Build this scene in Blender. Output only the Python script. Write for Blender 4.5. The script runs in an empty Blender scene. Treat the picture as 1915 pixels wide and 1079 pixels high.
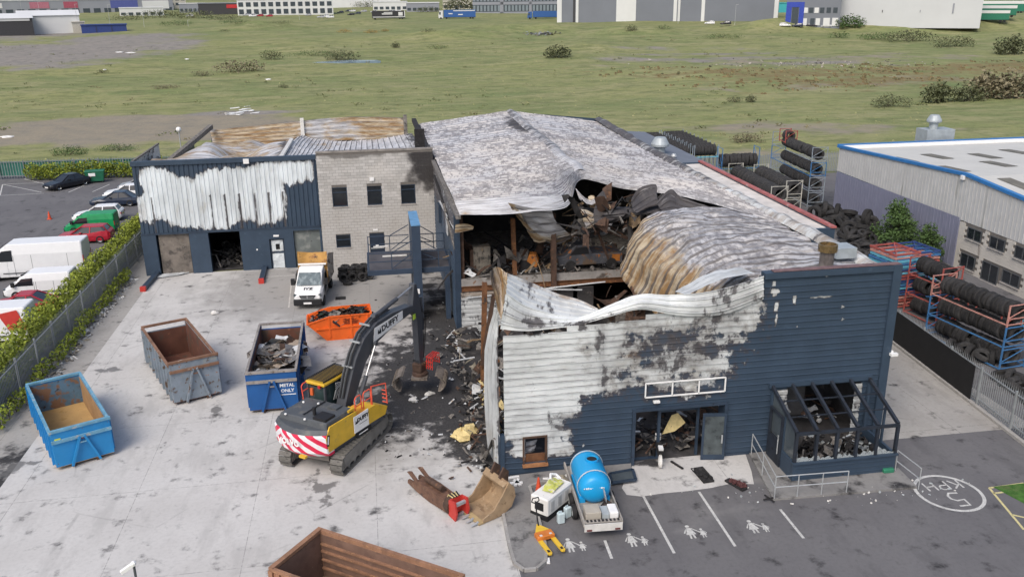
import bpy, bmesh, math, random
from mathutils import Vector, Matrix, noise
PI=math.pi; R=math.radians
rnd=random.Random(7)
SC=bpy.context.scene; COL=SC.collection
# ---------------------------------------------------------------- camera
F=1640.; CH=20.
def _basis(pi,ya,ro):
    fw=Vector((math.sin(ya)*math.cos(pi),math.cos(ya)*math.cos(pi),-math.sin(pi)))
    r0=Vector((math.cos(ya),-math.sin(ya),0)); u0=r0.cross(fw)
    r=r0*math.cos(ro)+u0*math.sin(ro); return r,r.cross(fw),fw
CR,CU,CF=_basis(R(18.7),R(9.15),R(-0.6))
cd=bpy.data.cameras.new('camera'); cam=bpy.data.objects.new('camera',cd); COL.objects.link(cam); SC.camera=cam
m=Matrix.Identity(4)
for i in range(3): m[i][0]=CR[i]; m[i][1]=CU[i]; m[i][2]=-CF[i]
m[2][3]=CH; cam.matrix_world=m
cd.sensor_width=36; cd.lens=F/1915*36; cd.clip_start=.5; cd.clip_end=5000
# ---------------------------------------------------------------- sky, sun, exposure
SUN_EL,SUN_AZ=R(48),R(215)          # azimuth clockwise from +Y
w=bpy.data.worlds.new('World'); SC.world=w; w.use_nodes=True
nt=w.node_tree; sky=nt.nodes.new('ShaderNodeTexSky'); sky.sky_type='NISHITA'; sky.sun_disc=False
sky.sun_elevation=SUN_EL; sky.sun_rotation=SUN_AZ; sky.dust_density=4; sky.air_density=1; sky.ozone_density=1.
bg=nt.nodes['Background']; bg.inputs[1].default_value=.15; nt.links.new(sky.outputs[0],bg.inputs[0])
sl=bpy.data.lights.new('sun','SUN'); sl.energy=1.35; sl.angle=R(30); sl.color=(1,.965,.92)
so=bpy.data.objects.new('sun',sl); COL.objects.link(so); so.location=(0,0,60)
sd=Vector((math.sin(SUN_AZ)*math.cos(SUN_EL),math.cos(SUN_AZ)*math.cos(SUN_EL),math.sin(SUN_EL)))
so.rotation_euler=sd.to_track_quat('Z','Y').to_euler()
SC.view_settings.view_transform='Standard'; SC.view_settings.look='None'; SC.view_settings.gamma=1; SC.view_settings.exposure=.24
SC.view_settings.use_curve_mapping=False
SC.cycles.max_bounces=6; SC.cycles.diffuse_bounces=3; SC.cycles.glossy_bounces=3; SC.cycles.transparent_max_bounces=6
# ---------------------------------------------------------------- photo pixel -> place
def ray(x,y): return CF+CR*((x-957.5)/F)-CU*((y-539.5)/F)
def G(x,y,z=0):                      # on a level plane
    d=ray(x,y); t=(z-CH)/d.z; return Vector((d.x*t,d.y*t,z))
def PY(x,y,Y):                       # on a wall facing the camera
    d=ray(x,y); t=Y/d.y; return Vector((d.x*t,Y,CH+d.z*t))
def PX(x,y,X):                       # on a wall that runs away
    d=ray(x,y); t=X/d.x; return Vector((X,d.y*t,CH+d.z*t))
def sstep(a,b,x):
    t=min(1,max(0,(x-a)/(b-a))) if a!=b else float(x>a); return t*t*(3-2*t)
def fbm(p,o=4): return noise.fractal(p,1.0,2.0,o)
# ---------------------------------------------------------------- mesh builder
class MB:
    def __init__(s): s.v=[]; s.f=[]; s.mi=[]; s.k=0
    def add(s,vs,fs,T=None):
        b=len(s.v); s.v+=[ (T@Vector(v) if T else Vector(v)) for v in vs]
        s.f+=[[i+b for i in f] for f in fs]; s.mi+=[s.k]*len(fs); return s
    def box(s,x0,x1,y0,y1,z0,z1,T=None):
        return s.add([(x,y,z) for z in (z0,z1) for y in (y0,y1) for x in (x0,x1)],
            [(0,2,3,1),(4,5,7,6),(0,1,5,4),(2,6,7,3),(0,4,6,2),(1,3,7,5)],T)
    def cbox(s,c,d,T=None): return s.box(c[0]-d[0]/2,c[0]+d[0]/2,c[1]-d[1]/2,c[1]+d[1]/2,c[2]-d[2]/2,c[2]+d[2]/2,T)
    def frame(s,p,q,up=(0,0,1)):
        p=Vector(p); q=Vector(q); d=(q-p); L=d.length; d=d/L if L else Vector((0,0,1)); u=Vector(up)
        if abs(d.dot(u))>.98: u=Vector((0,1,0)) if abs(d.y)<.9 else Vector((1,0,0))
        a=d.cross(u).normalized(); b=a.cross(d).normalized(); return p,q,a,b
    def beam(s,p,q,w,h=None,up=(0,0,1)):
        h=h or w; p,q,a,b=s.frame(p,q,up)
        return s.add([e+a*(i*w/2)+b*(j*h/2) for e in (p,q) for j in (-1,1) for i in (-1,1)],
            [(0,2,3,1),(4,5,7,6),(0,1,5,4),(2,6,7,3),(0,4,6,2),(1,3,7,5)])
    def ibeam(s,p,q,w=.2,h=.3,t=.025,up=(0,0,1)):
        P,Q,a,b=s.frame(p,q,up)
        s.beam(P+b*(h/2-t/2),Q+b*(h/2-t/2),w,t,b); s.beam(P-b*(h/2-t/2),Q-b*(h/2-t/2),w,t,b); s.beam(P,Q,t,h-2*t-.004,b); return s
    def tube(s,p,q,r,n=8,r2=None,cap=True):
        r2=r if r2 is None else r2; p,q,a,b=s.frame(p,q)
        vs=[e+(a*math.cos(2*PI*i/n)+b*math.sin(2*PI*i/n))*rr for e,rr in ((p,r),(q,r2)) for i in range(n)]
        fs=[(i,(i+1)%n,n+(i+1)%n,n+i) for i in range(n)]
        if cap: fs+=[list(range(n))[::-1],list(range(n,2*n))]
        return s.add(vs,fs)
    def path(s,pts,r,n=6,closed=False):
        pts=[Vector(p) for p in pts]; m=len(pts)
        for i in range(m if closed else m-1): s.tube(pts[i],pts[(i+1)%m],r,n)
        return s
    def prism(s,poly,z0,z1,T=None):          # poly in xy
        n=len(poly); vs=[(x,y,z0) for x,y in poly]+[(x,y,z1) for x,y in poly]
        return s.add(vs,[list(range(n))[::-1],list(range(n,2*n))]+[(i,(i+1)%n,n+(i+1)%n,n+i) for i in range(n)],T)
    def prismY(s,poly,y0,y1,T=None):         # poly in xz, swept along y
        n=len(poly); vs=[(x,y0,z) for x,z in poly]+[(x,y1,z) for x,z in poly]
        return s.add(vs,[list(range(n)),list(range(n,2*n))[::-1]]+[(i,n+i,n+(i+1)%n,(i+1)%n) for i in range(n)],T)
    def prismX(s,poly,x0,x1,T=None):         # poly in yz, swept along x
        n=len(poly); vs=[(x0,y,z) for y,z in poly]+[(x1,y,z) for y,z in poly]
        return s.add(vs,[list(range(n))[::-1],list(range(n,2*n))]+[(i,(i+1)%n,n+(i+1)%n,n+i) for i in range(n)],T)
    def lathe(s,prof,n=16,T=None,close=False):
        k=len(prof); vs=[(r*math.cos(2*PI*i/n),r*math.sin(2*PI*i/n),z) for i in range(n) for r,z in prof]
        fs=[(i*k+j,((i+1)%n)*k+j,((i+1)%n)*k+(j+1)%k,i*k+(j+1)%k) for i in range(n) for j in range(k if close else k-1)]
        return s.add(vs,fs,T)
    def loft(s,secs,cap=True,closed=True):   # list of equal-length rings
        n=len(secs[0]); vs=[p for q in secs for p in q]; fs=[]
        for a in range(len(secs)-1):
            for i in range(n if closed else n-1):
                j=(i+1)%n; fs.append((a*n+i,a*n+j,(a+1)*n+j,(a+1)*n+i))
        if cap: fs+=[list(range(n))[::-1],[(len(secs)-1)*n+i for i in range(n)]]
        return s.add(vs,fs)
    def ball(s,c,r,nu=8,nv=6,jit=0,seed=0,sc=(1,1,1)):
        q=random.Random(seed); c=Vector(c); vs=[]
        for j in range(nv+1):
            t=PI*j/nv
            for i in range(nu):
                p=2*PI*i/nu; k=r*(1+q.uniform(-jit,jit))
                vs.append(c+Vector((math.sin(t)*math.cos(p)*k*sc[0],math.sin(t)*math.sin(p)*k*sc[1],math.cos(t)*k*sc[2])))
        return s.add(vs,[(j*nu+i,(j+1)*nu+i,(j+1)*nu+(i+1)%nu,j*nu+(i+1)%nu) for j in range(nv) for i in range(nu)])
    def xf(s,T): s.v=[T@v for v in s.v]; return s
    def build(s,name,mat=None,parent=None,smooth=False,bevel=0,world=False,clean=False,attrs=None):
        me=bpy.data.meshes.new(name)
        vs=s.v
        if world and parent is not None:
            T=wm(parent).inverted(); vs=[T@v for v in vs]
        me.from_pydata([tuple(v) for v in vs],[],s.f)
        mats=mat if isinstance(mat,(list,tuple)) else [mat]
        for q in mats:
            if q: me.materials.append(q)
        if len(mats)>1: me.polygons.foreach_set('material_index',s.mi)
        if smooth: me.polygons.foreach_set('use_smooth',[True]*len(me.polygons))
        if attrs:
            for k,val in attrs.items():
                a=me.attributes.new(k,'FLOAT','POINT'); a.data.foreach_set('value',val)
        if bevel or clean:
            bm=bmesh.new(); bm.from_mesh(me)
            if clean: bmesh.ops.recalc_face_normals(bm,faces=bm.faces)
            if bevel:
                ed=[e for e in bm.edges if len(e.link_faces)==2 and e.calc_face_angle(0)>.5]
                try: bmesh.ops.bevel(bm,geom=ed,offset=bevel,segments=1,affect='EDGES',clamp_overlap=True)
                except Exception: pass
            bm.to_mesh(me); bm.free()
        me.update(); o=bpy.data.objects.new(name,me); COL.objects.link(o)
        if parent is not None: o.parent=parent
        return o
def wm(o):
    M=Matrix.Translation(o.location)@o.rotation_euler.to_matrix().to_4x4()
    return wm(o.parent)@M if o.parent else M
def tag(o,label=None,cat=None,group=None,kind=None):
    if label: o['label']=label
    if cat: o['category']=cat
    if group: o['group']=group
    if kind: o['kind']=kind
    return o
def thing(name,label,cat,loc=(0,0,0),rz=0,group=None,rot=None):
    o=bpy.data.objects.new(name,None); COL.objects.link(o); o.location=loc; o.rotation_euler=rot or (0,0,rz)
    o.empty_display_size=.3; return tag(o,label,cat,group)
def struct(o): o['kind']='structure'; return o
def copy_tree(o,parent=None):
    c=o.copy(); COL.objects.link(c); c.parent=parent
    for ch in list(o.children): copy_tree(ch,c)
    return c
def inst(src,name,parent=None,loc=(0,0,0),rot=(0,0,0),sc=(1,1,1)):
    o=bpy.data.objects.new(name,src.data if hasattr(src,'data') else src); COL.objects.link(o); o.location=loc; o.rotation_euler=rot; o.scale=sc
    if parent is not None: o.parent=parent
    return o
# ---------------------------------------------------------------- sheets that bend, fold and tear
def cr(p0,p1,p2,p3,t):
    return .5*((2*p1)+(p2-p0)*t+(2*p0-5*p1+4*p2-p3)*t*t+(3*p1-p0-3*p2+p3)*t*t*t)
def spl(pts,t,lin=False):
    n=len(pts)-1; x=min(max(t,0),1)*n; i=min(int(x),n-1); f=x-i
    if lin or n<2: return pts[i].lerp(pts[i+1],f)
    g=lambda k: pts[min(max(k,0),n)]
    return cr(g(i-1),pts[i],pts[i+1],g(i+2),f)
def sheet(name,rows,nu,nv,mat,parent=None,rib=None,crumple=(0,1),attrs=None,lin=False,seed=0,keep=None,kind=None):
    """rows of control points -> grid. rib=(axis,count,depth): ribs repeat along axis 'u' (across a row) or 'v'."""
    rows=[[Vector(p) for p in r] for r in rows]
    def par(axis,n):
        if rib and rib[0]==axis:
            t=[]
            for k in range(rib[1]): t+=[(k+q)/rib[1] for q in ((0,.62,.72,.86,.96) if len(rib)<4 else (0,.78,.84,.92,.98))]
            return t+[1.0],[0,0,1,1,0]
        return [i/n for i in range(n+1)],None
    us,hu=par('u',nu); vs_,hv=par('v',nv)
    pos=[]
    for v in vs_:
        r=[spl(q,0) for q in ()]
        for u in us: pos.append(spl([spl(q,u,lin) for q in rows],v,lin))
    NU,NV=len(us),len(vs_); out=[]; A={k:[] for k in (attrs or {})}
    for j in range(NV):
        for i in range(NU):
            p=pos[j*NU+i]; a=pos[j*NU+min(i+1,NU-1)]-pos[j*NU+max(i-1,0)]; b=pos[min(j+1,NV-1)*NU+i]-pos[max(j-1,0)*NU+i]
            n=a.cross(b); n=n.normalized() if n.length>1e-9 else Vector((0,0,1))
            h=0
            if hu: h+=rib[2]*hu[i%5]
            if hv: h+=rib[2]*hv[j%5]
            if crumple[0]: h+=crumple[0]*fbm(p*crumple[1]+Vector((seed*7.3,0,0)),3)
            out.append(p+n*h)
            for k,fn in (attrs or {}).items(): A[k].append(fn(p,us[i],vs_[j]))
    mb=MB(); fs=[]
    for j in range(NV-1):
        for i in range(NU-1):
            if keep is None or keep(pos[j*NU+i].lerp(pos[(j+1)*NU+i+1],.5),us[i],vs_[j]): fs.append((j*NU+i,j*NU+i+1,(j+1)*NU+i+1,(j+1)*NU+i))
    mb.add(out,fs); o=mb.build(name,mat,parent,world=True,attrs=A)
    Lu=sum((pos[(NV//2)*NU+i+1]-pos[(NV//2)*NU+i]).length for i in range(NU-1)); Lv=sum((pos[(j+1)*NU+NU//2]-pos[j*NU+NU//2]).length for j in range(NV-1))
    sv=[]; sd_=(sum(map(ord,name))*1.37+rows[0][0].x*3.1)%50
    for v in vs_:
        for u in us:
            if hv: sv+=[u*Lu,v*rib[1],sd_]
            elif hu: sv+=[v*Lv,u*rib[1],sd_]
            else: sv+=[u*Lu,v*Lv/.6,sd_]
    if name!='front_cladding' and name!='upper_cladding': pass
    at=o.data.attributes.new('suv','FLOAT_VECTOR','POINT'); at.data.foreach_set('vector',sv)
    if kind: o['kind']=kind
    return o
# ---------------------------------------------------------------- materials
class NB:
    def __init__(s,name):
        s.m=bpy.data.materials.new(name); s.m.use_nodes=True; s.t=s.m.node_tree; s.p=s.t.nodes['Principled BSDF']; s.c=None
    def n(s,ty,**k):
        o=s.t.nodes.new('ShaderNode'+ty)
        for a,b in k.items(): setattr(o,a,b)
        return o
    def l(s,a,b): s.t.links.new(a,b)
    def setv(s,sock,v):
        if hasattr(v,'is_linked'): s.l(v,sock)
        else: sock.default_value=v
    def co(s):
        if s.c is None: s.c=s.n('TexCoord').outputs['Object']
        return s.c
    def mp(s,sc=(1,1,1),loc=(0,0,0)):
        o=s.n('Mapping'); s.l(s.co(),o.inputs[0]); o.inputs['Scale'].default_value=sc; o.inputs['Location'].default_value=loc; return o.outputs[0]
    def noise(s,scale=3,detail=4,rough=.55,st=(1,1,1),loc=(0,0,0),dist=0):
        o=s.n('TexNoise'); s.l(s.mp(st,loc),o.inputs['Vector']); o.inputs['Scale'].default_value=scale; o.inputs['Detail'].default_value=detail
        o.inputs['Roughness'].default_value=rough; o.inputs['Distortion'].default_value=dist; return o.outputs[0]
    def suv(s,sx=1,sy=1,loc=(0,0,0)):
        a=s.n('Attribute',attribute_name='suv').outputs['Vector']; o=s.n('Mapping'); s.l(a,o.inputs[0]); o.inputs['Scale'].default_value=(sx,sy,1); o.inputs['Location'].default_value=loc; return o.outputs[0]
    def noiseV(s,vec,scale=1,detail=4,rough=.6):
        o=s.n('TexNoise'); s.l(vec,o.inputs['Vector']); o.inputs['Scale'].default_value=scale; o.inputs['Detail'].default_value=detail; o.inputs['Roughness'].default_value=rough; return o.outputs[0]
    def cen(s,v,amp=1): return s.rng(v,.28,.72,-.5*amp,.5*amp,False)
    def ribrand(s):
        sp=s.n('SeparateXYZ'); s.l(s.n('Attribute',attribute_name='suv').outputs['Vector'],sp.inputs[0]); w=s.n('TexWhiteNoise',noise_dimensions='1D'); s.l(s.math('FLOOR',sp.outputs['Y']),w.inputs['W']); return w.outputs['Value'],s.math('FRACT',sp.outputs['Y'])
    def rng(s,v,a,b,c=0,d=1,smooth=True):
        o=s.n('MapRange'); o.interpolation_type='SMOOTHSTEP' if smooth else 'LINEAR'; s.l(v,o.inputs[0])
        for i,q in enumerate((a,b,c,d)): o.inputs[i+1].default_value=q
        return o.outputs[0]
    def math(s,op,a,b=0,c=None):
        o=s.n('Math',operation=op); s.setv(o.inputs[0],a); s.setv(o.inputs[1],b)
        if c is not None: s.setv(o.inputs[2],c)
        return o.outputs[0]
    def attr(s,name): return s.n('Attribute',attribute_name=name).outputs['Fac']
    def mix(s,f,a,b,mode='MIX'):
        o=s.n('Mix',data_type='RGBA',blend_type=mode); s.setv(o.inputs[0],f)
        for i,q in ((6,a),(7,b)):
            if isinstance(q,(tuple,list)): q=tuple(q)+(1,) if len(q)==3 else q
            s.setv(o.inputs[i],q)
        return o.outputs[2]
    def mask(s,k):
        if k[0]=='n':   # ('n',scale,lo,hi[,stretch,loc])
            return s.rng(s.noise(k[1],5,.6,k[4] if len(k)>4 else (1,1,1),k[5] if len(k)>5 else (0,0,0)),k[2],k[3])
        if k[0]=='a':   # ('a',attr,amount,scale,lo,hi[,stretch])
            nz=s.noise(k[3],5,.62,k[6] if len(k)>6 else (1,1,1))
            return s.rng(s.math('MULTIPLY_ADD',s.rng(nz,.28,.72,-.5,.5,False),k[2],s.attr(k[1])),k[4],k[5])
    def fin(s,col,rough=.6,metal=0,bump=None,spec=.4):
        if isinstance(col,(tuple,list)): col=s.mix(0,col,col)
        s.l(col,s.p.inputs['Base Color']); s.setv(s.p.inputs['Roughness'],rough); s.p.inputs['Metallic'].default_value=metal
        s.p.inputs['Specular IOR Level'].default_value=spec
        if bump:
            b=s.n('Bump'); b.inputs['Strength'].default_value=bump[1]; b.inputs['Distance'].default_value=bump[2] if len(bump)>2 else .05
            s.l(bump[0] if hasattr(bump[0],'is_linked') else s.noise(bump[0],5),b.inputs['Height']); s.l(b.outputs[0],s.p.inputs['Normal'])
        return s.m
MATS={}
def M(name,col,rough=.6,metal=0,var=.18,vs=2.5,layers=(),bump=None,rand=0,st=(1,1,1),spec=.4):
    """base colour with soft variation, plus layers (mask, colour)"""
    if name in MATS: return MATS[name]
    b=NB(name); f=b.rng(b.noise(vs,6,.6,st),.3,.7,1-var,1+var,False)
    c=b.mix(1,col,b.n('CombineColor').outputs[0],'MULTIPLY')
    cc=b.t.nodes[-1]
    v=b.n('CombineColor')
    for i in range(3): b.l(f,v.inputs[i])
    c=b.mix(1.0,col,v.outputs[0],'MULTIPLY')
    if rand:
        oi=b.n('ObjectInfo'); h=b.n('HueSaturation'); b.l(b.rng(oi.outputs['Random'],0,1,1-rand,1+rand,False),h.inputs['Value']); b.l(c,h.inputs['Color']); c=h.outputs[0]
    for k,lc in layers: c=b.mix(b.mask(k),c,lc)
    MATS[name]=b.fin(c,rough,metal,bump,spec); return MATS[name]
# ---------------------------------------------------------------- palette
def cladmat(name,paint,bare,sx,sy,dirt=1.):
    """painted profiled sheet: burn = paint gone to bare metal, soot = blackened flakes, rust = brown staining"""
    b=NB(name); rr,fr=b.ribrand()
    f=b.rng(b.noise(.6,5,.6),.3,.7,.84,1.16,False); v=b.n('CombineColor')
    for i in range(3): b.l(f,v.inputs[i])
    pc=b.mix(1.0,paint,v.outputs[0],'MULTIPLY')
    pc=b.mix(b.rng(b.noiseV(b.suv(sx*1.2,sy*1.3,(7,3,1)),1,5,.65),.60,.74,0,.4),pc,tuple(q*1.6 for q in paint))
    mt=b.mix(b.rng(b.noiseV(b.suv(sx*.5,sy*.9,(3,1,2)),1,6,.65),.36,.68),bare,tuple(q*.74 for q in bare))
    mt=b.mix(b.rng(b.noiseV(b.suv(sx*2.2,sy*1.6,(9,3,1)),1,6,.7),.52,.74,0,.5*dirt),mt,tuple(q*.48 for q in bare))
    mt=b.mix(b.rng(b.noiseV(b.suv(sx*.7,sy*.5,(1,8,4)),1,5,.6),.56,.72,0,.45),mt,(.36,.33,.27))
    mt=b.mix(b.rng(b.noise(.28,4,.55,(1,1,1),(4,4,4)),.42,.62,0,.5),mt,tuple(q*1.22 for q in bare))
    nz=b.math('ADD',b.cen(b.noiseV(b.suv(sx,sy),1,4,.6),.55),b.cen(b.noiseV(b.suv(sx*4.2,sy*2.4,(5,5,5)),1,4,.65),.38))
    val=b.math('ADD',b.math('ADD',b.attr('burn'),nz),b.math('MULTIPLY',b.math('SUBTRACT',rr,.5),.14))
    burn=b.rng(val,.42,.58)
    sc=b.math('MULTIPLY',b.rng(val,.18,.46),b.rng(b.noiseV(b.suv(sx*1.5,sy*1.2,(2,9,2)),1,5,.65),.34,.56))
    pc=b.mix(b.math('MULTIPLY',sc,.9),pc,(.052,.046,.052))
    edge=b.math('MULTIPLY',b.rng(val,.95,.5),b.rng(b.noiseV(b.suv(sx*1.3,sy*.9,(3,6,8)),1,5,.65),.42,.6))
    mt=b.mix(b.math('MULTIPLY',edge,.6),mt,b.mix(b.noise(3,4,.6),(.20,.17,.13),(.12,.105,.10)))
    c=b.mix(burn,pc,mt)
    c=b.mix(b.math('MULTIPLY',b.rng(b.math('ADD',b.attr('rust'),b.cen(b.noiseV(b.suv(sx*1.1,sy*.8,(6,1,7)),1,5,.65),.7)),.5,.95),.7),c,b.mix(b.noise(4,5,.65),(.27,.18,.09),(.15,.085,.045)))
    sn=b.math('ADD',b.cen(b.noiseV(b.suv(sx*1.5,sy*.75,(4,4,9)),1,5,.62),.95),b.cen(b.noiseV(b.suv(sx*5,sy*2.2,(8,2,1)),1,3,.6),.35))
    c=b.mix(b.math('MULTIPLY',b.rng(b.math('ADD',b.attr('soot'),sn),.46,.74),.92),c,b.mix(b.rng(b.noise(5,4,.6),.4,.65),(.032,.03,.036),(.085,.075,.078)))
    c=b.mix(b.math('MULTIPLY',b.rng(b.math('ADD',b.attr('soot'),b.cen(b.noiseV(b.suv(sx*.6,sy*.35,(7,7,3)),1,4,.55),.5)),.08,.75),.4),c,(.09,.085,.088))
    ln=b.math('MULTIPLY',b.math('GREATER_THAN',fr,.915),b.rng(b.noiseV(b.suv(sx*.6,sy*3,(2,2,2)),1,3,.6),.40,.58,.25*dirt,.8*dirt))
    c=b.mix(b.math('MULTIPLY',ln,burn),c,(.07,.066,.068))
    return b.fin(c,b.rng(burn,0,1,.5,.6),0,(14,.25,.01))
NAVY=(.036,.058,.090)
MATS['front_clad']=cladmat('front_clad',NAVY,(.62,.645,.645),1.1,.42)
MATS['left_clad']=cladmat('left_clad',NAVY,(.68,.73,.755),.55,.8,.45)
def roofmat():
    b=NB('roof_sheet'); rr,fr=b.ribrand()
    base=b.mix(b.rng(b.noise(.3,5,.6),.36,.64),(.51,.488,.468),(.425,.432,.455))
    base=b.mix(b.rng(rr,0,1,0,.35,False),base,(.42,.41,.41))
    dens=b.rng(b.noise(.25,4,.6,(1,1,1),(11,5,0)),.36,.66,-.07,.09,False)
    d1=b.noiseV(b.suv(1.6,.85),1,3,.55); d2=b.noiseV(b.suv(4.2,2.0,(4,2,0)),1,3,.55); d3=b.noiseV(b.suv(.35,1.0,(1,7,3)),1,4,.6)
    fl=b.rng(b.math('ADD',d1,dens),.52,.56); f2=b.rng(b.math('ADD',d2,dens),.53,.58); f3=b.rng(d3,.52,.66)
    c=b.mix(b.math('MULTIPLY',f3,.45),base,(.27,.26,.265))
    c=b.mix(b.math('MULTIPLY',fl,.48),c,(.13,.125,.135)); c=b.mix(b.math('MULTIPLY',f2,.52),c,(.12,.115,.125))
    c=b.mix(b.rng(b.math('ADD',b.attr('clean'),b.cen(b.noiseV(b.suv(.6,.6,(3,3,3)),1,5,.6),.6)),.45,.65),c,b.mix(b.rng(b.noiseV(b.suv(.5,1.2,(8,8,8)),1,6,.65),.4,.65),(.55,.555,.57),(.36,.355,.36)))
    c=b.mix(b.rng(b.math('ADD',b.attr('rust'),b.cen(b.noiseV(b.suv(.5,.7,(6,2,1)),1,6,.65),.9)),.5,.95),c,b.mix(b.rng(b.noiseV(b.suv(.7,1.6,(1,5,2)),1,6,.7),.38,.62),(.47,.40,.29),(.26,.155,.065)))
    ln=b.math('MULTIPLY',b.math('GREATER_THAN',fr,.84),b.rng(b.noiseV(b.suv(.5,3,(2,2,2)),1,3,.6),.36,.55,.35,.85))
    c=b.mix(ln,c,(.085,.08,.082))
    c=b.mix(b.math('MULTIPLY',b.rng(b.math('ADD',b.attr('soot'),b.cen(b.noiseV(b.suv(.8,.8,(9,9,1)),1,5,.65),.7)),.5,.85),.94),c,(.042,.038,.04))
    return b.fin(c,.6,0,(10,.25,.02))
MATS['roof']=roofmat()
def groundmat(name,base,b2,warm,joint=None,crack=None,scale=.25):
    b=NB(name); n1=b.noise(scale,7,.62); n2=b.noise(6,5,.65); n3=b.noise(60,3,.7)
    c=b.mix(b.rng(n1,.32,.68),base,b2)
    c=b.mix(b.rng(n2,.42,.75,0,.28),c,tuple(q*.62 for q in base))
    c=b.mix(b.rng(n3,.3,.7,0,.22),c,tuple(q*.7 for q in base))
    c=b.mix(b.math('MULTIPLY',b.rng(b.noise(1.1,6,.7,(1.3,.45,1),(5,1,0)),.58,.72),.45),c,tuple(q*.7 for q in base))
    c=b.mix(b.math('MULTIPLY',b.rng(b.noise(.5,6,.65,(1.6,.5,1),(8,4,0)),.5,.66),.5),c,tuple(q*.74 for q in base))
    c=b.mix(b.math('MULTIPLY',b.rng(b.noise(2.4,6,.7,(1,1,1),(2,14,0)),.60,.70),.5),c,tuple(q*.5 for q in base))
    c=b.mix(b.math('MULTIPLY',b.mask(('a','warm',.5,.8,.25,.9)),.8),c,warm)
    if joint:
        vo=b.n('TexVoronoi',feature='DISTANCE_TO_EDGE'); b.l(b.mp((.16,.21,1),(3,1,0)),vo.inputs['Vector']); vo.inputs['Scale'].default_value=1.0
        c=b.mix(b.math('MULTIPLY',b.rng(vo.outputs['Distance'],.010,.003),b.rng(b.noise(.35,4,.6,(1,1,1),(21,3,0)),.50,.64,0,.28)),c,tuple(q*.35 for q in base))
        br=b.n('TexBrick'); b.l(b.mp((1,1,1),(joint[2],joint[3],0)),br.inputs['Vector']); br.offset=0
        br.inputs['Scale'].default_value=1; br.inputs['Brick Width'].default_value=joint[0]; br.inputs['Row Height'].default_value=joint[1]
        br.inputs['Mortar Size'].default_value=.016; br.inputs['Mortar Smooth'].default_value=.3
        c=b.mix(b.math('MULTIPLY',br.outputs['Fac'],b.rng(n2,.36,.60,.15,.8)),c,tuple(q*.4 for q in base))
    wet=b.mask(('a','wet',.7,1.7,.5,.66)); soot=b.mask(('a','soot',.85,1.0,.10,.5))
    c=b.mix(b.math('MULTIPLY',wet,.8),c,tuple(q*.24 for q in base))
    c=b.mix(b.math('MULTIPLY',soot,.96),c,b.mix(b.rng(b.noise(9,5,.7),.4,.7),(.014,.014,.016),(.045,.043,.044)))
    r=b.math('SUBTRACT',.9,b.math('MULTIPLY',wet,.35))
    return b.fin(c,r,0,(25,.2,.02))
MATS['concrete']=groundmat('yard_concrete',(.50,.487,.468),(.57,.56,.54),(.265,.255,.24),(5.0,6.2,.6,2.4))
MATS['lane']=groundmat('lane_concrete',(.33,.318,.298),(.40,.385,.36),(.27,.25,.225),(4.5,5.,.2,1.2))
MATS['asphalt']=groundmat('asphalt',(.125,.122,.128),(.155,.152,.156),(.22,.215,.21),None,scale=.18)
MATS['paving']=groundmat('old_paving',(.22,.215,.21),(.27,.265,.255),(.16,.15,.14),None)
def fieldmat():
    b=NB('field'); n1=b.noise(.011,7,.62,(1,1.6,1)); n2=b.noise(.06,7,.65,(1,1.8,1)); n3=b.noise(.5,6,.7); n4=b.noise(2.6,4,.7)
    c=b.mix(b.rng(n1,.38,.62),(.25,.258,.108),(.172,.208,.082))
    c=b.mix(b.rng(n2,.46,.66,0,.8),c,(.30,.285,.15))
    c=b.mix(b.rng(b.noise(.035,6,.65,(1,2.2,1),(40,3,0)),.52,.68,0,.75),c,(.125,.182,.066))
    c=b.mix(b.rng(n3,.44,.66,0,.5),c,(.11,.13,.052))
    c=b.mix(b.rng(b.noise(.17,6,.7,(.6,1.6,1),(3,9,0)),.46,.64,0,.65),c,(.265,.255,.125))
    c=b.mix(b.rng(b.noise(.22,6,.7,(.6,1.5,1),(13,1,0)),.48,.62,0,.65),c,(.105,.132,.052))
    c=b.mix(b.rng(n4,.42,.75,0,.45),c,(.28,.27,.15))
    c=b.mix(b.math('MULTIPLY',b.mask(('a','dirt',.7,.07,.4,.7)),.92),c,b.mix(b.rng(b.noise(.25,6,.7),.35,.7),(.28,.24,.185),(.215,.195,.165)))
    c=b.mix(b.math('MULTIPLY',b.mask(('a','grey',.6,.06,.4,.7)),.92),c,b.mix(b.rng(b.noise(.4,6,.7),.35,.7),(.27,.245,.225),(.185,.172,.165)))
    c=b.mix(b.math('MULTIPLY',b.mask(('a','rush',.8,.12,.45,.8)),b.rng(n3,.35,.6,.35,1)),c,(.19,.145,.072))
    return b.fin(c,.95,0,(1.4,.5,.3),.15)
MATS['field']=fieldmat()
navy=M('navy_paint',NAVY,.5,0,.12,1.2,[(('n',3,.60,.72),(.05,.078,.115))],(8,.1,.01))
navyd=M('navy_frame',(.028,.045,.072),.5,0,.2,2,[(('n',5,.60,.75),(.012,.012,.014))])
steelblue=M('gantry_paint',(.036,.055,.088),.5,0,.12,2)
skycap=M('sky_blue_cap',(.12,.27,.45),.5)
char=M('charred',(.022,.021,.022),.9,0,.4,3,[(('n',4,.6,.75),(.075,.07,.065))],(9,.5,.04))
soot=M('soot_wall',(.045,.043,.044),.95,0,.4,1.2,[(('n',1.6,.58,.72),(.13,.12,.112))],(6,.4,.03))
rust=M('rust_steel',(.15,.068,.032),.85,0,.35,3,[(('n',5,.55,.7),(.30,.14,.05)),(('n',2,.62,.72),(.04,.033,.03))],(15,.3,.01))
rustd=M('dark_rust',(.075,.045,.032),.85,0,.4,3,[(('n',4,.58,.7),(.17,.085,.045))],(15,.3,.01))
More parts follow.
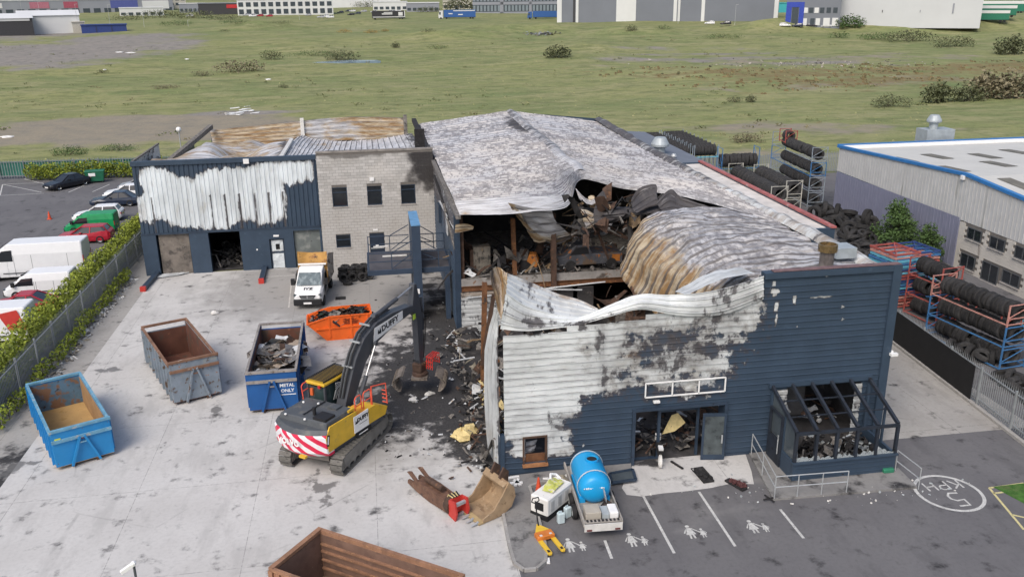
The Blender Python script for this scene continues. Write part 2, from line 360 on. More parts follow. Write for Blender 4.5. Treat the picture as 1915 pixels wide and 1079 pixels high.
ash=M('ash_debris',(.16,.148,.135),.95,0,.45,4,[(('n',6,.52,.66),(.05,.047,.045)),(('n',3,.62,.7),(.34,.32,.29))],(12,.5,.03))
foam=M('insulation_foam',(.62,.50,.24),.9,0,.25,4,[(('n',4,.58,.68),(.25,.18,.09))])
bare=M('bare_sheet',(.52,.535,.545),.5,0,.2,2,[(('n',5,.60,.70),(.13,.125,.12)),(('n',2.4,.62,.72),(.36,.24,.13))],(10,.2,.01))
galv=M('galvanised',(.42,.44,.45),.45,.3,.15,4)
white=M('white_paint',(.78,.78,.77),.5,0,.06,3)
whited=M('dirty_white',(.60,.59,.56),.6,0,.15,3,[(('n',6,.6,.72),(.42,.39,.34))])
glass=M('dark_glass',(.018,.022,.027),.08,0,.1,2,spec=.7)
glassg=M('grey_glass',(.07,.085,.095),.12,0,.2,1,spec=.7)
rubber=M('tyre_rubber',(.028,.0275,.028),.85,0,.3,5,[(('n',3,.58,.72),(.065,.062,.06))],(30,.3,.01),rand=.35)
rubberc=M('car_tyre',(.018,.018,.019),.8)
black=M('black_plastic',(.016,.016,.018),.6)
dgrey=M('excavator_grey',(.075,.082,.090),.55,0,.15,2,[(('n',1.6,.54,.70),(.13,.128,.12)),(('n',6,.64,.74),(.04,.04,.042))])
boomgrey=M('boom_grey',(.062,.067,.078),.45,0,.12,2,[(('n',6,.64,.74),(.09,.088,.085))])
yellow=M('machine_yellow',(.64,.40,.035),.5,0,.12,2,[(('n',2.2,.60,.74),(.40,.27,.07)),(('n',7,.66,.74),(.22,.17,.10))])
redrail=M('red_handrail',(.70,.10,.055),.5)
redp=M('red_paint',(.50,.045,.035),.5,0,.1,3)
linew=M('road_paint',(.52,.52,.50),.8,0,.2,4,[(('n',16,.55,.66),(.2,.2,.2)),(('n',3,.58,.7),(.33,.33,.32))])
liney=M('yellow_road_paint',(.56,.50,.25),.8,0,.15,4,[(('n',14,.60,.68),(.2,.2,.16))])
chrome=M('chrome_rod',(.40,.40,.41),.35,.7,.05)
blockm=M('concrete_block',(.335,.305,.27),.95,0,.16,5,[(('n',.5,.56,.72),(.24,.22,.2))],(25,.35,.01),rand=.16)
mortar=M('mortar',(.15,.138,.125),.95)
foil=M('metal_silver',(.5,.52,.53),.35,.6,.15,4)
leafm=M('leaf_green',(.065,.115,.032),.8,0,.4,1.5,rand=.1)
leafy=M('hedge_yellow_green',(.215,.26,.03),.8,0,.35,1.2,[(('n',.7,.54,.68),(.13,.165,.03))])
leafd=M('scrub_dark',(.11,.122,.06),.9,0,.4,.8,rand=.25)
leafb=M('scrub_brown',(.165,.145,.09),.9,0,.4,.8,rand=.25)
gorse=M('gorse_orange',(.30,.16,.02),.9,0,.4,.8)
bark=M('bark',(.07,.055,.04),.95)
lamp_red=M('red_lens',(.45,.02,.02),.3)
screen_green=M('green_mesh_screen',(.035,.165,.125),.8,0,.2,.6)
# ---------------------------------------------------------------- terrain, yards, roads
def terr(x,y):
    z=-.06
    far=sstep(112,240,y)
    z+=6.6*sstep(170,440,y)+5*sstep(440,900,y)
    if y>95:
        f=sstep(100 if x>-20 else 112,140,y)
        z+=f*(.35*fbm(Vector((x*.03,y*.03,0)),3))+far*.9*fbm(Vector((x*.012,y*.02,3)),3)
        for mx,my,rx,ry,h in MOUNDS: 
            d=((x-mx)/rx)**2+((y-my)/ry)**2
            if d<4: z+=h*math.exp(-d*1.6)*(1+.35*fbm(Vector((x*.09,y*.09,1)),3))
        for mx,my,rx,ry,h in PITS:
            d=((x-mx)/rx)**2+((y-my)/ry)**2
            if d<4: z-=h*math.exp(-d*1.6)
    return z
MOUNDS=[(60,345,46,13,3.6),(30,330,20,10,2.2),(100,330,28,10,2.4),(205,345,52,17,5.0),(240,330,40,14,3.6),(160,345,22,10,3),(300,320,40,16,4.0),(-40,400,26,12,3.5),(-5,420,20,10,3),(60,255,22,12,1.2),(-20,300,14,9,1.6),(70,285,14,8,1.4)]
PITS=[(-1,262,16,5,1.2)]
def T(px,py):
    d=ray(px,py); t=20.
    while t<2500:
        p=Vector((0,0,CH))+d*t
        if p.z<terr(p.x,p.y):
            a,b=t-max(1,t*.012),t
            for _ in range(18):
                m_=(a+b)/2; p=Vector((0,0,CH))+d*m_
                if p.z<terr(p.x,p.y): b=m_
                else: a=m_
            return Vector((0,0,CH))+d*b
        t+=max(1,t*.012)
    return Vector((0,0,CH))+d*1500
def blobs(lst):
    L=[]
    for q in lst:
        p=q[0] if isinstance(q[0],Vector) else G(q[0],q[1]); r=q[2:] if not isinstance(q[0],Vector) else q[1:]
        L.append((p.x,p.y,r[0],r[1],r[2],math.cos(r[3]) if len(r)>3 else 1,math.sin(r[3]) if len(r)>3 else 0))
    def f(x,y):
        s=0
        for a,b,rx,ry,k,c,sn in L:
            dx,dy=x-a,y-b; u=(dx*c+dy*sn)/rx; v=(-dx*sn+dy*c)/ry; d=u*u+v*v
            if d<3.2: s=max(s,k*math.exp(-d*1.1))
        return s
    return f
def gsheet(name,poly,z,step,mat,soot_=None,wet=None,warm=None):
    """level paved sheet with an uneven-free outline: grid clipped to a polygon"""
    bm=bmesh.new(); vs=[bm.verts.new((x,y,z)) for x,y in poly]; bm.faces.new(vs)
    xs=[p[0] for p in poly]; ys=[p[1] for p in poly]
    for ax,lo,hi in ((0,min(xs),max(xs)),(1,min(ys),max(ys))):
        k=lo+step
        while k<hi:
            co=[0,0,0]; co[ax]=k; no=[0,0,0]; no[ax]=1
            bmesh.ops.bisect_plane(bm,geom=bm.verts[:]+bm.edges[:]+bm.faces[:],plane_co=co,plane_no=no,dist=1e-5); k+=step
    me=bpy.data.meshes.new(name); bm.to_mesh(me); bm.free(); me.materials.append(mat)
    for nm,fn in (('soot',soot_),('wet',wet),('warm',warm)):
        a=me.attributes.new(nm,'FLOAT','POINT'); a.data.foreach_set('value',[fn(v.co.x,v.co.y) if fn else 0. for v in me.vertices])
    o=bpy.data.objects.new(name,me); COL.objects.link(o); return struct(o)
def tblobs(lst):
    L=[]
    for q in lst:
        p=T(q[0],q[1]); L.append((p.x,p.y,q[2],q[3],q[4]))
    def f(x,y):
        s=0
        for a,b,rx,ry,k in L:
            d=((x-a)/rx)**2+((y-b)/ry)**2
            if d<3.5: s=max(s,k*math.exp(-d*.9))
        return s
    return f
DIRT=tblobs([(200,245,38,17,1.15),(330,225,26,9,.9),(60,260,24,12,.9),(90,255,20,13,.7),(330,235,14,9,.7),(400,225,16,5,.6),(560,215,16,5,.5),(60,230,30,8,.5),(1430,240,20,9,.7),(1560,245,24,8,.6),(1390,290,12,9,.5),(1600,110,60,22,.5),(1300,118,50,14,.5),(1750,150,50,16,.5),(1500,160,50,12,.4),(700,222,20,5,.3)])
GREY=tblobs([(120,95,42,36,1.0),(40,105,40,40,1.),(230,75,34,34,.85),(330,80,18,24,.6),(1250,92,34,12,.55),(1430,110,44,11,.62),(1330,102,40,12,.6),(1520,118,34,10,.6),(490,210,12,4,.8),(420,212,9,4,.7),(50,66,50,50,.7),(1150,110,18,9,.6)])
RUSH=tblobs([(1500,140,40,16,.8),(1380,135,46,14,.7),(1620,150,46,18,.8),(1780,130,46,20,.8),(1250,130,26,12,.5),(1060,125,18,9,.35),(1000,150,24,9,.3),(1600,170,40,9,.5)])
bm=MB(); xs=[]; x=-900
while x<=950:
    xs.append(x); x+=3.2 if -75<x<130 else (8 if -260<x<400 else 40)
ys=[]; y=-60
while y<=1500:
    ys.append(y); y+=12 if y<90 else (2.2 if y<170 else (3.5 if y<340 else (9 if y<500 else 45)))
V=[]; A={'dirt':[],'grey':[],'rush':[]}
for y in ys:
    for x in xs:
        V.append((x,y,terr(x,y))); A['dirt'].append(DIRT(x,y)); A['grey'].append(GREY(x,y)); A['rush'].append(RUSH(x,y))
nx=len(xs); bm.add(V,[(j*nx+i,j*nx+i+1,(j+1)*nx+i+1,(j+1)*nx+i) for j in range(len(ys)-1) for i in range(nx-1)])
struct(bm.build('ground',MATS['field'],smooth=True,attrs=A))
# pond
p0=T(600,117); b=MB(); pts=[(math.cos(a*PI/9)*15*(1+.2*math.sin(a*2.3)),math.sin(a*PI/9)*4.6) for a in range(18)]
b.prism([(p0.x+x,p0.y+1+y) for x,y in pts],terr(p0.x,p0.y)-.5,terr(p0.x,p0.y)+.12)
struct(b.build('pond',M('pond_water',(.20,.27,.34),.12,0,.2,.2,spec=.6)))
# concrete yard
e1,e2=G(268,546),G(0,912); k=(e2.x-e1.x)/(e2.y-e1.y); xe=lambda y:e1.x+k*(y-e1.y)
SOOT=blobs([(830,700,3.8,6.5,1.0),(870,800,1.6,3,.9),(760,720,3,2.5,.7),(815,690,3.2,5.2,1.0),(850,640,2.0,4.0,1.0),(780,760,3.2,3.0,.8),(880,760,2.0,3.4,1.),(840,600,2.2,2.6,.9),(860,560,2,3.5,.8),(720,720,2.6,1.6,.45),(700,660,2.2,2.2,.35),(910,840,1.3,2.2,.6),(740,830,1.6,1.0,.35),(800,540,1.2,2,.5),(820,500,1.5,4,.45)])
WET=blobs([(200,692,1.35,.55,.9),(215,665,.75,.35,.75),(240,690,1.4,.18,.8),(245,655,.5,.3,.55),(405,765,.45,.6,.95),(395,790,.3,.4,.8),(455,757,.6,.12,.7),(600,915,.75,.55,.95),(590,890,.35,1.0,.75),(620,935,.5,.5,.8),(640,895,.8,.25,.7),(585,960,.10,1.6,.75),(575,1000,.22,.5,.55),(30,868,1.5,.45,.95),(10,880,1.0,.7,.9),(75,835,1.0,.25,.7),(880,990,.35,.3,.65),(230,757,.5,.3,.5),(700,700,2.2,.7,.6),(660,690,1.2,.5,.6),(760,730,2.0,.5,.55),(690,780,.9,.3,.6),(750,890,.6,.15,.6),(395,590,.35,.15,.6),(810,580,1,.5,.7),(350,905,.05,1.2,.6),(300,950,.35,.12,.4),(340,900,.1,.7,.55),(290,960,.12,.9,.45),(270,975,.1,.8,.4),(780,1020,.3,.12,.5),(620,780,2.2,.25,.55),(680,840,1.6,.3,.5),(760,840,1.2,.3,.5),(720,870,1.5,.18,.5),(520,905,.9,.2,.45),(690,930,.8,.25,.4),(660,960,.6,.2,.45),(120,930,.8,.3,.35),(310,830,.12,1.6,.5),(330,850,.1,1.5,.45),(230,960,.1,1.3,.4),(410,960,.15,.9,.4),(180,640,.3,.6,.5),(470,640,.5,.15,.5),(420,650,.4,.12,.45)])
_w=blobs([(600,540,9,8,1.3),(750,540,5.5,9,1.4),(500,530,4.5,6.5,1.0),(660,600,6,5,1.0),(520,600,3,4,.35),(720,600,4,4,.6),(640,720,5,5,.9),(720,830,4,4,.7),(560,820,4,4,.45),(300,760,5,4,.3),(420,900,5,3,.3),(150,770,2,3,.3)])
YX=4.45
gsheet('yard',[(e2.x+k*(18-e2.y),18),(YX,18),(YX,33.55),(4.95,33.6),(4.95,66.6),(xe(66.6),66.6)],0,.45,MATS['concrete'],SOOT,WET,_w)
gsheet('side_lane',[(-19.2,18),(e2.x+k*(18-e2.y)-.004,18),(xe(66.5)-.004,66.5),(-17.0,66.5),(-17.2,92),(-19.0,92)],-.004,.8,MATS['lane'],blobs([(60,850,1.6,1.2,.55),(20,900,2,1.5,.5)]),blobs([(30,868,1.6,.6,.9),(75,835,1,.4,.7),(10,880,1.2,.7,.9)]),blobs([(100,720,2,8,.5),(200,600,1,10,.4)]))
# front tarmac
PALE=blobs([(1340,960,2.5,1.2,.55),(1290,990,1.0,.5,.6),(1400,1010,1.5,.3,.4),(1180,960,.8,1.2,.35),(1560,920,3.4,1.0,.5),(1450,950,1,.5,.5),(1420,900,1,.5,.6),(1100,930,1,1,.25),(1500,1050,3,.4,.3)])
gsheet('car_park',[(YX+.004,18),(60,18),(60,33.2),(30.6,33.2),(22.55,33.25),(22.55,33.6),(YX+.004,33.6)],-.002,.5,MATS['asphalt'],blobs([(1560,965,.3,.15,.8),(1500,972,.25,.12,.7)]),blobs([(1560,965,.5,.2,.8),(1500,972,.3,.15,.8),(1640,900,2.5,1.2,.3)]),PALE)
gsheet('service_lane',[(22.55,33.25),(30.6,33.2),(30.6,92),(22.55,92)],-.001,1,MATS['lane'],None,blobs([(1780,780,.3,.1,.8)]),blobs([(1850,790,1.5,2,.6),(1700,780,1,4,.4)]))
gsheet('tyre_yard',[(30.6,33.2),(60,33.2),(60,92),(30.6,92)],-.006,1.5,MATS['asphalt'],None,None,blobs([(1640,480,5,6,.7)]))
gsheet('left_car_park',[(-75,24),(-19.2,24),(-19.2,110.5),(-75,110.5)],-.008,1.5,MATS['asphalt'],None,None,blobs([(60,400,8,3,.35),(100,430,3,4,.3),(150,360,9,3,.25)]))
# pale slab in front of the entrance
q=random.Random(3); pl=[G(*p) for p in ((1183,868),(1215,858),(1352,848),(1392,843),(1405,880),(1410,905),(1370,903),(1330,912),(1285,918),(1240,922),(1200,928),(1172,925),(1163,912),(1170,895))]
gsheet('entrance_slab',[(p.x,p.y) for p in pl],.004,.25,MATS['concrete'],blobs([(1215,862,.8,.5,.6),(1390,900,.3,.2,.6)]),blobs([(1240,870,1,.3,.5)]),blobs([(1230,860,.8,.8,.6)]))
# kerbed island beside the yard and the kerb at the foot of the front wall
def island():
    P=[G(*p) for p in ((940,960),(952,1020),(962,1055),(980,1068),(1003,1066),(1020,1052),(1022,1030),(1012,990),(996,930),(990,912),(1010,905),(1090,893),(1180,886),(1180,869),(1060,880),(955,893),(938,915))]
    P=[(p.x,p.y) for p in P]; b=MB(); b.prism(P,-.02,.11); o=struct(b.build('kerbed_island',MATS['paving']))
    me=o.data
    for nm in ('soot','wet','warm'):
        a=me.attributes.new(nm,'FLOAT','POINT'); a.data.foreach_set('value',[.1]*len(me.vertices))
    kb=MB(); n=11; c=Vector((sum(p[0] for p in P[:10])/10,sum(p[1] for p in P[:10])/10,0)); pr=inst
    kerbm=M('kerb_stone',(.30,.29,.275),.9,0,.15,5,rand=.12); unit=MB().box(-.5,.5,-.06,.06,0,.13).build('kerb_stone',kerbm,o); first=True
    for i in range(n+1):
        a,b2=Vector((*P[i],0)),Vector((*P[i+1],0)); L=(b2-a).length; m_=max(1,round(L/.9))
        for j in range(m_):
            pm=a.lerp(b2,(j+.5)/m_); l=L/m_-.02
            ko=unit if first else inst(unit,'kerb_stone',o)
            first=False; ko.location=(pm.x,pm.y,-.01); ko.rotation_euler=(0,0,math.atan2(b2.y-a.y,b2.x-a.x)); ko.scale=(l,1,1)
island()
# painted markings
def stripe(pts,w,name,mat,z=.004):
    b=MB(); pts=[Vector(p) for p in pts]; L=[];Rr=[]
    for i,p in enumerate(pts):
        d=(pts[min(i+1,len(pts)-1)]-pts[max(i-1,0)]).normalized(); n=Vector((-d.y,d.x,0))*w/2; L.append(p+n); Rr.append(p-n)
    vs=[(p.x,p.y,z) for p in L+Rr]; n=len(L); b.add(vs,[(n+i,n+i+1,i+1,i) for i in range(n-1)]); return struct(b.build(name,mat))
for a,c in (((1203,927),(1261,1034)),((1307,919),(1375,1021)),((1459,952),(1503,1006)),((1131,1010),(1144,1044))): stripe([G(*a),G(*c)],.11,'parking_line',linew)
for a,c in (((1850,912),(1915,990)),((1850,912),(1915,903)),((1858,922),(1885,919)),((1893,962),(1915,967))): stripe([G(*a),G(*c)],.10,'yellow_line',liney)
for a,c in (((497,518),(560,514)),((545,530),(540,575))): stripe([G(*a),G(*c)],.09,'faded_bay_line',M('faded_paint',(.52,.50,.47),.9,0,.2,6,[(('n',5,.5,.62),(.36,.34,.32))]))
for a,c in (((0,366),(82,362)),((5,345),(82,342)),((5,345),(78,360)),((45,335),(82,344)),((128,360),(165,344)),((173,359),(205,345)),((0,366),(5,345))): stripe([G(*a),G(*c)],.12,'car_park_line',linew)
gsheet('grass_verge',[(26.3,24.5),(34,24.5),(34,28.9),(25.1,28.7)],.008,.8,M('verge_grass',(.05,.135,.02),.9,0,.4,4,[(('n',1,.55,.7),(.09,.12,.04))],(20,.6,.05)))
kc=G(1778,922)
def ring(c,rx,ry,w,n=56):
    b=MB(); vs=[]
    for i in range(n):
        a=2*PI*i/n
        for k in (0,1): vs.append((c.x+math.cos(a)*(rx-k*w),c.y+math.sin(a)*(ry-k*w),.004))
    return struct(b.add(vs,[(2*i,2*((i+1)%n),2*((i+1)%n)+1,2*i+1) for i in range(n)]).build('speed_limit_ring',linew))
ring(kc+Vector((-.05,.05,0)),1.38,1.42,.14)
GL={'K':[[(0,0),(0,1)],[(.6,1),(0,.45)],[(.22,.62),(.62,0)]],'P':[[(0,0),(0,1),(.5,1),(.62,.85),(.62,.62),(.5,.48),(0,.48)]],'H':[[(0,0),(0,1)],[(.62,0),(.62,1)],[(0,.5),(.62,.5)]],
 '5':[[(.6,1),(.05,1),(.03,.56),(.42,.6),(.62,.42),(.62,.2),(.45,0),(0,.04)]]}
def glyph(ch,o,sx,sy,w,name):                       # read from the far side of the road: turned half round
    for s in GL[ch]: stripe([(o.x-p[0]*sx,o.y-p[1]*sy,0) for p in s],w,name,linew)
for i,ch in enumerate('KPH'): glyph(ch,Vector((kc.x+.82-i*.58,kc.y+.92,0)),.62,.62,.075,'speed_limit_letter')
glyph('5',Vector((kc.x+.28,kc.y+.02,0)),.85,.95,.10,'speed_limit_numeral')
def family(px,py):
    c=G(px,py); b=MB(); z=.004
    def poly(pts,s,ox,oy): b.add([(c.x+ox+x*s,c.y+oy+y*s,z) for x,y in pts],[list(range(len(pts)))])
    fig=[(-.12,.55),(.12,.55),(.2,.2),(.3,-.1),(.14,-.12),(.16,-.5),(.05,-.5),(.03,-.14),(-.05,-.14),(-.09,-.5),(-.2,-.5),(-.16,-.12),(-.32,-.1),(-.2,.2)]
    hd=[(.13*math.cos(a*PI/5),.72+.13*math.sin(a*PI/5)) for a in range(10)]
    arm=[(.1,.52),(.2,.5),(.62,.05),(.55,-.02)]
    for s,ox,oy in ((.66,-.14,.06),(.44,.32,-.05)): poly(fig,s,ox,oy); poly(hd,s,ox,oy)
    poly(arm,.66,-.14,.06); poly([(-.14,.5),(-.2,.45),(-.42,.08),(-.34,.04)],.66,-.14,.06); poly([(.12,.5),(.2,.45),(.4,.15),(.32,.1)],.44,.32,-.05)
    return struct(b.build('parent_and_child_marking',linew))
for p in ((1074,1023),(1190,1013),(1300,998),(1417,988)): family(*p)
# ---------------------------------------------------------------- the burnt-out showroom
def polysd(x,y,P):
    ins=False; d=1e9; n=len(P)
    for i in range(n):
        x1,y1=P[i]; x2,y2=P[(i+1)%n]
        if (y1>y)!=(y2>y) and x<(x2-x1)*(y-y1)/(y2-y1)+x1: ins=not ins
        ex,ey=x2-x1,y2-y1; L=ex*ex+ey*ey; t=max(0,min(1,((x-x1)*ex+(y-y1)*ey)/L)) if L else 0
        d=min(d,(x-x1-t*ex)**2+(y-y1-t*ey)**2)
    d=d**.5; return d if ins else -d
FY=33.2
bld=thing('burnt_warehouse','long burnt-out navy metal-clad showroom with collapsed roof and blistered front','building',(13.6,FY,0))
def wz(px,py,Y=FY): p=PY(px,py,Y); return (p.x,p.z)
BURN=[wz(*p) for p in ((915,500),(1200,520),(1425,514),(1432,560),(1437,585),(1425,620),(1408,650),(1385,672),(1375,700),(1342,728),(1290,742),(1225,738),(1190,728),(1140,738),(1092,742),(1076,772),(1056,785),(1046,800),(1062,812),(1040,822),(960,826),(915,815))]
SPOT=[wz(*p) for p in ((965,818),(1030,812),(1068,822),(1075,835),(1062,848),(1030,852),(985,862),(950,848))]
def bl(L):
    L=[(*wz(a,b),rx,rz,k) for a,b,rx,rz,k in L]
    return lambda x,z:max([0]+[k*math.exp(-((x-a)/rx)**2-((z-b)/rz)**2) for a,b,rx,rz,k in L])
NAVYB=bl([(1215,665,1.6,.9,.4),(1300,620,1.5,.7,.35),(1250,640,2.4,1.2,.42),(1340,650,2.0,1.2,.40),(1180,630,1.0,1.0,.28),(1290,700,2.2,.7,.36),(1170,700,1.5,.6,.32),(1150,600,.9,.4,.3),(1390,600,1.2,1.2,.22),(1330,590,1,1,.25),(1100,660,.5,2,.22)])
FSOOT=bl([(1280,650,3.0,1.3,.50),(1180,650,1.8,1.4,.40),(1360,590,1.6,1.4,.50),(1150,690,2,.8,.45),(1080,600,3,.35,.45),(990,700,3,2,.15),(1125,640,.35,1.6,.62),(1128,700,.4,1,.6),(1100,612,1.0,.18,.62),(1230,640,2,.8,.55),(1050,780,.8,.5,.58),(1040,800,.5,.6,.55),(1310,610,2,.8,.5),(1000,620,1.6,.3,.5),(1360,560,1,.8,.48),(1255,680,2.2,.8,.5),(935,860,.3,1.5,.4)])
def fburn(p,u,v):
    s=max(.5+.9*polysd(p.x,p.z,BURN),.5+1.4*polysd(p.x,p.z,SPOT)-(.0)); s=min(1.1,max(-.3,s))
    if s>.3: s-=NAVYB(p.x,p.z)*1.8
    for a,b,rx,rz in FLECK: 
        q=((p.x-a)/rx)**2+((p.z-b)/rz)**2
        if q<1: s=max(s,.5+.5*(1-q))
    return s
FLECK=[(*wz(a,b),rx,rz) for a,b,rx,rz in ((1448,530,.25,.12),(1450,545,.2,.12),(1535,557,.7,.10),(1585,556,.35,.09),(1487,562,.12,.25),(1452,575,.1,.25),(1470,607,.3,.06),(1492,608,.1,.12),(1575,575,.12,.1),(1452,595,.08,.3),(1408,656,.5,.06),(1576,597,.08,.08),(1546,517,.08,.06),(1091,833,.1,.12),(948,820,.1,.12))]
TOPZ=[(4.7,6.7),(6.2,6.55),(8,6.72),(9.6,6.85),(11.5,7.02),(13,7.1),(14.0,7.3),(14.8,7.75),(15.5,8.2),(16.2,8.5),(30,8.6)]
def interp(L,x):
    if x<=L[0][0]: return L[0][1]
    for (a,b),(c,d) in zip(L,L[1:]):
        if x<=c: return b+(d-b)*(x-a)/(c-a)
    return L[-1][1]
OPEN=[(10.68,14.9,-1,2.66),(5.8,6.76,.55,1.8),(17.7,21.3,-1,3.05)]
def fkeep(p,u,v):
    if p.z>interp(TOPZ,p.x)+.06*fbm(Vector((p.x*2,0,1)),2): return False
    return not any(a<p.x<b and c<p.z<d for a,b,c,d in OPEN)
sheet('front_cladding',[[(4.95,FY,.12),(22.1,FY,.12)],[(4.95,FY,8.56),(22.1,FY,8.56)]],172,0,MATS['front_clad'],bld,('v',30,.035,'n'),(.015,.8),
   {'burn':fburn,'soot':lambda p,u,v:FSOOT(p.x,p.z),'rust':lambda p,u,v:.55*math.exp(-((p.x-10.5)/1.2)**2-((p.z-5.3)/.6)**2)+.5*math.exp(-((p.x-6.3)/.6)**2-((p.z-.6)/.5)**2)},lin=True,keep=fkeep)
MB().box(22.1,22.5,FY-.12,FY+.3,0,8.62).build('corner_trim',navy,bld,world=True); MB().box(4.7,4.95,FY-.06,FY+.2,0,2.0).build('corner_trim',navy,bld,world=True)
b=MB(); b.box(16.2,22.1,FY-.1,FY+.34,8.34,8.60); b.build('parapet_cap',navy,bld,world=True)
b=MB(); b.box(16.6,22.48,FY-.04,FY+.3,8.622,8.65); b.build('parapet_edge',M('pink_edge',(.16,.10,.10),.7,0,.3,3),bld,world=True)
for xa,xb in ((4.98,10.58),(14.98,17.0)): MB().box(xa,xb,FY-.05,FY+.1,.0,.13).build('base_flashing',navyd,bld,world=True)
nv_=lambda v:(lambda p,u,w:v)
FA={'burn':nv_(1.2),'soot':nv_(0),'rust':nv_(0)}
# crumpled upper strip of the front
top=[PY(*p) for p in ((946,546,33.4),(985,572,33.65),(1040,588,33.8),(1090,592,33.9),(1140,572,33.7),(1190,552,33.55),(1262,551,33.4),(1312,547,33.35),(1360,537,33.25),(1428,516,33.2))]
mid=[PY(*p) for p in ((940,580,33.2),(985,600,33.3),(1040,604,33.4),(1090,600,33.5),(1145,582,33.2),(1198,566,33.05),(1262,570,33.1),(1312,570,33.1),(1360,562,33.1),(1428,538,33.1))]
bot=[PY(*p) for p in ((936,616,33.15),(985,619,33.1),(1040,614,33.2),(1090,606,33.3),(1148,590,33.1),(1200,579,32.95),(1262,589,33.05),(1312,591,33.08),(1360,586,33.08),(1428,560,33.1))]
sheet('crumpled_cladding_strip',[bot,mid,top],80,0,MATS['front_clad'],bld,('v',4,.05),(.05,1.2),{'burn':nv_(1.2),'rust':lambda p,u,v:.3 if u<.35 else .1,
   'soot':lambda p,u,v:.75*math.exp(-((u-.12)/.13)**2-((v-.45)/.35)**2)+.62*math.exp(-((u-.33)/.12)**2-((v-.2)/.3)**2)+.5*math.exp(-((u-.9)/.16)**2)})
# roof sheet leaning on the front, and the curled brown end at its left
lt=[PY(*p) for p in ((949,512,35.4),(985,526,35.5),(1040,548,35.5),(1085,562,35.2),(1118,579,34.6))]
lb=[PY(*p) for p in ((946,547,33.45),(985,573,33.7),(1040,589,33.85),(1085,593,33.9),(1120,589,33.9))]
sheet('fallen_roof_sheet',[lb,lt],40,0,MATS['front_clad'],bld,('v',4,.05),(.03,1),{'burn':nv_(1.2),'soot':lambda p,u,v:.35,'rust':lambda p,u,v:.35+.4*(v>.8)})
sheet('curled_roof_edge',[[PY(*p) for p in ((917,508,35.0),(921,540,34.6),(930,575,34.2),(938,600,33.7))],[PY(*p) for p in ((930,500,35.6),(938,530,35.6),(940,560,34.8),(940,600,33.5))],[PY(*p) for p in ((949,512,35.3),(949,530,34.6),(947,548,33.6),(941,602,33.2))]],10,14,MATS['roof'],bld,None,(.1,1.5),{'clean':nv_(.2),'rust':nv_(.95),'soot':lambda p,u,v:.3+.3*(v<.3)})
# side return of the front-left corner: bare, bulging, torn
sheet('torn_corner_sheet',[[PX(*p) for p in ((917,884,4.62),(908,800,4.5),(905,720,4.42),(907,650,4.4),(918,600,4.5),(928,575,4.6))],[(4.72,33.12,.0),(4.72,33.1,2.2),(4.72,33.1,4.),(4.72,33.1,5.6),(4.74,33.1,6.5),(4.8,33.2,7.1)]],12,40,MATS['front_clad'],bld,None,(.05,1.5),
   {'burn':nv_(1.2),'soot':lambda p,u,v:.66*math.exp(-((v-1)/.12)**2)+.2,'rust':lambda p,u,v:.35+.3*math.exp(-((p.z-.6)/.8)**2)})
# ---------------- roofs
def zr(x): return 8.95-abs(x-13.6)*(.105 if x<13.6 else .14)
def rrow(Y,dz=0,L=0,Rr=0):
    return [Vector((x+(L*(1-i/8)+Rr*(i/8)),Y+.0,zr(x)+dz*math.sin(PI*i/8)**.7)) for i,x in enumerate([4.85,7,9.2,11.4,13.6,15.8,18,20.2,22.5])]
front=[Vector(p) for p in ((4.85,48.6,7.95),(7,48.0,8.02),(9.2,48.4,8.0),(11.4,49.7,7.9),(13.3,54.2,8.5),(15.4,51.9,8.3),(18,50.0,8.2),(20.2,47.4,7.95),(22.4,44.2,7.6))]
def rsoot(p,u,v): return .75*math.exp(-((p.x-13.1)/1.2)**2-((p.y-75)/7)**2)+.30*math.exp(-((p.x-11)/4)**2-((p.y-78)/4)**2)+.5*math.exp(-((p.x-5)/.5)**2)+.45*math.exp(-((p.x-22.4)/.5)**2)
def rclean(p,u,v): return 1.1*math.exp(-((p.y-49.5)/2.2)**2)*(p.x<13)+.5*math.exp(-((p.x-13.4)/1.2)**2-((p.y-62)/4)**2)
def rrust(p,u,v): return .8*math.exp(-((p.x-12.6)/.8)**2-((p.y-51)/1.5)**2)+.7*math.exp(-((p.x-5.2)/.4)**2-((p.y-48.5)/1.4)**2)
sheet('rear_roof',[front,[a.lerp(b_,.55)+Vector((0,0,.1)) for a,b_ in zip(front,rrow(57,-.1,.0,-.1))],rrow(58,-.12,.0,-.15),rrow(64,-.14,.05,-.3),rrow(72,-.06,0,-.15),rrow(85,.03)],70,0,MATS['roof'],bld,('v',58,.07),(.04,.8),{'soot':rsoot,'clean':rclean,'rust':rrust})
rc=[]
for Y,dz in ((55.5,-.22),(58,-.16),(61,-.17),(65,-.16),(70,-.1),(76,-.03),(85,.03)): 
    rc.append([Vector((13.6+dx+.12*math.sin(Y*.9),Y,zr(13.6)+dz+(.2 if abs(dx)<.2 else .04))) for dx in (-.45,-.14,.14,.45)])
sheet('ridge_cap',rc,6,60,MATS['roof'],bld,None,(.05,.8),{'soot':lambda p,u,v:.62 if v>.45 else .15,'clean':lambda p,u,v:1.1 if v<.4 else .5,'rust':nv_(.1)})
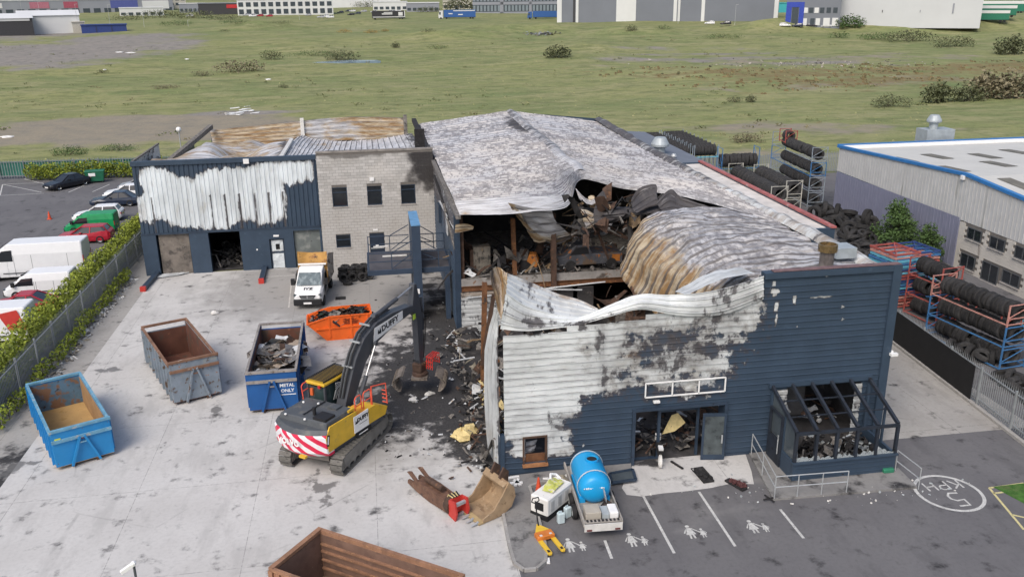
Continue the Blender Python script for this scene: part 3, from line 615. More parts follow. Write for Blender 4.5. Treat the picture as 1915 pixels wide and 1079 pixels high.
pr=[[(22.4,33.75,7.7),(19.6,33.75,8.0),(17.2,33.8,8.0),(16.2,34.2,7.7),(15.6,34.6,7.0),(15.2,34.9,6.3)],
 [(22.4,37,7.65),(19.6,37,7.85),(17.3,37,7.7),(16.2,37.3,7.4),(15.4,37.6,6.2),(14.9,38.2,4.3)],
 [(22.4,41,7.6),(19.6,41,7.95),(17.1,41,7.9),(15.8,41.2,7.4),(14.8,41.4,6.2),(14.2,42.0,3.9)],
 [(22.4,44,7.6),(19.6,44.2,7.95),(17.1,44.6,8.05),(15.7,45,7.75),(14.5,45.4,6.8),(13.8,46.2,4.6)],
 [(22.4,46,7.6),(20.2,47.4,7.9),(17.8,47.3,8.1),(16.2,47.0,7.9),(14.9,46.9,7.3),(14.2,47.0,5.6)]]
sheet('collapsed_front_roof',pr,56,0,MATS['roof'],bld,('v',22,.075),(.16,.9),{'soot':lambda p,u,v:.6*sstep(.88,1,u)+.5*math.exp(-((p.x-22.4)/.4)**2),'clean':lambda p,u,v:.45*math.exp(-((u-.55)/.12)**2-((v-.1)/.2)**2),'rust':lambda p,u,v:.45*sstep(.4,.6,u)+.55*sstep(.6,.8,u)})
sheet('lifted_roof_flap',[[PY(*p) for p in ((1262,545,35.6),(1290,530,35.8),(1320,513,36.0),(1350,505,36.2),(1385,500,36.3))],[PY(*p) for p in ((1285,552,34.3),(1305,542,34.4),(1335,528,34.4),(1370,517,34.4),(1410,512,34.3))]],20,6,MATS['front_clad'],bld,None,(.05,1.5),{'burn':nv_(1.2),'soot':lambda p,u,v:.2,'rust':lambda p,u,v:.5 if u<.4 else .1})
# torn sheets in the gap
def tear(pts,mat,nm='torn_roof_sheet',ribs=5,att=None,cr_=(.08,1.2)):
    rows=[[PY(*p) for p in r] for r in pts]
    sheet(nm,rows,18,0,mat,bld,('v',ribs,.045),cr_,att or {'soot':nv_(.2),'clean':nv_(.9),'rust':nv_(.3)})
DK={'soot':lambda p,u,v:1.0,'clean':nv_(0),'rust':nv_(.5)}
tear([[(950,380,48.2),(985,387,48.4),(1032,393,48.8)],[(970,410,49.2),(1000,415,49.3),(1040,415,49.5)],[(1003,450,50.2),(1035,447,50.3),(1066,438,50.4)]],MATS['roof'],att={'soot':nv_(.15),'clean':nv_(1.1),'rust':lambda p,u,v:.95*(1-sstep(.1,.35,u))+.75*sstep(.6,1,v)})
tear([[(958,385,48.4),(966,391,48.4),(974,397,48.5)],[(978,420,49.4),(984,424,49.4),(990,428,49.5)],[(998,452,50.3),(1010,455,50.3),(1022,452,50.3)]],MATS['roof'],ribs=3,att={'soot':nv_(.2),'clean':nv_(.1),'rust':nv_(1.1)})
tear([[(1085,392,50.5),(1096,393,50.5),(1110,400,50.4)],[(1090,410,50.2),(1100,412,50.2),(1118,410,50.2)],[(1098,428,50),(1108,425,50),(1127,419,50)]],MATS['roof'],ribs=3,att={'soot':nv_(.35),'clean':nv_(.5),'rust':nv_(.8)})
tear([[(1113,384,50.1),(1135,384,50.2),(1168,392,50.5)],[(1110,400,49.7),(1135,402,49.7),(1170,398,50)],[(1112,416,49.2),(1140,412,49.3),(1172,402,49.6)]],MATS['roof'],ribs=3,att=DK)
tear([[(1180,374,49.2),(1196,352,49.8),(1226,346,50.0),(1226,366,49.5)],[(1184,392,48.8),(1206,378,49.2),(1226,368,49.3),(1232,384,48.9)],[(1192,398,48.5),(1214,388,48.7),(1236,384,48.7),(1244,392,48.5)]],MATS['roof'],ribs=4,att=DK)
tear([[(1228,378,48.6),(1254,354,49.2),(1278,370,48.8),(1330,388,48.0)],[(1234,390,48.3),(1256,380,48.5),(1280,388,48.3),(1328,396,47.8)],[(1238,396,48),(1262,397,48),(1290,397,48),(1330,399,47.6)]],MATS['roof'],ribs=4,att=DK)
tear([[(1150,388,50),(1190,385,50),(1230,380,49.5)],[(1130,400,49.4),(1180,398,49.2),(1235,395,48.6)],[(1100,432,50.2),(1160,412,49.4),(1205,400,48.9)]],MATS['roof'],ribs=3,att={'soot':nv_(.95),'clean':nv_(0),'rust':nv_(.4)})
tear([[(1076,352,52),(1090,366,51.2),(1104,374,51),(1112,372,51)],[(1084,372,51),(1094,380,50.6),(1106,384,50.6),(1114,380,50.6)]],MATS['roof'],ribs=3,att={'soot':nv_(.5),'clean':nv_(.5),'rust':nv_(.5)})
tear([[(1100,368,51.2),(1108,366,51.2),(1114,374,51)],[(1104,388,50.8),(1112,390,50.8),(1118,384,50.6)]],MATS['roof'],ribs=2,att={'soot':nv_(.4),'clean':nv_(0),'rust':nv_(.95)})
tear([[(1012,438,50.6),(1040,440,50.6),(1066,436,50.6)],[(1018,452,51),(1044,456,51),(1074,444,51)]],MATS['roof'],ribs=2,att={'soot':nv_(.5),'clean':nv_(0),'rust':nv_(.8)})
tear([[(1082,440,51.2),(1096,430,51.2),(1130,425,51.4),(1148,412,51.4)],[(1080,452,51),(1098,446,51),(1132,440,51.1),(1142,428,51.2)]],MATS['roof'],ribs=2,att={'soot':nv_(.55),'clean':nv_(.4),'rust':nv_(.5)})
tear([[(852,420,49.6),(870,418,49.4),(886,424,49.3)],[(850,436,49.8),(866,434,49.6),(884,430,49.4)]],MATS['roof'],nm='burnt_insulation_flap',ribs=2,att={'soot':nv_(.1),'clean':nv_(0),'rust':nv_(1.1)})
# ---------------- walls and floors
b=MB(); b.box(4.9,22.3,33.45,84.9,-.01,.012); b.build('floor_slab',soot,bld,world=True)
b=MB(); b.box(22.5,22.7,33.55,85,0,7.25); b.build('right_wall',soot,bld,world=True)
b=MB(); b.box(4.72,22.68,84.8,85,0,8.0); b.add([(4.72,84.9,8.0),(22.68,84.9,8.0),(13.6,84.9,8.95)],[(0,1,2)]); b.build('rear_wall',navy,bld,world=True)
sheet('left_wall',[[(4.72,66.4,0),(4.72,50.6,0)],[(4.72,66.4,7.9),(4.72,50.6,7.7)]],20,0,MATS['front_clad'],bld,('v',28,.04),(.03,.7),{'burn':lambda p,u,v:sstep(5.0,6.5,p.z)*.9-.1,'soot':lambda p,u,v:.9*sstep(4,6.5,p.z),'rust':lambda p,u,v:.4*sstep(4,7,p.z)},lin=True)
b=MB(); b.box(4.72,4.9,66.6,84.7,0,7.95); b.build('left_wall',soot,bld,world=True)
b=MB(); b.box(4.66,5.0,50.35,50.62,0,7.7); b.build('corner_post',navyd,bld,world=True)
b=MB(); b.box(4.9,22.4,61.5,61.7,0,7.6); b.build('inner_wall',soot,bld,world=True)
b=MB(); b.box(22.2,22.4,34,61.5,.02,7.5); b.build('inner_wall',soot,bld,world=True)
b=MB(); b.box(5.0,22.2,50.5,61.5,3.14,3.42); b.build('mezzanine_floor',ash,bld,world=True)
b=MB(); b.box(5.0,22.2,50.36,50.49,3.05,3.5); b.build('mezzanine_edge',M('pale_edge',(.30,.285,.27),.9,0,.3,1.5,[(('n',1.5,.55,.68),(.1,.085,.075)),(('n',2,.60,.7),(.2,.1,.05))]),bld,world=True)
b=MB(); b.ibeam((5,50.44,2.88),(22.2,50.44,2.88),.2,.32); b.build('mezzanine_beam',rust,bld,world=True)
sheet('under_floor_cladding',[[(4.95,50.3,.02),(7.6,50.3,.02)],[(4.95,50.3,2.7),(7.6,50.3,2.7)]],20,0,MATS['front_clad'],bld,('v',10,-.05),(.04,1),{'burn':nv_(1.2),'soot':lambda p,u,v:.42,'rust':lambda p,u,v:.75*sstep(1.9,2.6,p.z)+.3},lin=True)
def col(p,q,w=.22,h=.22,mat=rustd,nm='steel_column',fn='ibeam'):
    b=MB(); b.ibeam(p,q,w,h,.03,(0,1,0)); b.build(nm,mat,bld,world=True)
col((10.75,50.2,0),(10.62,50.2,7.4),.3,.3); col((5.0,41.0,0),(5.25,41.1,6.3),.24,.24,rust)
col((4.95,40.6,2.1),(5.6,40.4,5.9),.18,.2,rustd); col((8.4,51,3.4),(8.3,51,7.0),.26,.26,rust); col((5.15,50.7,3.4),(5.12,50.7,7.5),.2,.2,rustd)
col((14.6,51,3.4),(13.2,50.8,6.9),.14,.16,rustd); col((15.6,50.4,.1),(16.4,50.2,3.4),.16,.2,rustd); col((13.2,52,3.4),(12.6,51,7.3),.14,.16)
col((14.2,50.9,6.3),(16.4,50,4.9),.1,.14,rustd,'bent_purlin'); col((13.4,50.9,6.2),(15.9,50.3,5.3),.1,.14,rustd,'bent_purlin'); col((15.0,51,5.3),(16.6,50.2,6.2),.1,.14,ash,'bent_purlin')
col((4.9,40.8,1.9),(5.9,41,2.1),.12,.14,rust,'bent_purlin'); col((5.2,49.2,3.9),(7.4,49,4.3),.08,.1,ash,'bent_purlin')
for k,(a,c) in enumerate((((9.2,50.2,2.6),(13.8,49.6,3.05)),((8,50.2,2.75),(12.4,49.8,2.55)),((5.3,50.2,2.35),(8.8,50.1,2.55)))): b=MB(); b.tube(a,c,.05,6); b.build('sagging_pipe',galv,bld,world=True)
for (x,y,z0,z1,w) in ((13.8,47,0,2.9,.09),(14.8,47.5,0,2.9,.09),(13.8,47.2,2.85,2.95,1.1)):
    b=MB(); b.box(x-.05,x+w,y-.05,y+.05,z0,z1); b.build('door_frame',ash,bld,world=True)
b=MB(); b.box(12.2,13.2,50.1,50.28,0,2.6); b.box(10.9,11.9,50.1,50.3,0,2.6); b.build('scorched_panel',soot,bld,world=True)
# left eave: blackened trims peeling away
for i,(p,q,wd,mt) in enumerate((((4.75,84,7.95),(4.78,67,7.9),.3,char),((4.7,66,7.9),(4.75,48.4,7.85),.28,ash),((4.58,64,7.2),(4.7,52,6.4),.16,char),((4.55,56,6.9),(4.7,50.5,5.4),.14,ash),((4.6,60,6.2),(4.72,50.5,6.6),.1,bare))):
    b=MB(); b.beam(p,q,wd,wd*.7); b.build('eave_trim',mt,bld,world=True)
b=MB(); b.box(4.56,4.62,54.0,54.9,5.3,6.6); b.build('peeling_panel',bare,bld,world=True)
b=MB(); b.box(4.5,4.68,60,60.9,4.6,5.9); b.build('side_window',navyd,bld,world=True)
# right eave gutter, rough and blackened
def gut(pts):
    rows=[]
    for k in ((-.42,.1),(-.15,.34),(.25,.34),(.45,.0)): rows.append([Vector((x+k[0],y,z+k[1])) for x,y,z in pts])
    sheet('eave_gutter',rows,60,6,MATS['front_clad'],bld,None,(.12,.9),{'burn':nv_(1.1),'soot':lambda p,u,v:.5*sstep(.4,.7,u)+.32,'rust':nv_(.7)})
gut([(22.8,35.5,7.5),(22.8,42,7.55),(22.7,50,7.5),(22.5,57,7.55),(22.3,66,7.65),(22.4,75,7.75),(22.5,85.2,7.85)])
# ---------------- annex along the right side
b=MB(); b.box(23.2,24.98,43.85,63.8,7.15,7.3); b.build('annex_roof',M('annex_white',(.60,.57,.53),.8,0,.2,.8,[(('n',1.2,.6,.7),(.33,.3,.27))]),bld,world=True)
b=MB(); b.prism([(22.72,43.6),(25.2,43.6),(25.2,64),(22.72,64),(22.72,63.82),(25.0,63.82),(25.0,43.8),(22.72,43.8)],0,7.4); b.build('annex_wall',navy,bld,world=True)
b=MB(); b.box(24.96,25.26,43.55,64.05,7.41,7.52); b.build('annex_red_coping',M('red_coping',(.36,.11,.10),.6,0,.25,1.5,[(('n',2,.58,.7),(.45,.3,.28))]),bld,world=True)
b=MB(); b.box(22.75,27.5,64.3,86,0,6.18); b.build('rear_annex_wall',navy,bld,world=True)
b=MB(); b.add([(22.75,64.1,6.75),(27.7,64.1,6.35),(27.7,86.2,6.35),(22.75,86.2,6.75),(22.75,64.1,6.6),(27.7,64.1,6.2),(27.7,86.2,6.2),(22.75,86.2,6.6)],[(0,1,2,3),(4,7,6,5),(0,4,5,1),(1,5,6,2),(2,6,7,3),(3,7,4,0)]); b.build('rear_annex_roof',M('slate_grey_roof',(.15,.165,.195),.6,0,.1,1),bld,world=True)
def cowl(x,y,z,s,name,par,mat=galv):
    b=MB(); b.lathe([(0.001,-.25),(.42*s,-.25),(.42*s,.45*s),(.5*s,.5*s),(.72*s,.62*s),(.72*s,.78*s),(.46*s,1.25*s),(.40*s,1.3*s),(.001,1.32*s)],18,Matrix.Translation((x,y,z))); b.build(name,mat,par,smooth=False,world=True)
cowl(24.9,73,6.5,1.1,'roof_cowl',bld,M('cowl_grey',(.36,.40,.42),.5,.2,.15,2)); cowl(25.3,70.5,6.45,.35,'roof_cowl',bld)
b=MB(); b.lathe([(.001,7.5),(.32,7.5),(.32,8.75),(.30,8.76),(.001,8.76)],16,Matrix.Translation((20.1,35.2,0))); fl=b.build('flue_pipe',M('flue_steel',(.16,.14,.13),.5,.4,.4,3),bld,world=True)
b=MB(); b.lathe([(.35,8.78),(.43,8.78),(.43,9.1),(.36,9.12),(.36,8.95),(.001,8.93)],18,Matrix.Translation((20.1,35.2,0))); b.build('flue_collar',M('brass_collar',(.24,.17,.08),.35,.6,.4,4,[(('n',4,.55,.7),(.06,.05,.04))]),fl,world=True)
b=MB(); b.box(21.4,22.4,36.6,37.6,7.9,8.4); b.build('roof_box_vent',M('cowl_grey',(.36,.40,.42)),bld,world=True)
# ---------------- window, entrance, sign frame
b=MB(); b.box(5.74,5.82,FY-.06,FY+.12,.5,1.85); b.box(6.74,6.82,FY-.06,FY+.12,.5,1.85); b.box(5.82,6.74,FY-.06,FY+.12,1.78,1.85); wf=b.build('window_frame',rustd,bld,world=True)
b=MB(); b.box(5.72,6.84,FY-.16,FY+.1,.42,.54); b.build('sill',M('orange_sill',(.36,.17,.075),.8,0,.3,4),wf,world=True)
b=MB(); b.box(5.83,6.73,FY+.05,FY+.13,.54,.95); b.build('lower_board',rust,wf,world=True)
tear([[(984,826,33.7),(998,824,33.7),(1006,822,33.8)],[(984,848,33.5),(994,846,33.6),(1000,842,33.7)]],MATS['roof'],nm='loose_sheet',ribs=2,att={'soot':nv_(.3),'clean':nv_(.4),'rust':nv_(.3)})
ent=MB()
for x in (10.60,14.82): ent.box(x,x+.14,FY-.12,FY+.5,0,2.74)
ent.box(10.74,14.82,FY-.12,FY+.5,2.62,2.76); ent.box(11.9,12.02,FY+.3,FY+.42,0,2.6); ent.box(13.72,13.82,FY+.3,FY+.42,0,2.6); ent.box(12.02,13.72,FY+.3,FY+.42,2.3,2.4); ent.box(10.74,11.9,FY+.3,FY+.42,.0,.1)
en=ent.build('entrance_frame',navyd,bld,world=True)
T_=Matrix.Translation((13.8,FY-.18,.02))@Matrix.Rotation(R(-9),4,'Z')
b=MB(); b.box(0,.1,0,.05,0,2.3,T_); b.box(.95,1.05,0,.05,0,2.3,T_); b.box(.1,.95,0,.05,0,.25,T_); b.box(.1,.95,0,.05,2.15,2.3,T_); dl=b.build('entrance_door',navyd,bld,world=True)
b=MB(); b.box(.1,.95,.02,.035,.25,2.15,T_); b.build('door_pane',M('smoked_pane',(.075,.09,.095),.3,0,.3,2,[(('n',3,.5,.7),(.03,.035,.038))]),dl,world=True)
b=MB(); b.box(.86,.92,-.06,-.01,.85,1.25,T_); b.build('handle',galv,dl,world=True)
b=MB(); b.box(15.0,15.75,FY+.05,FY+1.0,0,2.6); b.build('entrance_side_wall',navyd,bld,world=True)
sf=thing('sign_frame','empty white metal sign frame over the showroom entrance','sign frame',(12.9,FY-.1,3.3))
x0,x1,z0,z1=11.12,14.74,3.30,3.96
for i,(a,c) in enumerate((((x0,z0),(x1,z0)),((x0,z1),(x1,z1)),((x0,z0),(x0,z1)),((x1,z0),(x1,z1)),((12.33,z0),(12.33,z1)),((13.54,z0),(13.54,z1)))): MB().beam((a[0],FY-.12,a[1]),(c[0],FY-.12,c[1]),.055).build('rail' if i<2 else 'upright',white,sf,world=True)
b=MB(); b.box(11.5,11.78,FY-.2,FY-.03,3.02,3.1); wl=b.build('wall_light',white); tag(wl,'small white wall light under the empty sign frame','light')
b=MB(); b.box(22.42,22.75,FY-.3,FY-.12,4.4,4.52); b.box(22.5,22.6,FY-.13,FY-.02,4.3,4.6); tag(b.build('security_camera',white),'small white security camera on the right corner of the showroom','camera')
# ---------------- lean-to glazed porch, burnt out
porch_m=M('charred_frame',(.02,.026,.038),.6,0,.3,2,[(('n',4,.56,.68),(.01,.01,.011))])
por=thing('glazed_porch','burnt navy lean-to porch with bare rafters and smashed glass','porch',(19.4,30.75,0))
X0,X1,YF,YB,ZF,ZB=16.92,21.66,30.5,33.08,2.28,3.3
b=MB(); b.box(X0,X1,YF,YF+.16,.05,.88); pw=b.build('front_dwarf_wall',navy,por,world=True)
for z in (.22,.44,.66): MB().box(X0+.12,X1-.1,YF-.03,YF-.002,z,z+.045).build('cladding_rib',navy,pw,world=True)
b=MB(); b.box(X0-.06,X1+.06,YF-.08,YF+.2,.88,.96); b.build('cill',navy,por,world=True)
n=5
for i in range(n+1):
    x=X0+.06+(X1-X0-.12)*i/n
    MB().beam((x,YF+.06,.96),(x,YF+.06,ZF),.12,.14,(0,1,0)).build('mullion',porch_m,por,world=True)
    MB().beam((x,YF+.06,ZF+.06),(x,YB,ZB+.03),.12,.16).build('rafter',porch_m,por,world=True)
b=MB(); b.beam((X0,YF+.06,ZF+.0),(X1,YF+.06,ZF+.0),.12,.12); b.build('eaves_beam',porch_m,por,world=True)
b=MB(); b.beam((X0-.1,YB+.04,ZB+.06),(X1+.1,YB+.04,ZB+.06),.14,.2); b.build('wall_plate',navy,por,world=True)
def sidewall(x,door):
    b=MB(); b.box(x,x+.12,YF+.17,(YF+1.15 if door else YB),0.05,.96); MB().box(x,x+.12,YB-.14,YB,.97,3.1).build('wall_stud',navy,por,world=True); MB().box(x+.02,x+.1,YF+1.06,YF+1.16,.97,2.6).build('wall_stud',navy,por,world=True)
    s_=b.build('side_wall',navy,por,world=True)
    if door:
        d=MB(); d.box(x-.06,x+.03,YF+1.18,YB-.16,.06,1.3); d.box(x-.06,x+.03,YF+1.18,YF+1.3,1.3,2.5); d.box(x-.06,x+.03,YB-.28,YB-.16,1.3,2.5); d.box(x-.06,x+.03,YF+1.3,YB-.28,2.4,2.5)
        do=d.build('porch_door',porch_m,por,world=True); MB().tube((x-.12,YF+1.3,.7),(x-.12,YF+1.3,1.6),.025,6).build('handle',galv,do,world=True)
sidewall(X0,True); sidewall(X1-.12,False)
for x in (X0+.05,): MB().add([(x,YF+.2,.98),(x,YF+1.1,.98),(x,YF+1.1,ZF+.35),(x,YF+.2,ZF)],[(0,1,2,3)]).build('side_pane',glassg,por,world=True); MB().add([(x,YF+1.2,1.3),(x,YB-.2,1.3),(x,YB-.2,ZB-.1),(x,YF+1.2,ZF+.4)],[(0,1,2,3)]).build('side_pane',glassg,por,world=True)
for z in (.33,.66): MB().beam((X0+.1,YF+.06+(YB-YF)*z,ZF+(ZB-ZF)*z+.02),(X1-.1,YF+.06+(YB-YF)*z,ZF+(ZB-ZF)*z+.02),.05,.05).build('roof_bar',porch_m,por,world=True)
b=MB(); q=random.Random(5)
for i in range(n):
    xa=X0+.12+(X1-X0-.12)*i/n; wd=(X1-X0-.12)/n-.12; k=8; pts=[(xa,.96)]+[(xa+wd*j/k,.96+q.uniform(.03,.24)) for j in range(k+1)]+[(xa+wd,.96)]
    b=MB(); b.prismY(pts,YF+.05,YF+.062); b.build('broken_pane',M('crazed_glass',(.36,.40,.41),.3,0,.4,20,[(('n',20,.5,.6),(.1,.11,.12))]),por,world=True)
b=MB(); b.box(X0+.1,X1-.1,YF+.18,FY,.02,.06); b.build('porch_floor',char,por,world=True)
# wall seen inside the porch
for xa,xb in ((17.15,17.75),(21.0,21.35)): sheet('inner_cladding',[[(xa,FY-.05,.1),(xb,FY-.05,.1)],[(xa,FY-.05,3.1),(xb,FY-.05,3.1)]],4,0,MATS['front_clad'],por,('v',12,-.04),(0,1),{'burn':nv_(.62),'soot':nv_(.35),'rust':nv_(0)},lin=True)
MB().box(18.7,20.4,36.4,36.6,0,2.9).build('partition',M('grey_partition',(.13,.13,.135),.9,0,.3,2),bld,world=True)
# ---------------- debris
def debris(name,region,n,zf,mats,seed,smin=.08,smax=.5,h=.0,label=None):
    q=random.Random(seed); b=MB()
    for i in range(n):
        x,y=region(q); b.k=q.randrange(len(mats)); z=zf(x,y)
        s=q.uniform(smin,smax)*(1 if q.random()<.8 else 1.8); ty=q.random(); z+=q.random()*h
        Rm=Matrix.Rotation(q.uniform(0,6.3),4,'Z')@Matrix.Rotation(q.uniform(-.7,.7),4,'X')@Matrix.Rotation(q.uniform(-.7,.7),4,'Y'); Tm=Matrix.Translation((x,y,z+s*.12))@Rm
        if ty<.45:      # crumpled plate
            k=s; vs=[(u*k+q.uniform(-.2,.2)*k,v*k*.7+q.uniform(-.2,.2)*k,q.uniform(-.25,.25)*k) for v in (-1,0,1) for u in (-1,0,1)]
            b.add([(p[0]*.5,p[1]*.5,p[2]*.6) for p in vs],[(0,1,4,3),(1,2,5,4),(3,4,7,6),(4,5,8,7)],Tm)
        elif ty<.75: b.box(-s,s,-.035,.035,-.03,.03,Tm)
        else: b.ball((0,0,0),s*.35,5,4,.4,q.randrange(99)); b.v[-25:]=[Tm@v for v in b.v[-25:]]
    o=b.build(name,mats); o['kind']='stuff'; o['label']=label; return o
rect=lambda x0,x1,y0,y1:(lambda q:(q.uniform(x0,x1),q.uniform(y0,y1)))
zc=lambda c:(lambda x,y:c)
DM=[char,ash,rustd,soot,bare]
debris('fire_debris',rect(5.2,21.8,35,50),700,lambda x,y:.05+.9*max(0,fbm(Vector((x*.4,y*.4,2)),3)+.4),DM,1,.15,.7,.3,'charred wreckage heaped on the floor of the burnt hall')
debris('fire_debris',rect(5.2,21,50.6,56),560,zc(3.42),[char,ash,rustd,soot,bare,ash],2,.08,.45,.35,'burnt clutter strewn along the upper floor edge')
def reg3(q):
    t=q.random(); y=33.3+t*17; return (4.55-abs(q.gauss(0,.55))-.6*math.exp(-((y-36)/2)**2)*q.random(),y)
debris('fire_debris',reg3,250,lambda x,y:.02+.35*max(0,1-(4.7-x)/1.0),[ash,ash,char,rustd,ash,bare,char],3,.06,.35,.12,'broken rubble spilled along the missing side wall')
debris('fire_debris',rect(4.8,5.8,33.6,41),260,zc(.05),[ash,char,rustd,bare,foam],4,.1,.5,.9,'rubble heaped inside the torn front corner')
debris('fire_debris',rect(17.2,21.4,30.8,33.1),420,zc(.06),[char,char,soot,char,ash,M('glass_bits',(.35,.38,.39),.3)],6,.06,.4,.75,'black burnt litter on the porch floor')
debris('fire_debris',rect(10.9,14.6,33.8,36.5),110,zc(.05),[char,soot,ash,rustd],7,.1,.5,.5,'black burnt litter inside the showroom entrance')
def sc(q):
    p=G(q.uniform(700,900),q.uniform(560,860)); return (min(p.x,4.3),p.y)
debris('scattered_litter',sc,340,zc(.0),[ash,char,char,ash,bare],8,.03,.11,0,'small burnt scraps scattered over the sooty yard')
def sc2(q): p=G(q.gauss(1560,110),q.gauss(915,14)); return (p.x,p.y)
debris('glass_shards',sc2,150,zc(.02),[M('glass_bits',(.35,.38,.39),.3),whited],9,.02,.06,0,'scattered broken glass in front of the porch')

# ---------------- tangled wreckage on the upper floor
def tangle(name,reg,n,mats,seed,label,lmin=.6,lmax=2.6):
    q=random.Random(seed); b=MB()
    for i in range(n):
        b.k=q.randrange(len(mats)); p=Vector(reg(q)); a=q.uniform(0,6.3); L=q.uniform(lmin,lmax); el=q.gauss(0,.45)
        if q.random()<.6:
            d=Vector((math.cos(a),math.sin(a)*.6,el)); k=Vector((q.uniform(-.4,.4),q.uniform(-.3,.3),q.uniform(-.5,.2)))
            pts=[p+d*L*t/3+k*(t/3)**2*L*.6 for t in range(4)]; w_=q.uniform(.03,.11)
            for c,e in zip(pts,pts[1:]): b.beam(c,e,w_,w_*q.uniform(.5,1.6))
        else:
            w_=q.uniform(.10,.42); rows=[]
            for t in range(6):
                c=p+Vector((math.cos(a),math.sin(a)*.6,el))*L*t/5+Vector((0,0,.35*math.sin(t*1.3+i))); s_=Vector((-math.sin(a)*w_,math.cos(a)*w_,q.uniform(-.25,.25)))
                rows.append((c-s_,c+s_*.2+Vector((0,0,q.uniform(-.1,.15))),c+s_))
            v=[x for r_ in rows for x in r_]; b.add(v,[(t*3+k,t*3+k+1,(t+1)*3+k+1,(t+1)*3+k) for t in range(5) for k in range(2)])
    o=b.build(name,mats); o['kind']='stuff'; o['label']=label; return o
tm_=[char,rustd,ash,rustd,soot,char,soot,char,ash,M('scorched_tan',(.24,.17,.10),.85,0,.4,3,[(('n',4,.52,.64),(.07,.05,.04))])]
tangle('twisted_steelwork',lambda q:(q.uniform(5.3,10.6),q.uniform(50.6,54.5),3.45+abs(q.gauss(0,.55))),80,tm_,51,'twisted steel and sheeting heaped on the upper floor')
tangle('twisted_steelwork',lambda q:(q.uniform(12,17),q.uniform(48.5,52.5),5.6+q.uniform(0,2.3)),80,tm_,52,'tangled purlins and torn sheets hanging in the roof gap',.5,2.2)
tangle('twisted_steelwork',lambda q:(q.uniform(6,16),q.uniform(38,49),.4+abs(q.gauss(0,.9))),90,tm_,53,'collapsed steelwork lying across the hall floor',1,4)
tangle('twisted_steelwork',lambda q:(q.uniform(12.8,14.6),q.uniform(37,47),1.+q.uniform(0,3.2)),50,tm_,54,'scorched strips hanging under the curled roof sheet',.5,2)
tangle('twisted_steelwork',lambda q:(4.7+q.gauss(0,.35),q.uniform(34,50),.15+abs(q.gauss(0,.25))),20,[ash,char,rustd,ash,M('rubble_stone',(.30,.27,.21),.95,0,.3,4)],55,'bent strips and bars in the rubble of the side wall',.4,1.5)
fc=thing('scorched_cabinet','tall scorched metal cabinet standing at the left of the upper floor','cabinet',(6.0,51.4,3.42))
sb_=M('scorched_cabinet',(.19,.17,.14),.8,0,.4,2,[(('n',2.5,.5,.62),(.06,.055,.05)),(('n',1.4,.58,.7),(.30,.17,.07))])
MB().box(-.1,.95,0,.7,0,1.75).build('carcass',sb_,fc); MB().box(-.3,-.101,0,.65,.0,1.6).build('open_door',rustd,fc); MB().box(.0,.85,-.02,-.001,.1,1.6).build('front_panel',soot if 0 else sb_,fc)
om_=M('scorched_orange',(.45,.16,.03),.7,0,.3,2,[(('n',2.5,.55,.65),(.05,.04,.04))])
ot=thing('burnt_machine','burnt machine with an orange cowl on the upper floor beside the steel post','machine',(9.3,51.2,3.42),R(-15)); MB().box(-.55,.45,0,.7,0,.75).build('base_frame',dgrey if 0 else char,ot,bevel=.05); MB().prismY([(-.1,.76),(.5,.3),(.62,.75),(.45,1.15),(.05,1.2)],-.05,.6).build('cowl',om_,ot,clean=True); MB().prismY([(-.8,.5),(-.1,.76),(.0,1.3),(-.5,1.5)],.1,.5).build('cover',ash,ot,clean=True)
bc=thing('burnt_pickup','gutted dark van shell with rust-orange patches parked on the upper floor','van',(13.15,51.75,3.44),R(182))
bmt=M('burnt_van_paint',(.075,.078,.09),.7,0,.4,1.5,[(('n',1.2,.52,.62),(.13,.09,.06)),(('n',2.6,.60,.66),(.36,.13,.03)),(('n',4,.62,.7),(.22,.21,.2))])
MB().prismY([(-2.1,.35),(2.0,.35),(2.1,.9),(1.55,1.05),(1.0,1.62),(.1,1.66),(-.1,1.05),(-2.1,1.0)],-.85,.85).build('body_shell',bmt,bc,clean=True,bevel=.05)
MB().prismY([(1.35,1.05),(.95,1.5),(.2,1.52),(.1,1.08)],.851,.87).build('window_opening',black,bc,clean=True)
for x in (-1.35,1.3): MB().lathe([(.001,-.1),(.34,-.1),(.36,0),(.34,.1),(.001,.1)],14,Matrix.Translation((x,.86,.36))@Matrix.Rotation(R(90),4,'X')).build('wheel',char,bc)
MB().prismY([(-1.9,.5),(-1.35,.5),(-1.4,.95),(-1.9,.92)],.852,.872).build('rust_patch',om_,bc,clean=True)
# ---------------------------------------------------------------- burnt workshop and block office at the back of the yard
LY=66.5
ws=thing('burnt_workshop','low navy workshop with white blistered cladding and sagging rusted roof','building',(-10.5,LY,0))
def zz(a,c): return wz(240+a*.2409,270+c*.2409,LY)
LB=[zz(*p) for p in ((95,210),(175,170),(290,200),(390,250),(500,260),(600,205),(700,190),(830,185),(940,175),(1040,140),(1200,130),(1330,130),(1440,125),(1445,280),(1320,300),(1260,320),(1200,300),(1218,400),(1218,560),(1190,600),(1050,625),(960,600),(890,580),(850,610),(760,652),(620,658),(480,640),(350,640),(280,590),(180,570),(165,610),(95,590),(70,430),(130,370),(90,300))]
def lburn(p,u,v):
    s=min(1.2,max(-.3,.5+1.3*polysd(p.x,p.z,LB)))
    return s
def lsoot(p,u,v):                     # dark paint left along the panel joints
    a=p.x+17.05; k=abs((a/1.04)%1-.5); line=1 if k>.455 else 0
    return line*(.9 if (p.z<6.0 or a>11.0) else .2)*(1 if a>.8 else 0)
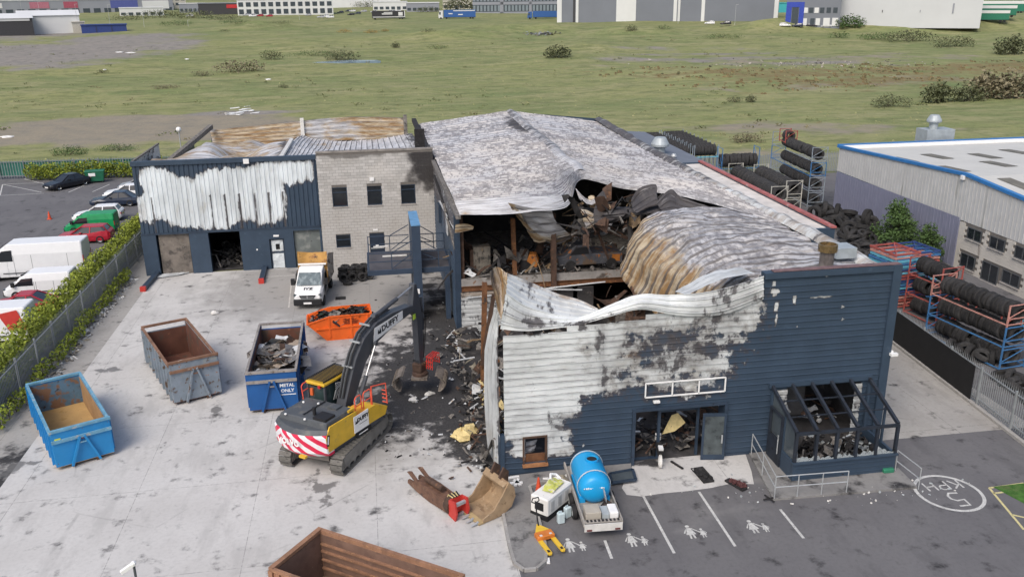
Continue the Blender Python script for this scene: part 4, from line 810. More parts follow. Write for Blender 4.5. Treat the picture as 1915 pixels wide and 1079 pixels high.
sheet('upper_cladding',[[(-17.05,LY,3.2),(-4.0,LY,3.2)],[(-17.05,LY,8.35),(-4.0,LY,8.35)]],0,42,MATS['left_clad'],ws,('u',39,-.05),(.012,1),{'burn':lburn,'soot':lsoot,'rust':lambda p,u,v:.5*math.exp(-((p.x+15.9)/.6)**2-((p.z-7)/.8)**2)},lin=True)
MB().box(-17.12,-4.0,LY-.1,LY+.25,8.30,8.62).build('parapet_cap',navy,ws,world=True)
MB().box(-17.1,-4.05,LY-.07,LY+.1,3.12,3.27).build('lower_flashing',navyd,ws,world=True)
lw=MB()
for xa,xb in ((-17.12,-16.08),(-13.72,-12.34),(-10.06,-7.95),(-6.85,-6.12),(-4.15,-4.0)): MB().box(xa,xb,LY-.04,LY+.4,0,3.12).build('wall_pier',navy,ws,world=True)
MB().box(-7.95,-6.85,LY-.04,LY+.4,2.36,3.12).build('wall_panel',navy,ws,world=True); MB().box(-6.12,-4.15,LY-.04,LY+.4,2.92,3.12).build('wall_panel',navy,ws,world=True)
sh=M('burnt_shutter',(.20,.175,.15),.8,0,.35,1.2,[(('n',1.5,.52,.66),(.10,.088,.08)),(('n',6,.6,.7),(.32,.29,.25))])
sg=M('grey_shutter',(.16,.18,.175),.6,0,.2,1,[(('n',.9,.52,.66),(.30,.31,.29)),(('n',2,.6,.7),(.09,.09,.088))])
b=MB().box(-15.95,-13.78,LY+.2,LY+.24,.02,3.1); s1=b.build('roller_shutter',sh,ws,world=True)
for i in range(30): MB().box(-15.95,-13.78,LY+.17,LY+.199,.03+i*.102,.10+i*.102).build('slat',sh,s1,world=True)
b=MB().box(-6.1,-4.16,LY+.2,LY+.24,.02,2.9); s2=b.build('roller_shutter',sg,ws,world=True)
for i in range(28): MB().box(-6.1,-4.16,LY+.17,LY+.199,.03+i*.102,.10+i*.102).build('slat',sg,s2,world=True)
d=MB(); d.box(-7.93,-7.83,LY+.1,LY+.2,0,2.34); d.box(-6.97,-6.87,LY+.1,LY+.2,0,2.34); d.box(-7.83,-6.97,LY+.1,LY+.2,2.24,2.34); df=d.build('door_frame',navyd,ws,world=True)
sheet('burnt_door',[[(-7.83,LY+.12,.02),(-6.97,LY+.12,.02)],[(-7.83,LY+.12,2.22),(-6.97,LY+.12,2.22)]],14,30,MATS['left_clad'],ws,None,(.04,2.5),{'burn':lambda p,u,v:1.2 if (v<.52 or v>.6) else .4,'soot':lambda p,u,v:.15,'rust':nv_(0)},keep=lambda p,u,v:not(.32<u<.66 and .66<v<.84))
MB().box(-7.83,-6.97,LY+.3,LY+.36,0,2.24).build('door_lining',black,df,world=True)
MB().box(-7.6,-7.2,LY-.12,LY-.05,2.55,2.68).build('notice_plate',white,ws,world=True); MB().box(-8.95,-8.85,LY-.08,LY-.045,1.55,1.66).build('wall_switch',white,ws,world=True)
p=PY(460,300,LY-.1); MB().box(p.x-.2,p.x+.2,LY-.2,LY-.11,8.2,8.55).build('floodlight',white,ws,world=True)
for xa,xb,ya,yb,nm in ((-17.0,-4.2,76,76.2,'inner_wall'),(-13.6,-13.4,LY+.45,76,'inner_wall'),(-9.9,-9.7,LY+.45,76,'inner_wall')): MB().box(xa,xb,ya,yb,0,6).build(nm,soot,ws,world=True)
MB().box(-17,-4.2,LY+.4,90,-.005,.01).build('floor_slab',soot,ws,world=True); MB().box(-16.9,-4.2,LY+.42,76,5.2,5.3).build('inner_ceiling',char,ws,world=True)
MB().box(-17.1,-16.95,LY+.26,90,0,6.4).build('left_wall',navy,ws,world=True)
sheet('left_parapet',[[(-17.02,LY+.3,6.4),(-17.02,75.5,6.4)],[(-17.02,LY+.3,8.55),(-17.02,75.5,8.45)]],0,6,MATS['front_clad'],ws,('u',14,.05),(.03,1),{'burn':nv_(1.1),'soot':nv_(.48),'rust':nv_(.35)},lin=True)
MB().beam((-17.02,LY+.3,8.6),(-17.02,75.5,8.5),.16,.1).build('parapet_rail',ash,ws,world=True)
MB().beam((-16.9,75.7,6.6),(-15.0,89,7.9),.4,.4).build('verge_trim',ash,ws,world=True)
sheet('rear_wall_lining',[[(-15,89,6.0),(-8,89.2,6.0),(-2,89.2,6.1),(3.9,89,6.0)],[(-15.2,89.4,7.5),(-8,89.5,8.0),(-2,89.5,8.35),(3.9,89.4,8.1)]],30,0,MATS['roof'],ws,('v',5,.05),(.15,.4),{'clean':nv_(.9),'soot':lambda p,u,v:.3+.3*sstep(.85,1,u),'rust':lambda p,u,v:.85+.2*math.sin(u*9)})
MB().box(-15.2,3.9,89.55,89.75,0,7.5).build('rear_wall',navy,ws,world=True)
for x in (-6.4,3.7): MB().beam((x,89.2,6.1),(x,89.3,8.4),.35,.3,(0,1,0)).build('rear_post',whited if x<0 else ash,ws,world=True)
lr=[[(-16.6,67,7.95),(-13.5,67,7.95),(-11,67,8.0),(-8.9,67,8.05),(-6.9,67,8.1)],[(-16.6,72,7.9),(-13.5,71.5,7.2),(-11,72,7.9),(-8.9,73,7.1),(-6.9,72.5,8.0)],[(-16.2,77,6.6),(-13.5,78,7.9),(-11,77,6.4),(-8.9,79,7.6),(-6.8,78.5,7.9)],[(-16,83,6.6),(-13.5,83,6.3),(-11,84,7.2),(-8.9,84,6.3),(-6.8,84,6.9)],[(-15.6,88.8,6.4),(-13.5,89,6.2),(-11,89,6.1),(-8.9,89,6.1),(-6.8,89,6.8)]]
sheet('sagging_roof_left',lr,34,40,MATS['roof'],ws,None,(.16,.3),{'clean':nv_(1.0),'soot':lambda p,u,v:.28+.5*math.exp(-((u-.95)/.08)**2),'rust':lambda p,u,v:.78+.15*math.sin(u*11+v*4)})
lr=[[(-6.6,67,8.1),(-4,67.2,8.05),(0,69.5,7.9),(4.4,69.5,7.9)],[(-6.6,73,7.85),(-4,73,7.6),(0,73,7.5),(4.4,73,7.6)],[(-6.6,79,7.7),(-4,79,7.0),(0,79,6.9),(4.4,79,7.2)],[(-6.6,89,6.8),(-4,89,6.2),(0,89,6.1),(4.3,89,6.6)]]
sheet('sagging_roof_right',lr,0,26,MATS['roof'],ws,('u',26,.05),(.10,.4),{'clean':nv_(1.1),'soot':lambda p,u,v:.25+.6*math.exp(-((u-1)/.1)**2)+.3*math.exp(-(u/.06)**2),'rust':lambda p,u,v:.2+.5*math.exp(-((u-.3)/.15)**2-((v-.8)/.15)**2)})
MB().beam((-6.72,67.2,8.2),(-6.7,79.5,7.85),.3,.2).build('roof_girder',whited,ws,world=True)
MB().box(3.6,4.4,70.4,70.6,7.5,9.7).build('charred_flashing',char,ws,world=True); MB().beam((4.6,70,7.9),(4.3,84,8.6),.4,.3).build('charred_flashing',char,ws,world=True)
b=MB(); b.beam((-3.6,73.2,7.75),(2.0,73.0,7.75),.25,.08); b.build('roof_gap_strip',char,ws,world=True)
debris('fire_debris',rect(-12.2,-10.2,67.2,73),150,zc(.05),[char,ash,soot,ash],11,.15,.6,.5,'burnt timber heaped inside the open workshop doorway')
# block-built office, one block at a time
bo=thing('block_office','two storey grey concrete block office with dark square windows and a sooty corner','building',(.4,LY,0))
bm_=NB('office_block'); oi=bm_.n('ObjectInfo'); pos=bm_.n('NewGeometry').outputs['Position']
cb=bm_.mix(bm_.rng(oi.outputs['Random'],0,1,0,1,False),(.40,.388,.37),(.52,.505,.485)); nz=bm_.n('TexNoise'); bm_.l(pos,nz.inputs['Vector']); nz.inputs['Scale'].default_value=.9; nz.inputs['Detail'].default_value=6
cb=bm_.mix(bm_.rng(nz.outputs[0],.40,.70,.0,.45),cb,(.36,.34,.31))
def blobmask(nb,pos,c,r,amp,lo,hi):
    v=nb.n('VectorMath',operation='SUBTRACT'); nb.l(pos,v.inputs[0]); v.inputs[1].default_value=c
    d=nb.n('VectorMath',operation='DIVIDE'); nb.l(v.outputs[0],d.inputs[0]); d.inputs[1].default_value=r
    L=nb.n('VectorMath',operation='LENGTH'); nb.l(d.outputs[0],L.inputs[0])
    return nb.rng(nb.math('SUBTRACT',nb.math('MULTIPLY_ADD',nb.math('SUBTRACT',nz.outputs[0],.5),amp,1.0),L.outputs['Value']),lo,hi)
cb=bm_.mix(bm_.math('MULTIPLY',blobmask(bm_,pos,(4.6,66.5,7.7),(2.3,9,3.0),1.6,0,.55),.93),cb,(.022,.02,.022))
cb=bm_.mix(bm_.math('MULTIPLY',blobmask(bm_,pos,(-1,66.5,8.6),(4,9,.35),1.5,0,.6),.7),cb,(.08,.075,.07))
cb=bm_.mix(bm_.math('MULTIPLY',blobmask(bm_,pos,(.8,66.5,7.2),(1.6,9,.9),1.5,0,.9),.6),cb,(.60,.575,.54))
OB=bm_.fin(cb,.95,0,None,.2)
MB().box(-3.98,4.72,LY+.11,LY+.3,0,8.7).build('mortar_backing',mortar,bo,world=True)
MB().box(4.5,4.7,LY+.31,69.5,0,8.6).build('side_wall',soot,bo,world=True); MB().box(-4.0,4.74,LY-.02,LY+.36,8.71,8.84).build('coping',M('coping',(.24,.22,.2),.9,0,.3,2),bo,world=True)
OPN=[(-3.0,-1.87,4.62,6.1),(-.38,.72,4.62,6.13),(2.17,3.28,4.6,6.1),(-2.96,-1.85,1.4,2.4),(-.42,.72,.0,2.42)]
unit=None; n=0; rest=MB(); rows=[]
for r_ in range(38,-1,-1):
    z0=r_*.225+.006; z1=z0+.213
    if z1>8.7: continue
    off=-.225 if r_%2 else 0; x=-3.98+off
    while x<4.7:
        a,c=max(x+.006,-3.98),min(x+.444,4.72); iv=[(a,c)]
        for o in OPN:
            if z1>o[2] and z0<o[3]:
                nw=[]
                for i0,i1 in iv:
                    if i1<=o[0] or i0>=o[1]: nw.append((i0,i1))
                    else:
                        if i0<o[0]-.03: nw.append((i0,o[0]))
                        if i1>o[1]+.03: nw.append((o[1],i1))
                iv=nw
        for i0,i1 in iv:
            if i1-i0<.04: continue
            pr_=rnd.uniform(0,.008)
            if n<300:
                if unit is None: unit=MB().box(-.5,.5,0,.14,-.5,.5).build('block',OB,bo); o=unit
                else: o=inst(unit,'block',bo)
                o.location=((i0+i1)/2-.4,-.02-pr_,(z0+z1)/2); o.scale=(i1-i0,1,z1-z0); n+=1
            else: rest.box(i0,i1,LY-.02-pr_,LY+.12,z0,z1)
        x+=.45
rest.build('blockwork',OB,bo,world=True)['kind']='stuff'
def infill(x0,x1,z0,z1): MB().box(x0,x1,LY+.0,LY+.05,z0,z1).build('mortar_bed',mortar,bo,world=True)
zb=[0,1.4,2.4,4.62,6.1,8.68]
for i in range(5):
    za,zb_=zb[i],zb[i+1]; cuts=sorted((o[0],o[1]) for o in OPN if o[2]<zb_-.1 and o[3]>za+.1); x=-3.97
    for a,c in cuts: infill(x,a-.005,za,zb_); x=c+.005
    infill(x,4.71,za,zb_)
for i,(a,c,z0,z1) in enumerate(OPN[:4]):
    f=MB(); f.box(a,a+.06,LY+.02,LY+.1,z0,z1); f.box(c-.06,c,LY+.02,LY+.1,z0,z1); f.box(a+.06,c-.06,LY+.02,LY+.1,z0,z0+.07); f.box(a+.06,c-.06,LY+.02,LY+.1,z1-.06,z1); f.box(a+.06,c-.06,LY+.02,LY+.1,z1-.42,z1-.36)
    wo=f.build('window',navyd,bo,world=True); MB().box(a+.06,c-.06,LY+.07,LY+.085,z0+.07,z1-.06).build('pane',glass,wo,world=True)
    MB().box(a-.06,c+.06,LY-.07,LY+.02,z0-.1,z0-.002).build('sill',M('sill_stone',(.34,.32,.3),.9),wo,world=True)
f=MB(); f.box(-.42,.72,LY+.03,LY+.1,0,2.42); od=f.build('office_door',M('blue_black_door',(.02,.03,.05),.4),bo,world=True); MB().box(-.36,.66,LY-.0,LY+.029,1.16,1.24).build('push_bar',galv,od,world=True); MB().box(.02,.25,LY-.0,LY+.029,1.35,1.5).build('notice_plate',white,od,world=True)
MB().box(-.1,.25,LY-.08,LY-.025,2.62,2.74).build('sign_plate',white,bo,world=True); p=wz(695,335,LY); MB().box(p[0]-.17,p[0]+.17,LY-.12,LY-.025,p[1]-.13,p[1]+.13).build('alarm_box',white,bo,world=True)
# loading kerbs with red ends, loose panel
for i,(a,c,lb) in enumerate((((497,500),(489,530),'low navy barrier kerb with red end near the white tipper van'),((297,513),(268,545),'low navy barrier kerb with red end beside the fallen white panel'))):
    A_,C_=G(*a),G(*c); t=thing('barrier_kerb',lb,'barrier',(A_+C_)/2,group='red-ended barrier kerbs'); D_=(C_-A_).normalized()
    MB().beam(A_+Vector((0,0,.15)),C_-D_*.2+Vector((0,0,.15)),.34,.3).build('rail',navyd,t,world=True); MB().beam(C_-D_*.19+Vector((0,0,.17)),C_+D_*.1+Vector((0,0,.17)),.38,.34).build('red_end',redp,t,world=True)
rows=[[G(*p) for p in ((285,516),(330,509),(352,503))],[G(*p) for p in ((292,522),(335,516),(354,511))]]
o=sheet('fallen_cladding',[[p+Vector((0,0,.08)) for p in r] for r in rows],14,0,MATS['front_clad'],None,('v',4,.04),(.06,1),{'burn':nv_(1.2),'soot':lambda p,u,v:.5*math.exp(-((u-.4)/.2)**2),'rust':nv_(.3)}); tag(o,'flat white scorched cladding panel lying before the burnt shutter','panel')
# ---------------------------------------------------------------- raised steel walkway
gt=thing('steel_walkway','raised dark blue steel walkway platform with railings and tall post','walkway',(2.5,53,0))
MB().box(2.26,2.8,53.0,56.8,0,6.3).build('pylon',steelblue,gt,world=True); MB().box(2.24,2.82,52.98,56.82,6.302,6.34).build('pylon_cap',skycap,gt,world=True)
XA,XB,YA,YB_=-.48,4.62,53.5,57.6; ZD=3.42
MB().box(XA,2.25,YA,YB_,ZD-.08,ZD).build('deck',M('deck_grey',(.085,.083,.092),.8,0,.2,1),gt,world=True); MB().box(2.81,XB,YA,YB_,ZD-.08,ZD).build('deck',M('deck_grey',(.085,.083,.092)),gt,world=True); MB().box(2.25,2.81,56.84,YB_,ZD-.08,ZD).build('deck',M('deck_grey',(.085,.083,.092)),gt,world=True)
for a,c in (((XA,YA-.06,ZD-.15),(2.24,YA-.06,ZD-.15)),((2.82,YA-.06,ZD-.15),(XB,YA-.06,ZD-.15)),((XA,YB_+.06,ZD-.15),(XB,YB_+.06,ZD-.15)),((XA-.06,YA-.06,ZD-.15),(XA-.06,YB_+.06,ZD-.15)),((XB+.02,YA-.06,ZD-.15),(XB+.02,YB_,ZD-.15))): MB().beam(a,c,.12,.32).build('edge_beam',steelblue,gt,world=True)
for y in (YA-.02,YB_+.02):
    for z in (ZD+.55,ZD+1.1):
        for xa,xb in ((XA,2.25),(2.81,XB)): MB().beam((xa,y,z),(xb,y,z),.05).build('rail',steelblue,gt,world=True)
    for x in (XA,.95,3.9,XB): MB().beam((x,y,ZD),(x,y,ZD+1.1),.06,up=(0,1,0)).build('railing_post',steelblue,gt,world=True)
    MB().beam((1.0,y,ZD+.1),(2.25,y,ZD+1.0),.05).build('brace',steelblue,gt,world=True); MB().beam((2.82,y,ZD+1.0),(3.9,y,ZD+.5),.05).build('brace',steelblue,gt,world=True)
    MB().beam((1.0,y,ZD+1.12),(2.25,y,ZD+1.8),.05).build('brace',steelblue,gt,world=True); MB().beam((2.82,y,ZD+1.8),(3.9,y,ZD+1.12),.05).build('brace',steelblue,gt,world=True)
for z in (ZD+.55,ZD+1.1): MB().beam((XA,YA,z),(XA,YB_,z),.05).build('rail',steelblue,gt,world=True)
MB().beam((4.4,53.3,0),(4.4,53.3,ZD-.3),.3,.4,(0,1,0)).build('support_post',steelblue,gt,world=True)
MB().box(2.45,2.6,52.9,52.98,1.9,2.2).build('notice_plate',white,gt,world=True)
for px,py,w_ in ((712,462,1.0),(798,467,1.4),(738,479,1.6)): 
    p=G(px,py,ZD); 
    if not 2.2<p.x<2.85: MB().box(p.x-w_/2,p.x+w_/2,p.y-.12,p.y+.12,ZD+.002,ZD+.05).build('loose_plank',whited,gt,world=True)
p=G(805,500); b=MB(); b.box(p.x-.1,p.x+1.5,p.y-.6,p.y+.6,.0,.9); tag(b.build('fuel_tank',whited,bevel=.25),'low pale rounded tank under the raised walkway','tank')
# ---------------------------------------------------------------- lettering
def text(s,size,mat,parent,T,name='lettering',bold=.0,ext=.004,sx=1):
    cu=bpy.data.curves.new('t','FONT'); cu.body=s; cu.size=size; cu.align_x='CENTER'; cu.align_y='CENTER'; cu.extrude=ext; cu.offset=bold; cu.resolution_u=2
    to=bpy.data.objects.new('t',cu); COL.objects.link(to); bpy.context.view_layer.update()
    me=bpy.data.meshes.new_from_object(to.evaluated_get(bpy.context.evaluated_depsgraph_get())); bpy.data.objects.remove(to)
    me.transform(T@Matrix.Diagonal((sx,1,1,1))); me.materials.clear(); me.materials.append(mat); me.name=name
    o=bpy.data.objects.new(name,me); COL.objects.link(o); o.parent=parent; return o
def axes(o,x,y):                       # text frame: origin, reading direction, up direction
    x=Vector(x).normalized(); y=Vector(y).normalized(); z=x.cross(y).normalized(); y=z.cross(x)
    m=Matrix.Identity(4)
    for i in range(3): m[i][0]=x[i]; m[i][1]=y[i]; m[i][2]=z[i]; m[i][3]=o[i]
    return m
ink=M('black_ink',(.012,.012,.014),.6)
# ---------------------------------------------------------------- hook-lift skips
def hookskip(label,c,rz,L,W,Hn,Hs,outm,inm,endm,rimm,floorm,drop=.0,name='roll_on_skip',group='roll-on skips in the yard'):
    """local: x across, y away; near end at y=0 with the lifting frame"""
    t=thing(name,label,'skip',c,rz,group); w=W/2; th=.06
    def wall(nm,x0,x1,y0,y1,z0,z1,mat): return MB().box(x0,x1,y0,y1,z0,z1).build(nm,mat,t)
    MB().box(-w,w,0,L,.16,.22).build('floor',floorm,t)
    for s in (-1,1):
        a,b_=(-w,-w+th) if s<0 else (w-th,w); sw=wall('side_wall',a,b_,th,L-th,.22,Hs,outm); x=s*w
        ins=MB(); ins.box((a+th+.003 if s<0 else a-.018),(b_+.018 if s<0 else b_-th-.003),th+.02,L-th-.02,.225,Hs-.06); ins.build('side_lining',inm,sw)
        MB().box(x-.06,x+.06,th,L-th,Hs+.001,Hs+.11).build('top_rail',rimm,sw)
        for k in range(8):
            y=.35+k*(L-.7)/7; MB().box(x+(.0 if s>0 else -.1),x+(.1 if s>0 else 0),y-.05,y+.05,.2,Hs).build('side_post',outm,sw)
    e=wall('front_bulkhead',-w,w,-.002,th-.004,.18,Hn,endm); MB().box(-w+.07,w-.07,th-.002,th+.015,.23,Hn-.08).build('bulkhead_lining',inm,e)
    MB().box(-w-.05,w+.05,-.06,th+.03,Hn+.001,Hn+.12).build('top_rail',rimm,e); MB().box(-w-.03,w+.03,-.1,-.004,Hn-.5,Hn-.36).build('cross_rail',endm if rimm is endm else rimm,e)
    for s in (-1,1): MB().beam((s*.1,-.12,Hn-.42),(s*.58,-.14,.12),.09,.1).build('lifting_frame',endm,e)
    MB().beam((-.14,-.12,Hn-.7),(.14,-.12,Hn-.7),.05).build('hook_bar',rimm,e)
    d=wall('rear_door',-w,w,L-th,L,.2,Hs-drop,outm); MB().box(-w+.07,w-.07,L-th-.016,L-th-.002,.23,Hs-drop-.05).build('door_lining',inm,d)
    MB().box(-w-.04,w+.04,L-.1,L+.08,Hs+.02,Hs+.13).build('top_rail',rimm,d)
    for s in (-1,1): MB().box(s*w-.08,s*w+.08,L-.09,L+.09,.15,Hs).build('door_post',outm,d)
    for s in (-1,1):
        MB().box(s*.5-.06,s*.5+.06,.0,L,.0,.158).build('skid_rail',rustd,t)
    return t
skyb=M('skip_sky_blue',(.02,.22,.50),.45,0,.1,1,[(('n',5,.66,.72),(.16,.06,.05)),(('n',1.5,.62,.75),(.05,.27,.52))])
skybi=M('skip_blue_worn',(.09,.17,.25),.7,0,.3,1.5,[(('n',1.8,.48,.58),(.20,.115,.07)),(('n',4,.6,.7),(.05,.05,.055))])
tanw=M('skip_tan_inside',(.33,.20,.095),.8,0,.2,1.5,[(('n',3,.60,.72),(.2,.11,.055))])
tanf=M('skip_tan_floor',(.42,.27,.11),.85,0,.15,1,[(('n',2,.55,.7),(.36,.22,.075)),(('n',5,.66,.7),(.12,.08,.05))])
bluerim=M('skip_blue_rim',(.13,.30,.42),.6,0,.25,2,[(('n',4,.58,.68),(.35,.36,.36))])
redin=M('skip_red_rust_inside',(.125,.052,.034),.85,0,.25,1,[(('n',1.2,.52,.66),(.085,.06,.045)),(('n',4,.62,.72),(.2,.09,.05))])
greyend=M('skip_grey_blue_end',(.21,.25,.29),.7,0,.2,2,[(('n',3.2,.57,.63),(.11,.075,.055)),(('n',1.2,.58,.66),(.28,.29,.27)),(('n',2,.62,.68),(.30,.12,.05))])
rustrim=M('skip_rust_rim',(.20,.11,.07),.85,0,.3,2,[(('n',4,.6,.7),(.33,.27,.22))])
royal=M('skip_royal_blue',(.012,.085,.27),.45,0,.15,1,[(('n',2,.62,.72),(.03,.12,.30)),(('n',5,.67,.72),(.1,.06,.05))])
greyrim=M('skip_grey_rim',(.26,.24,.225),.8,0,.3,3,[(('n',4,.58,.68),(.12,.09,.07))])
rusto=M('skip_orange_rust',(.27,.145,.088),.85,0,.3,1.4,[(('n',11,.58,.70),(.44,.25,.12)),(('n',1.5,.54,.68),(.20,.11,.07))],(18,.4,.02))
c1=(G(105,882)+G(218,850))/2; sk1=hookskip('bright blue roll-on skip with a bare tan floor, next to the left fence',c1,R(26.5),6.5,2.42,1.85,1.72,skyb,tanw,skyb,bluerim,tanf)
for ch in sk1.children:
    if ch.name.startswith('rear_door'):
        for g_ in ch.children:
            if 'lining' in g_.name: g_.data.materials[0]=skybi
MB().box(-1.1,-.85,-.02,-.005,1.45,1.55).build('yellow_tag',M('yellow_tag',(.62,.60,.05),.5),sk1)
MB().box(-.16,.12,-.06,-.006,1.28,1.45).build('hook_block',M('hook_red',(.25,.05,.05),.6),sk1)
c2=(G(326,761)+G(416,737))/2; sk2=hookskip('rusty grey-blue empty roll-on skip standing between the two blue skips',c2,R(23.5),6.6,2.42,2.3,2.15,greyend,redin,greyend,rustrim,redin,.25)
c3=(G(468.5,772)+G(560,768))/2; sk3=hookskip('royal blue roll-on skip loaded with scrap metal, beside the excavator',c3,R(.5),7.0,2.4,2.15,2.1,royal,redin,royal,greyrim,redin,.2)
wl_=M('white_lettering',(.7,.72,.74),.6)
for s,sz,z in (('METAL',.24,1.42),('ONLY',.24,1.13)): text(s,sz,wl_,sk3,axes((.72,-.012,z),(1,0,0),(0,0,1)),'skip_lettering',.006)
MB().box(.32,1.12,-.016,-.004,.9,.94).build('lettering_underline',wl_,sk3)
a4=G(598,990,2.05); ang=R(-36.5)
sk4=hookskip('rust-brown empty roll-on skip cut by the bottom edge of the photo',a4+Vector((0,0,-2.05))+Matrix.Rotation(R(53.5),3,'Z')@Vector((-1.25,-5.85,0)),R(53.5),5.85,2.5,2.0,2.0,rusto,M('skip_brown_inside',(.175,.105,.078),.85,0,.25,1,[(('n',1.4,.52,.66),(.13,.078,.06)),(('n',12,.64,.72),(.30,.2,.13))]),whited,rusto,M('skip_brown_floor',(.19,.12,.08),.9,0,.3,1,[(('n',1.2,.55,.66),(.33,.19,.08))]),.0)
sk4.rotation_euler=(0,0,R(53.5))
for ch in list(sk4.children):
    if ch.name.startswith('side_wall'):
        s=1 if ch.bound_box[0][0]>0 else -1
        for z in (.55,.9,1.25,1.55): MB().box(min(s*1.168,s*1.09),max(s*1.168,s*1.09),.1,5.75,z,z+.07).build('inner_rib',rusto,ch)
# scrap in the loaded skip
def sheetpile(name,T,n,mats,seed,sx,sy,z0,smin,smax,label):
    q=random.Random(seed); b=MB()
    for i in range(n):
        b.k=q.randrange(len(mats)); s=q.uniform(smin,smax); M_=T@Matrix.Translation((q.uniform(-sx,sx),q.uniform(-sy,sy),z0+q.uniform(-.15,.25)))@Matrix.Rotation(q.uniform(0,6.3),4,'Z')@Matrix.Rotation(q.uniform(-.9,.9),4,'X')
        k=4; vs=[((u/k-.5)*s*1.6,(v/2-.5)*s*.8,.18*s*math.sin(u*1.3+i)+q.uniform(-.08,.08)*s) for v in range(3) for u in range(k+1)]
        b.add(vs,[(v*(k+1)+u,v*(k+1)+u+1,(v+1)*(k+1)+u+1,(v+1)*(k+1)+u) for v in range(2) for u in range(k)],M_)
    o=b.build(name,mats); o['kind']='stuff'; o['label']=label; return o
scr=[char,ash,rustd,M('scrap_grey',(.13,.13,.135),.6,0,.3,2),M('scrap_tan',(.30,.25,.2),.8),bare]
T3=Matrix.Translation(c3)@Matrix.Rotation(R(.5),4,'Z')@Matrix.Translation((0,3.3,0)); sheetpile('scrap_metal',T3,190,scr,21,.95,2.3,1.35,.3,1.1,'crumpled scrap sheets inside the royal blue skip')
# ---------------------------------------------------------------- orange builder's skip
sa,sb=G(590,640),G(690,640); oc=Vector((-2.35,51.6,0)); orz=R(3)
om=M('skip_orange',(.74,.125,.016),.5,0,.14,1,[(('n',3,.60,.74),(.5,.10,.03)),(('n',9,.66,.73),(.3,.12,.07))])
ok=thing('builders_skip','bright orange chain-lift skip heaped with burnt rubbish','skip',oc,orz)
prof=[(-2.05,1.12),(-.95,.0),(1.25,.0),(1.78,1.5),(-.7,1.5)]     # side outline: sloping nose to the left
for s in (-1,1):
    y=s*.85; sd=MB().prismY(prof,min(y,y-s*.05),max(y,y-s*.05)).build('side_wall',om,ok,clean=True)
    for x,z0,z1 in ((-.75,.2,1.45),(.55,.05,1.45),(1.55,.9,1.45)): MB().box(x-.05,x+.05,min(y,y+s*.06)+.001,max(y,y+s*.06),z0,z1).build('side_rib',om,sd)
    MB().beam((-1.55,y+s*.04,.78),(1.66,y+s*.04,.86),.06,.1).build('side_rail',om,sd)
    MB().beam((-2.05,y,1.14),(-.7,y,1.53),.09,.07).build('top_rail',om,sd); MB().beam((-.7,y,1.53),(1.8,y,1.53),.09,.07).build('top_rail',om,sd)
MB().prismY([(-2.05,1.12),(-.95,0),(-.9,.05),(-2.0,1.15)],-.8,.8).build('nose_plate',om,ok,clean=True); MB().box(-.93,1.24,-.8,.8,0,.05).build('floor',om,ok); MB().prismY([(1.25,0),(1.78,1.5),(1.73,1.5),(1.2,0.06)],-.8,.8).build('tail_plate',om,ok,clean=True)
MB().beam((-2.05,-.85,1.14),(-2.05,.85,1.14),.08).build('nose_rail',om,ok); MB().beam((1.8,-.85,1.53),(1.8,.85,1.53),.08).build('tail_rail',om,ok)
dk=M('skip_print',(.16,.03,.01),.6)
MB().prismY([(.05,1.32),(.25,1.36),(.35,1.30),(.55,1.38),(.75,1.3),(.95,1.33),(.8,1.27),(.2,1.26)],-.9,-.885).build('skip_logo',dk,ok)
for z,x0,x1 in ((1.17,.1,.3),(1.17,.36,1.02),(1.05,.15,.95)): MB().box(x0,x1,-.9,-.886,z-.035,z+.035).build('faint_print',dk,ok)
To=Matrix.Translation(oc)@Matrix.Rotation(orz,4,'Z'); sheetpile('skip_waste',To@Matrix.Translation((.1,0,0)),90,[char,char,rustd,ash,M('scrap_green',(.03,.05,.045),.6)],22,1.3,.6,1.22,.2,.7,'charred rubbish heaped inside the orange skip')
debris('skip_waste',lambda q:tuple((To@Vector((q.uniform(-1.8,-.6),q.uniform(-.7,.7),0)))[:2]),110,zc(.98),[char,ash,black],23,.05,.22,.25,'black ash at the sloping nose of the orange skip')
# ---------------------------------------------------------------- road vehicles
def wheel(t,x,y,r,wd,side,rimm=foil):
    T_=Matrix.Translation((x,y,r))@Matrix.Rotation(R(-90*side),4,'X'); h=wd/2
    w_=MB().lathe([(r*.62,-h),(r*.9,-h),(r,-h*.7),(r,h*.7),(r*.9,h),(r*.62,h)],18,T_,close=True).build('wheel',rubberc,t)
    b=MB(); b.lathe([(.001,h*.55),(r*.2,h*.6),(r*.25,h*.35),(r*.55,h*.5),(r*.63,h*.9),(r*.63,-h*.9),(.001,-h*.9)],14,T_); b.build('rim',rimm,w_); return w_
def body_loft(secs):
    """secs: (x, halfwidth, z_bottom, z_mid, z_top, inset)"""
    R_=[]
    for x,w_,zb,zm,zt,ins in secs: R_.append([(x,-w_*.96,zb),(x,-w_,zb+(zm-zb)*.35),(x,-w_,zm),(x,-w_*ins,zt),(x,w_*ins,zt),(x,w_,zm),(x,w_,zb+(zm-zb)*.35),(x,w_*.96,zb)])
    return MB().loft(R_)
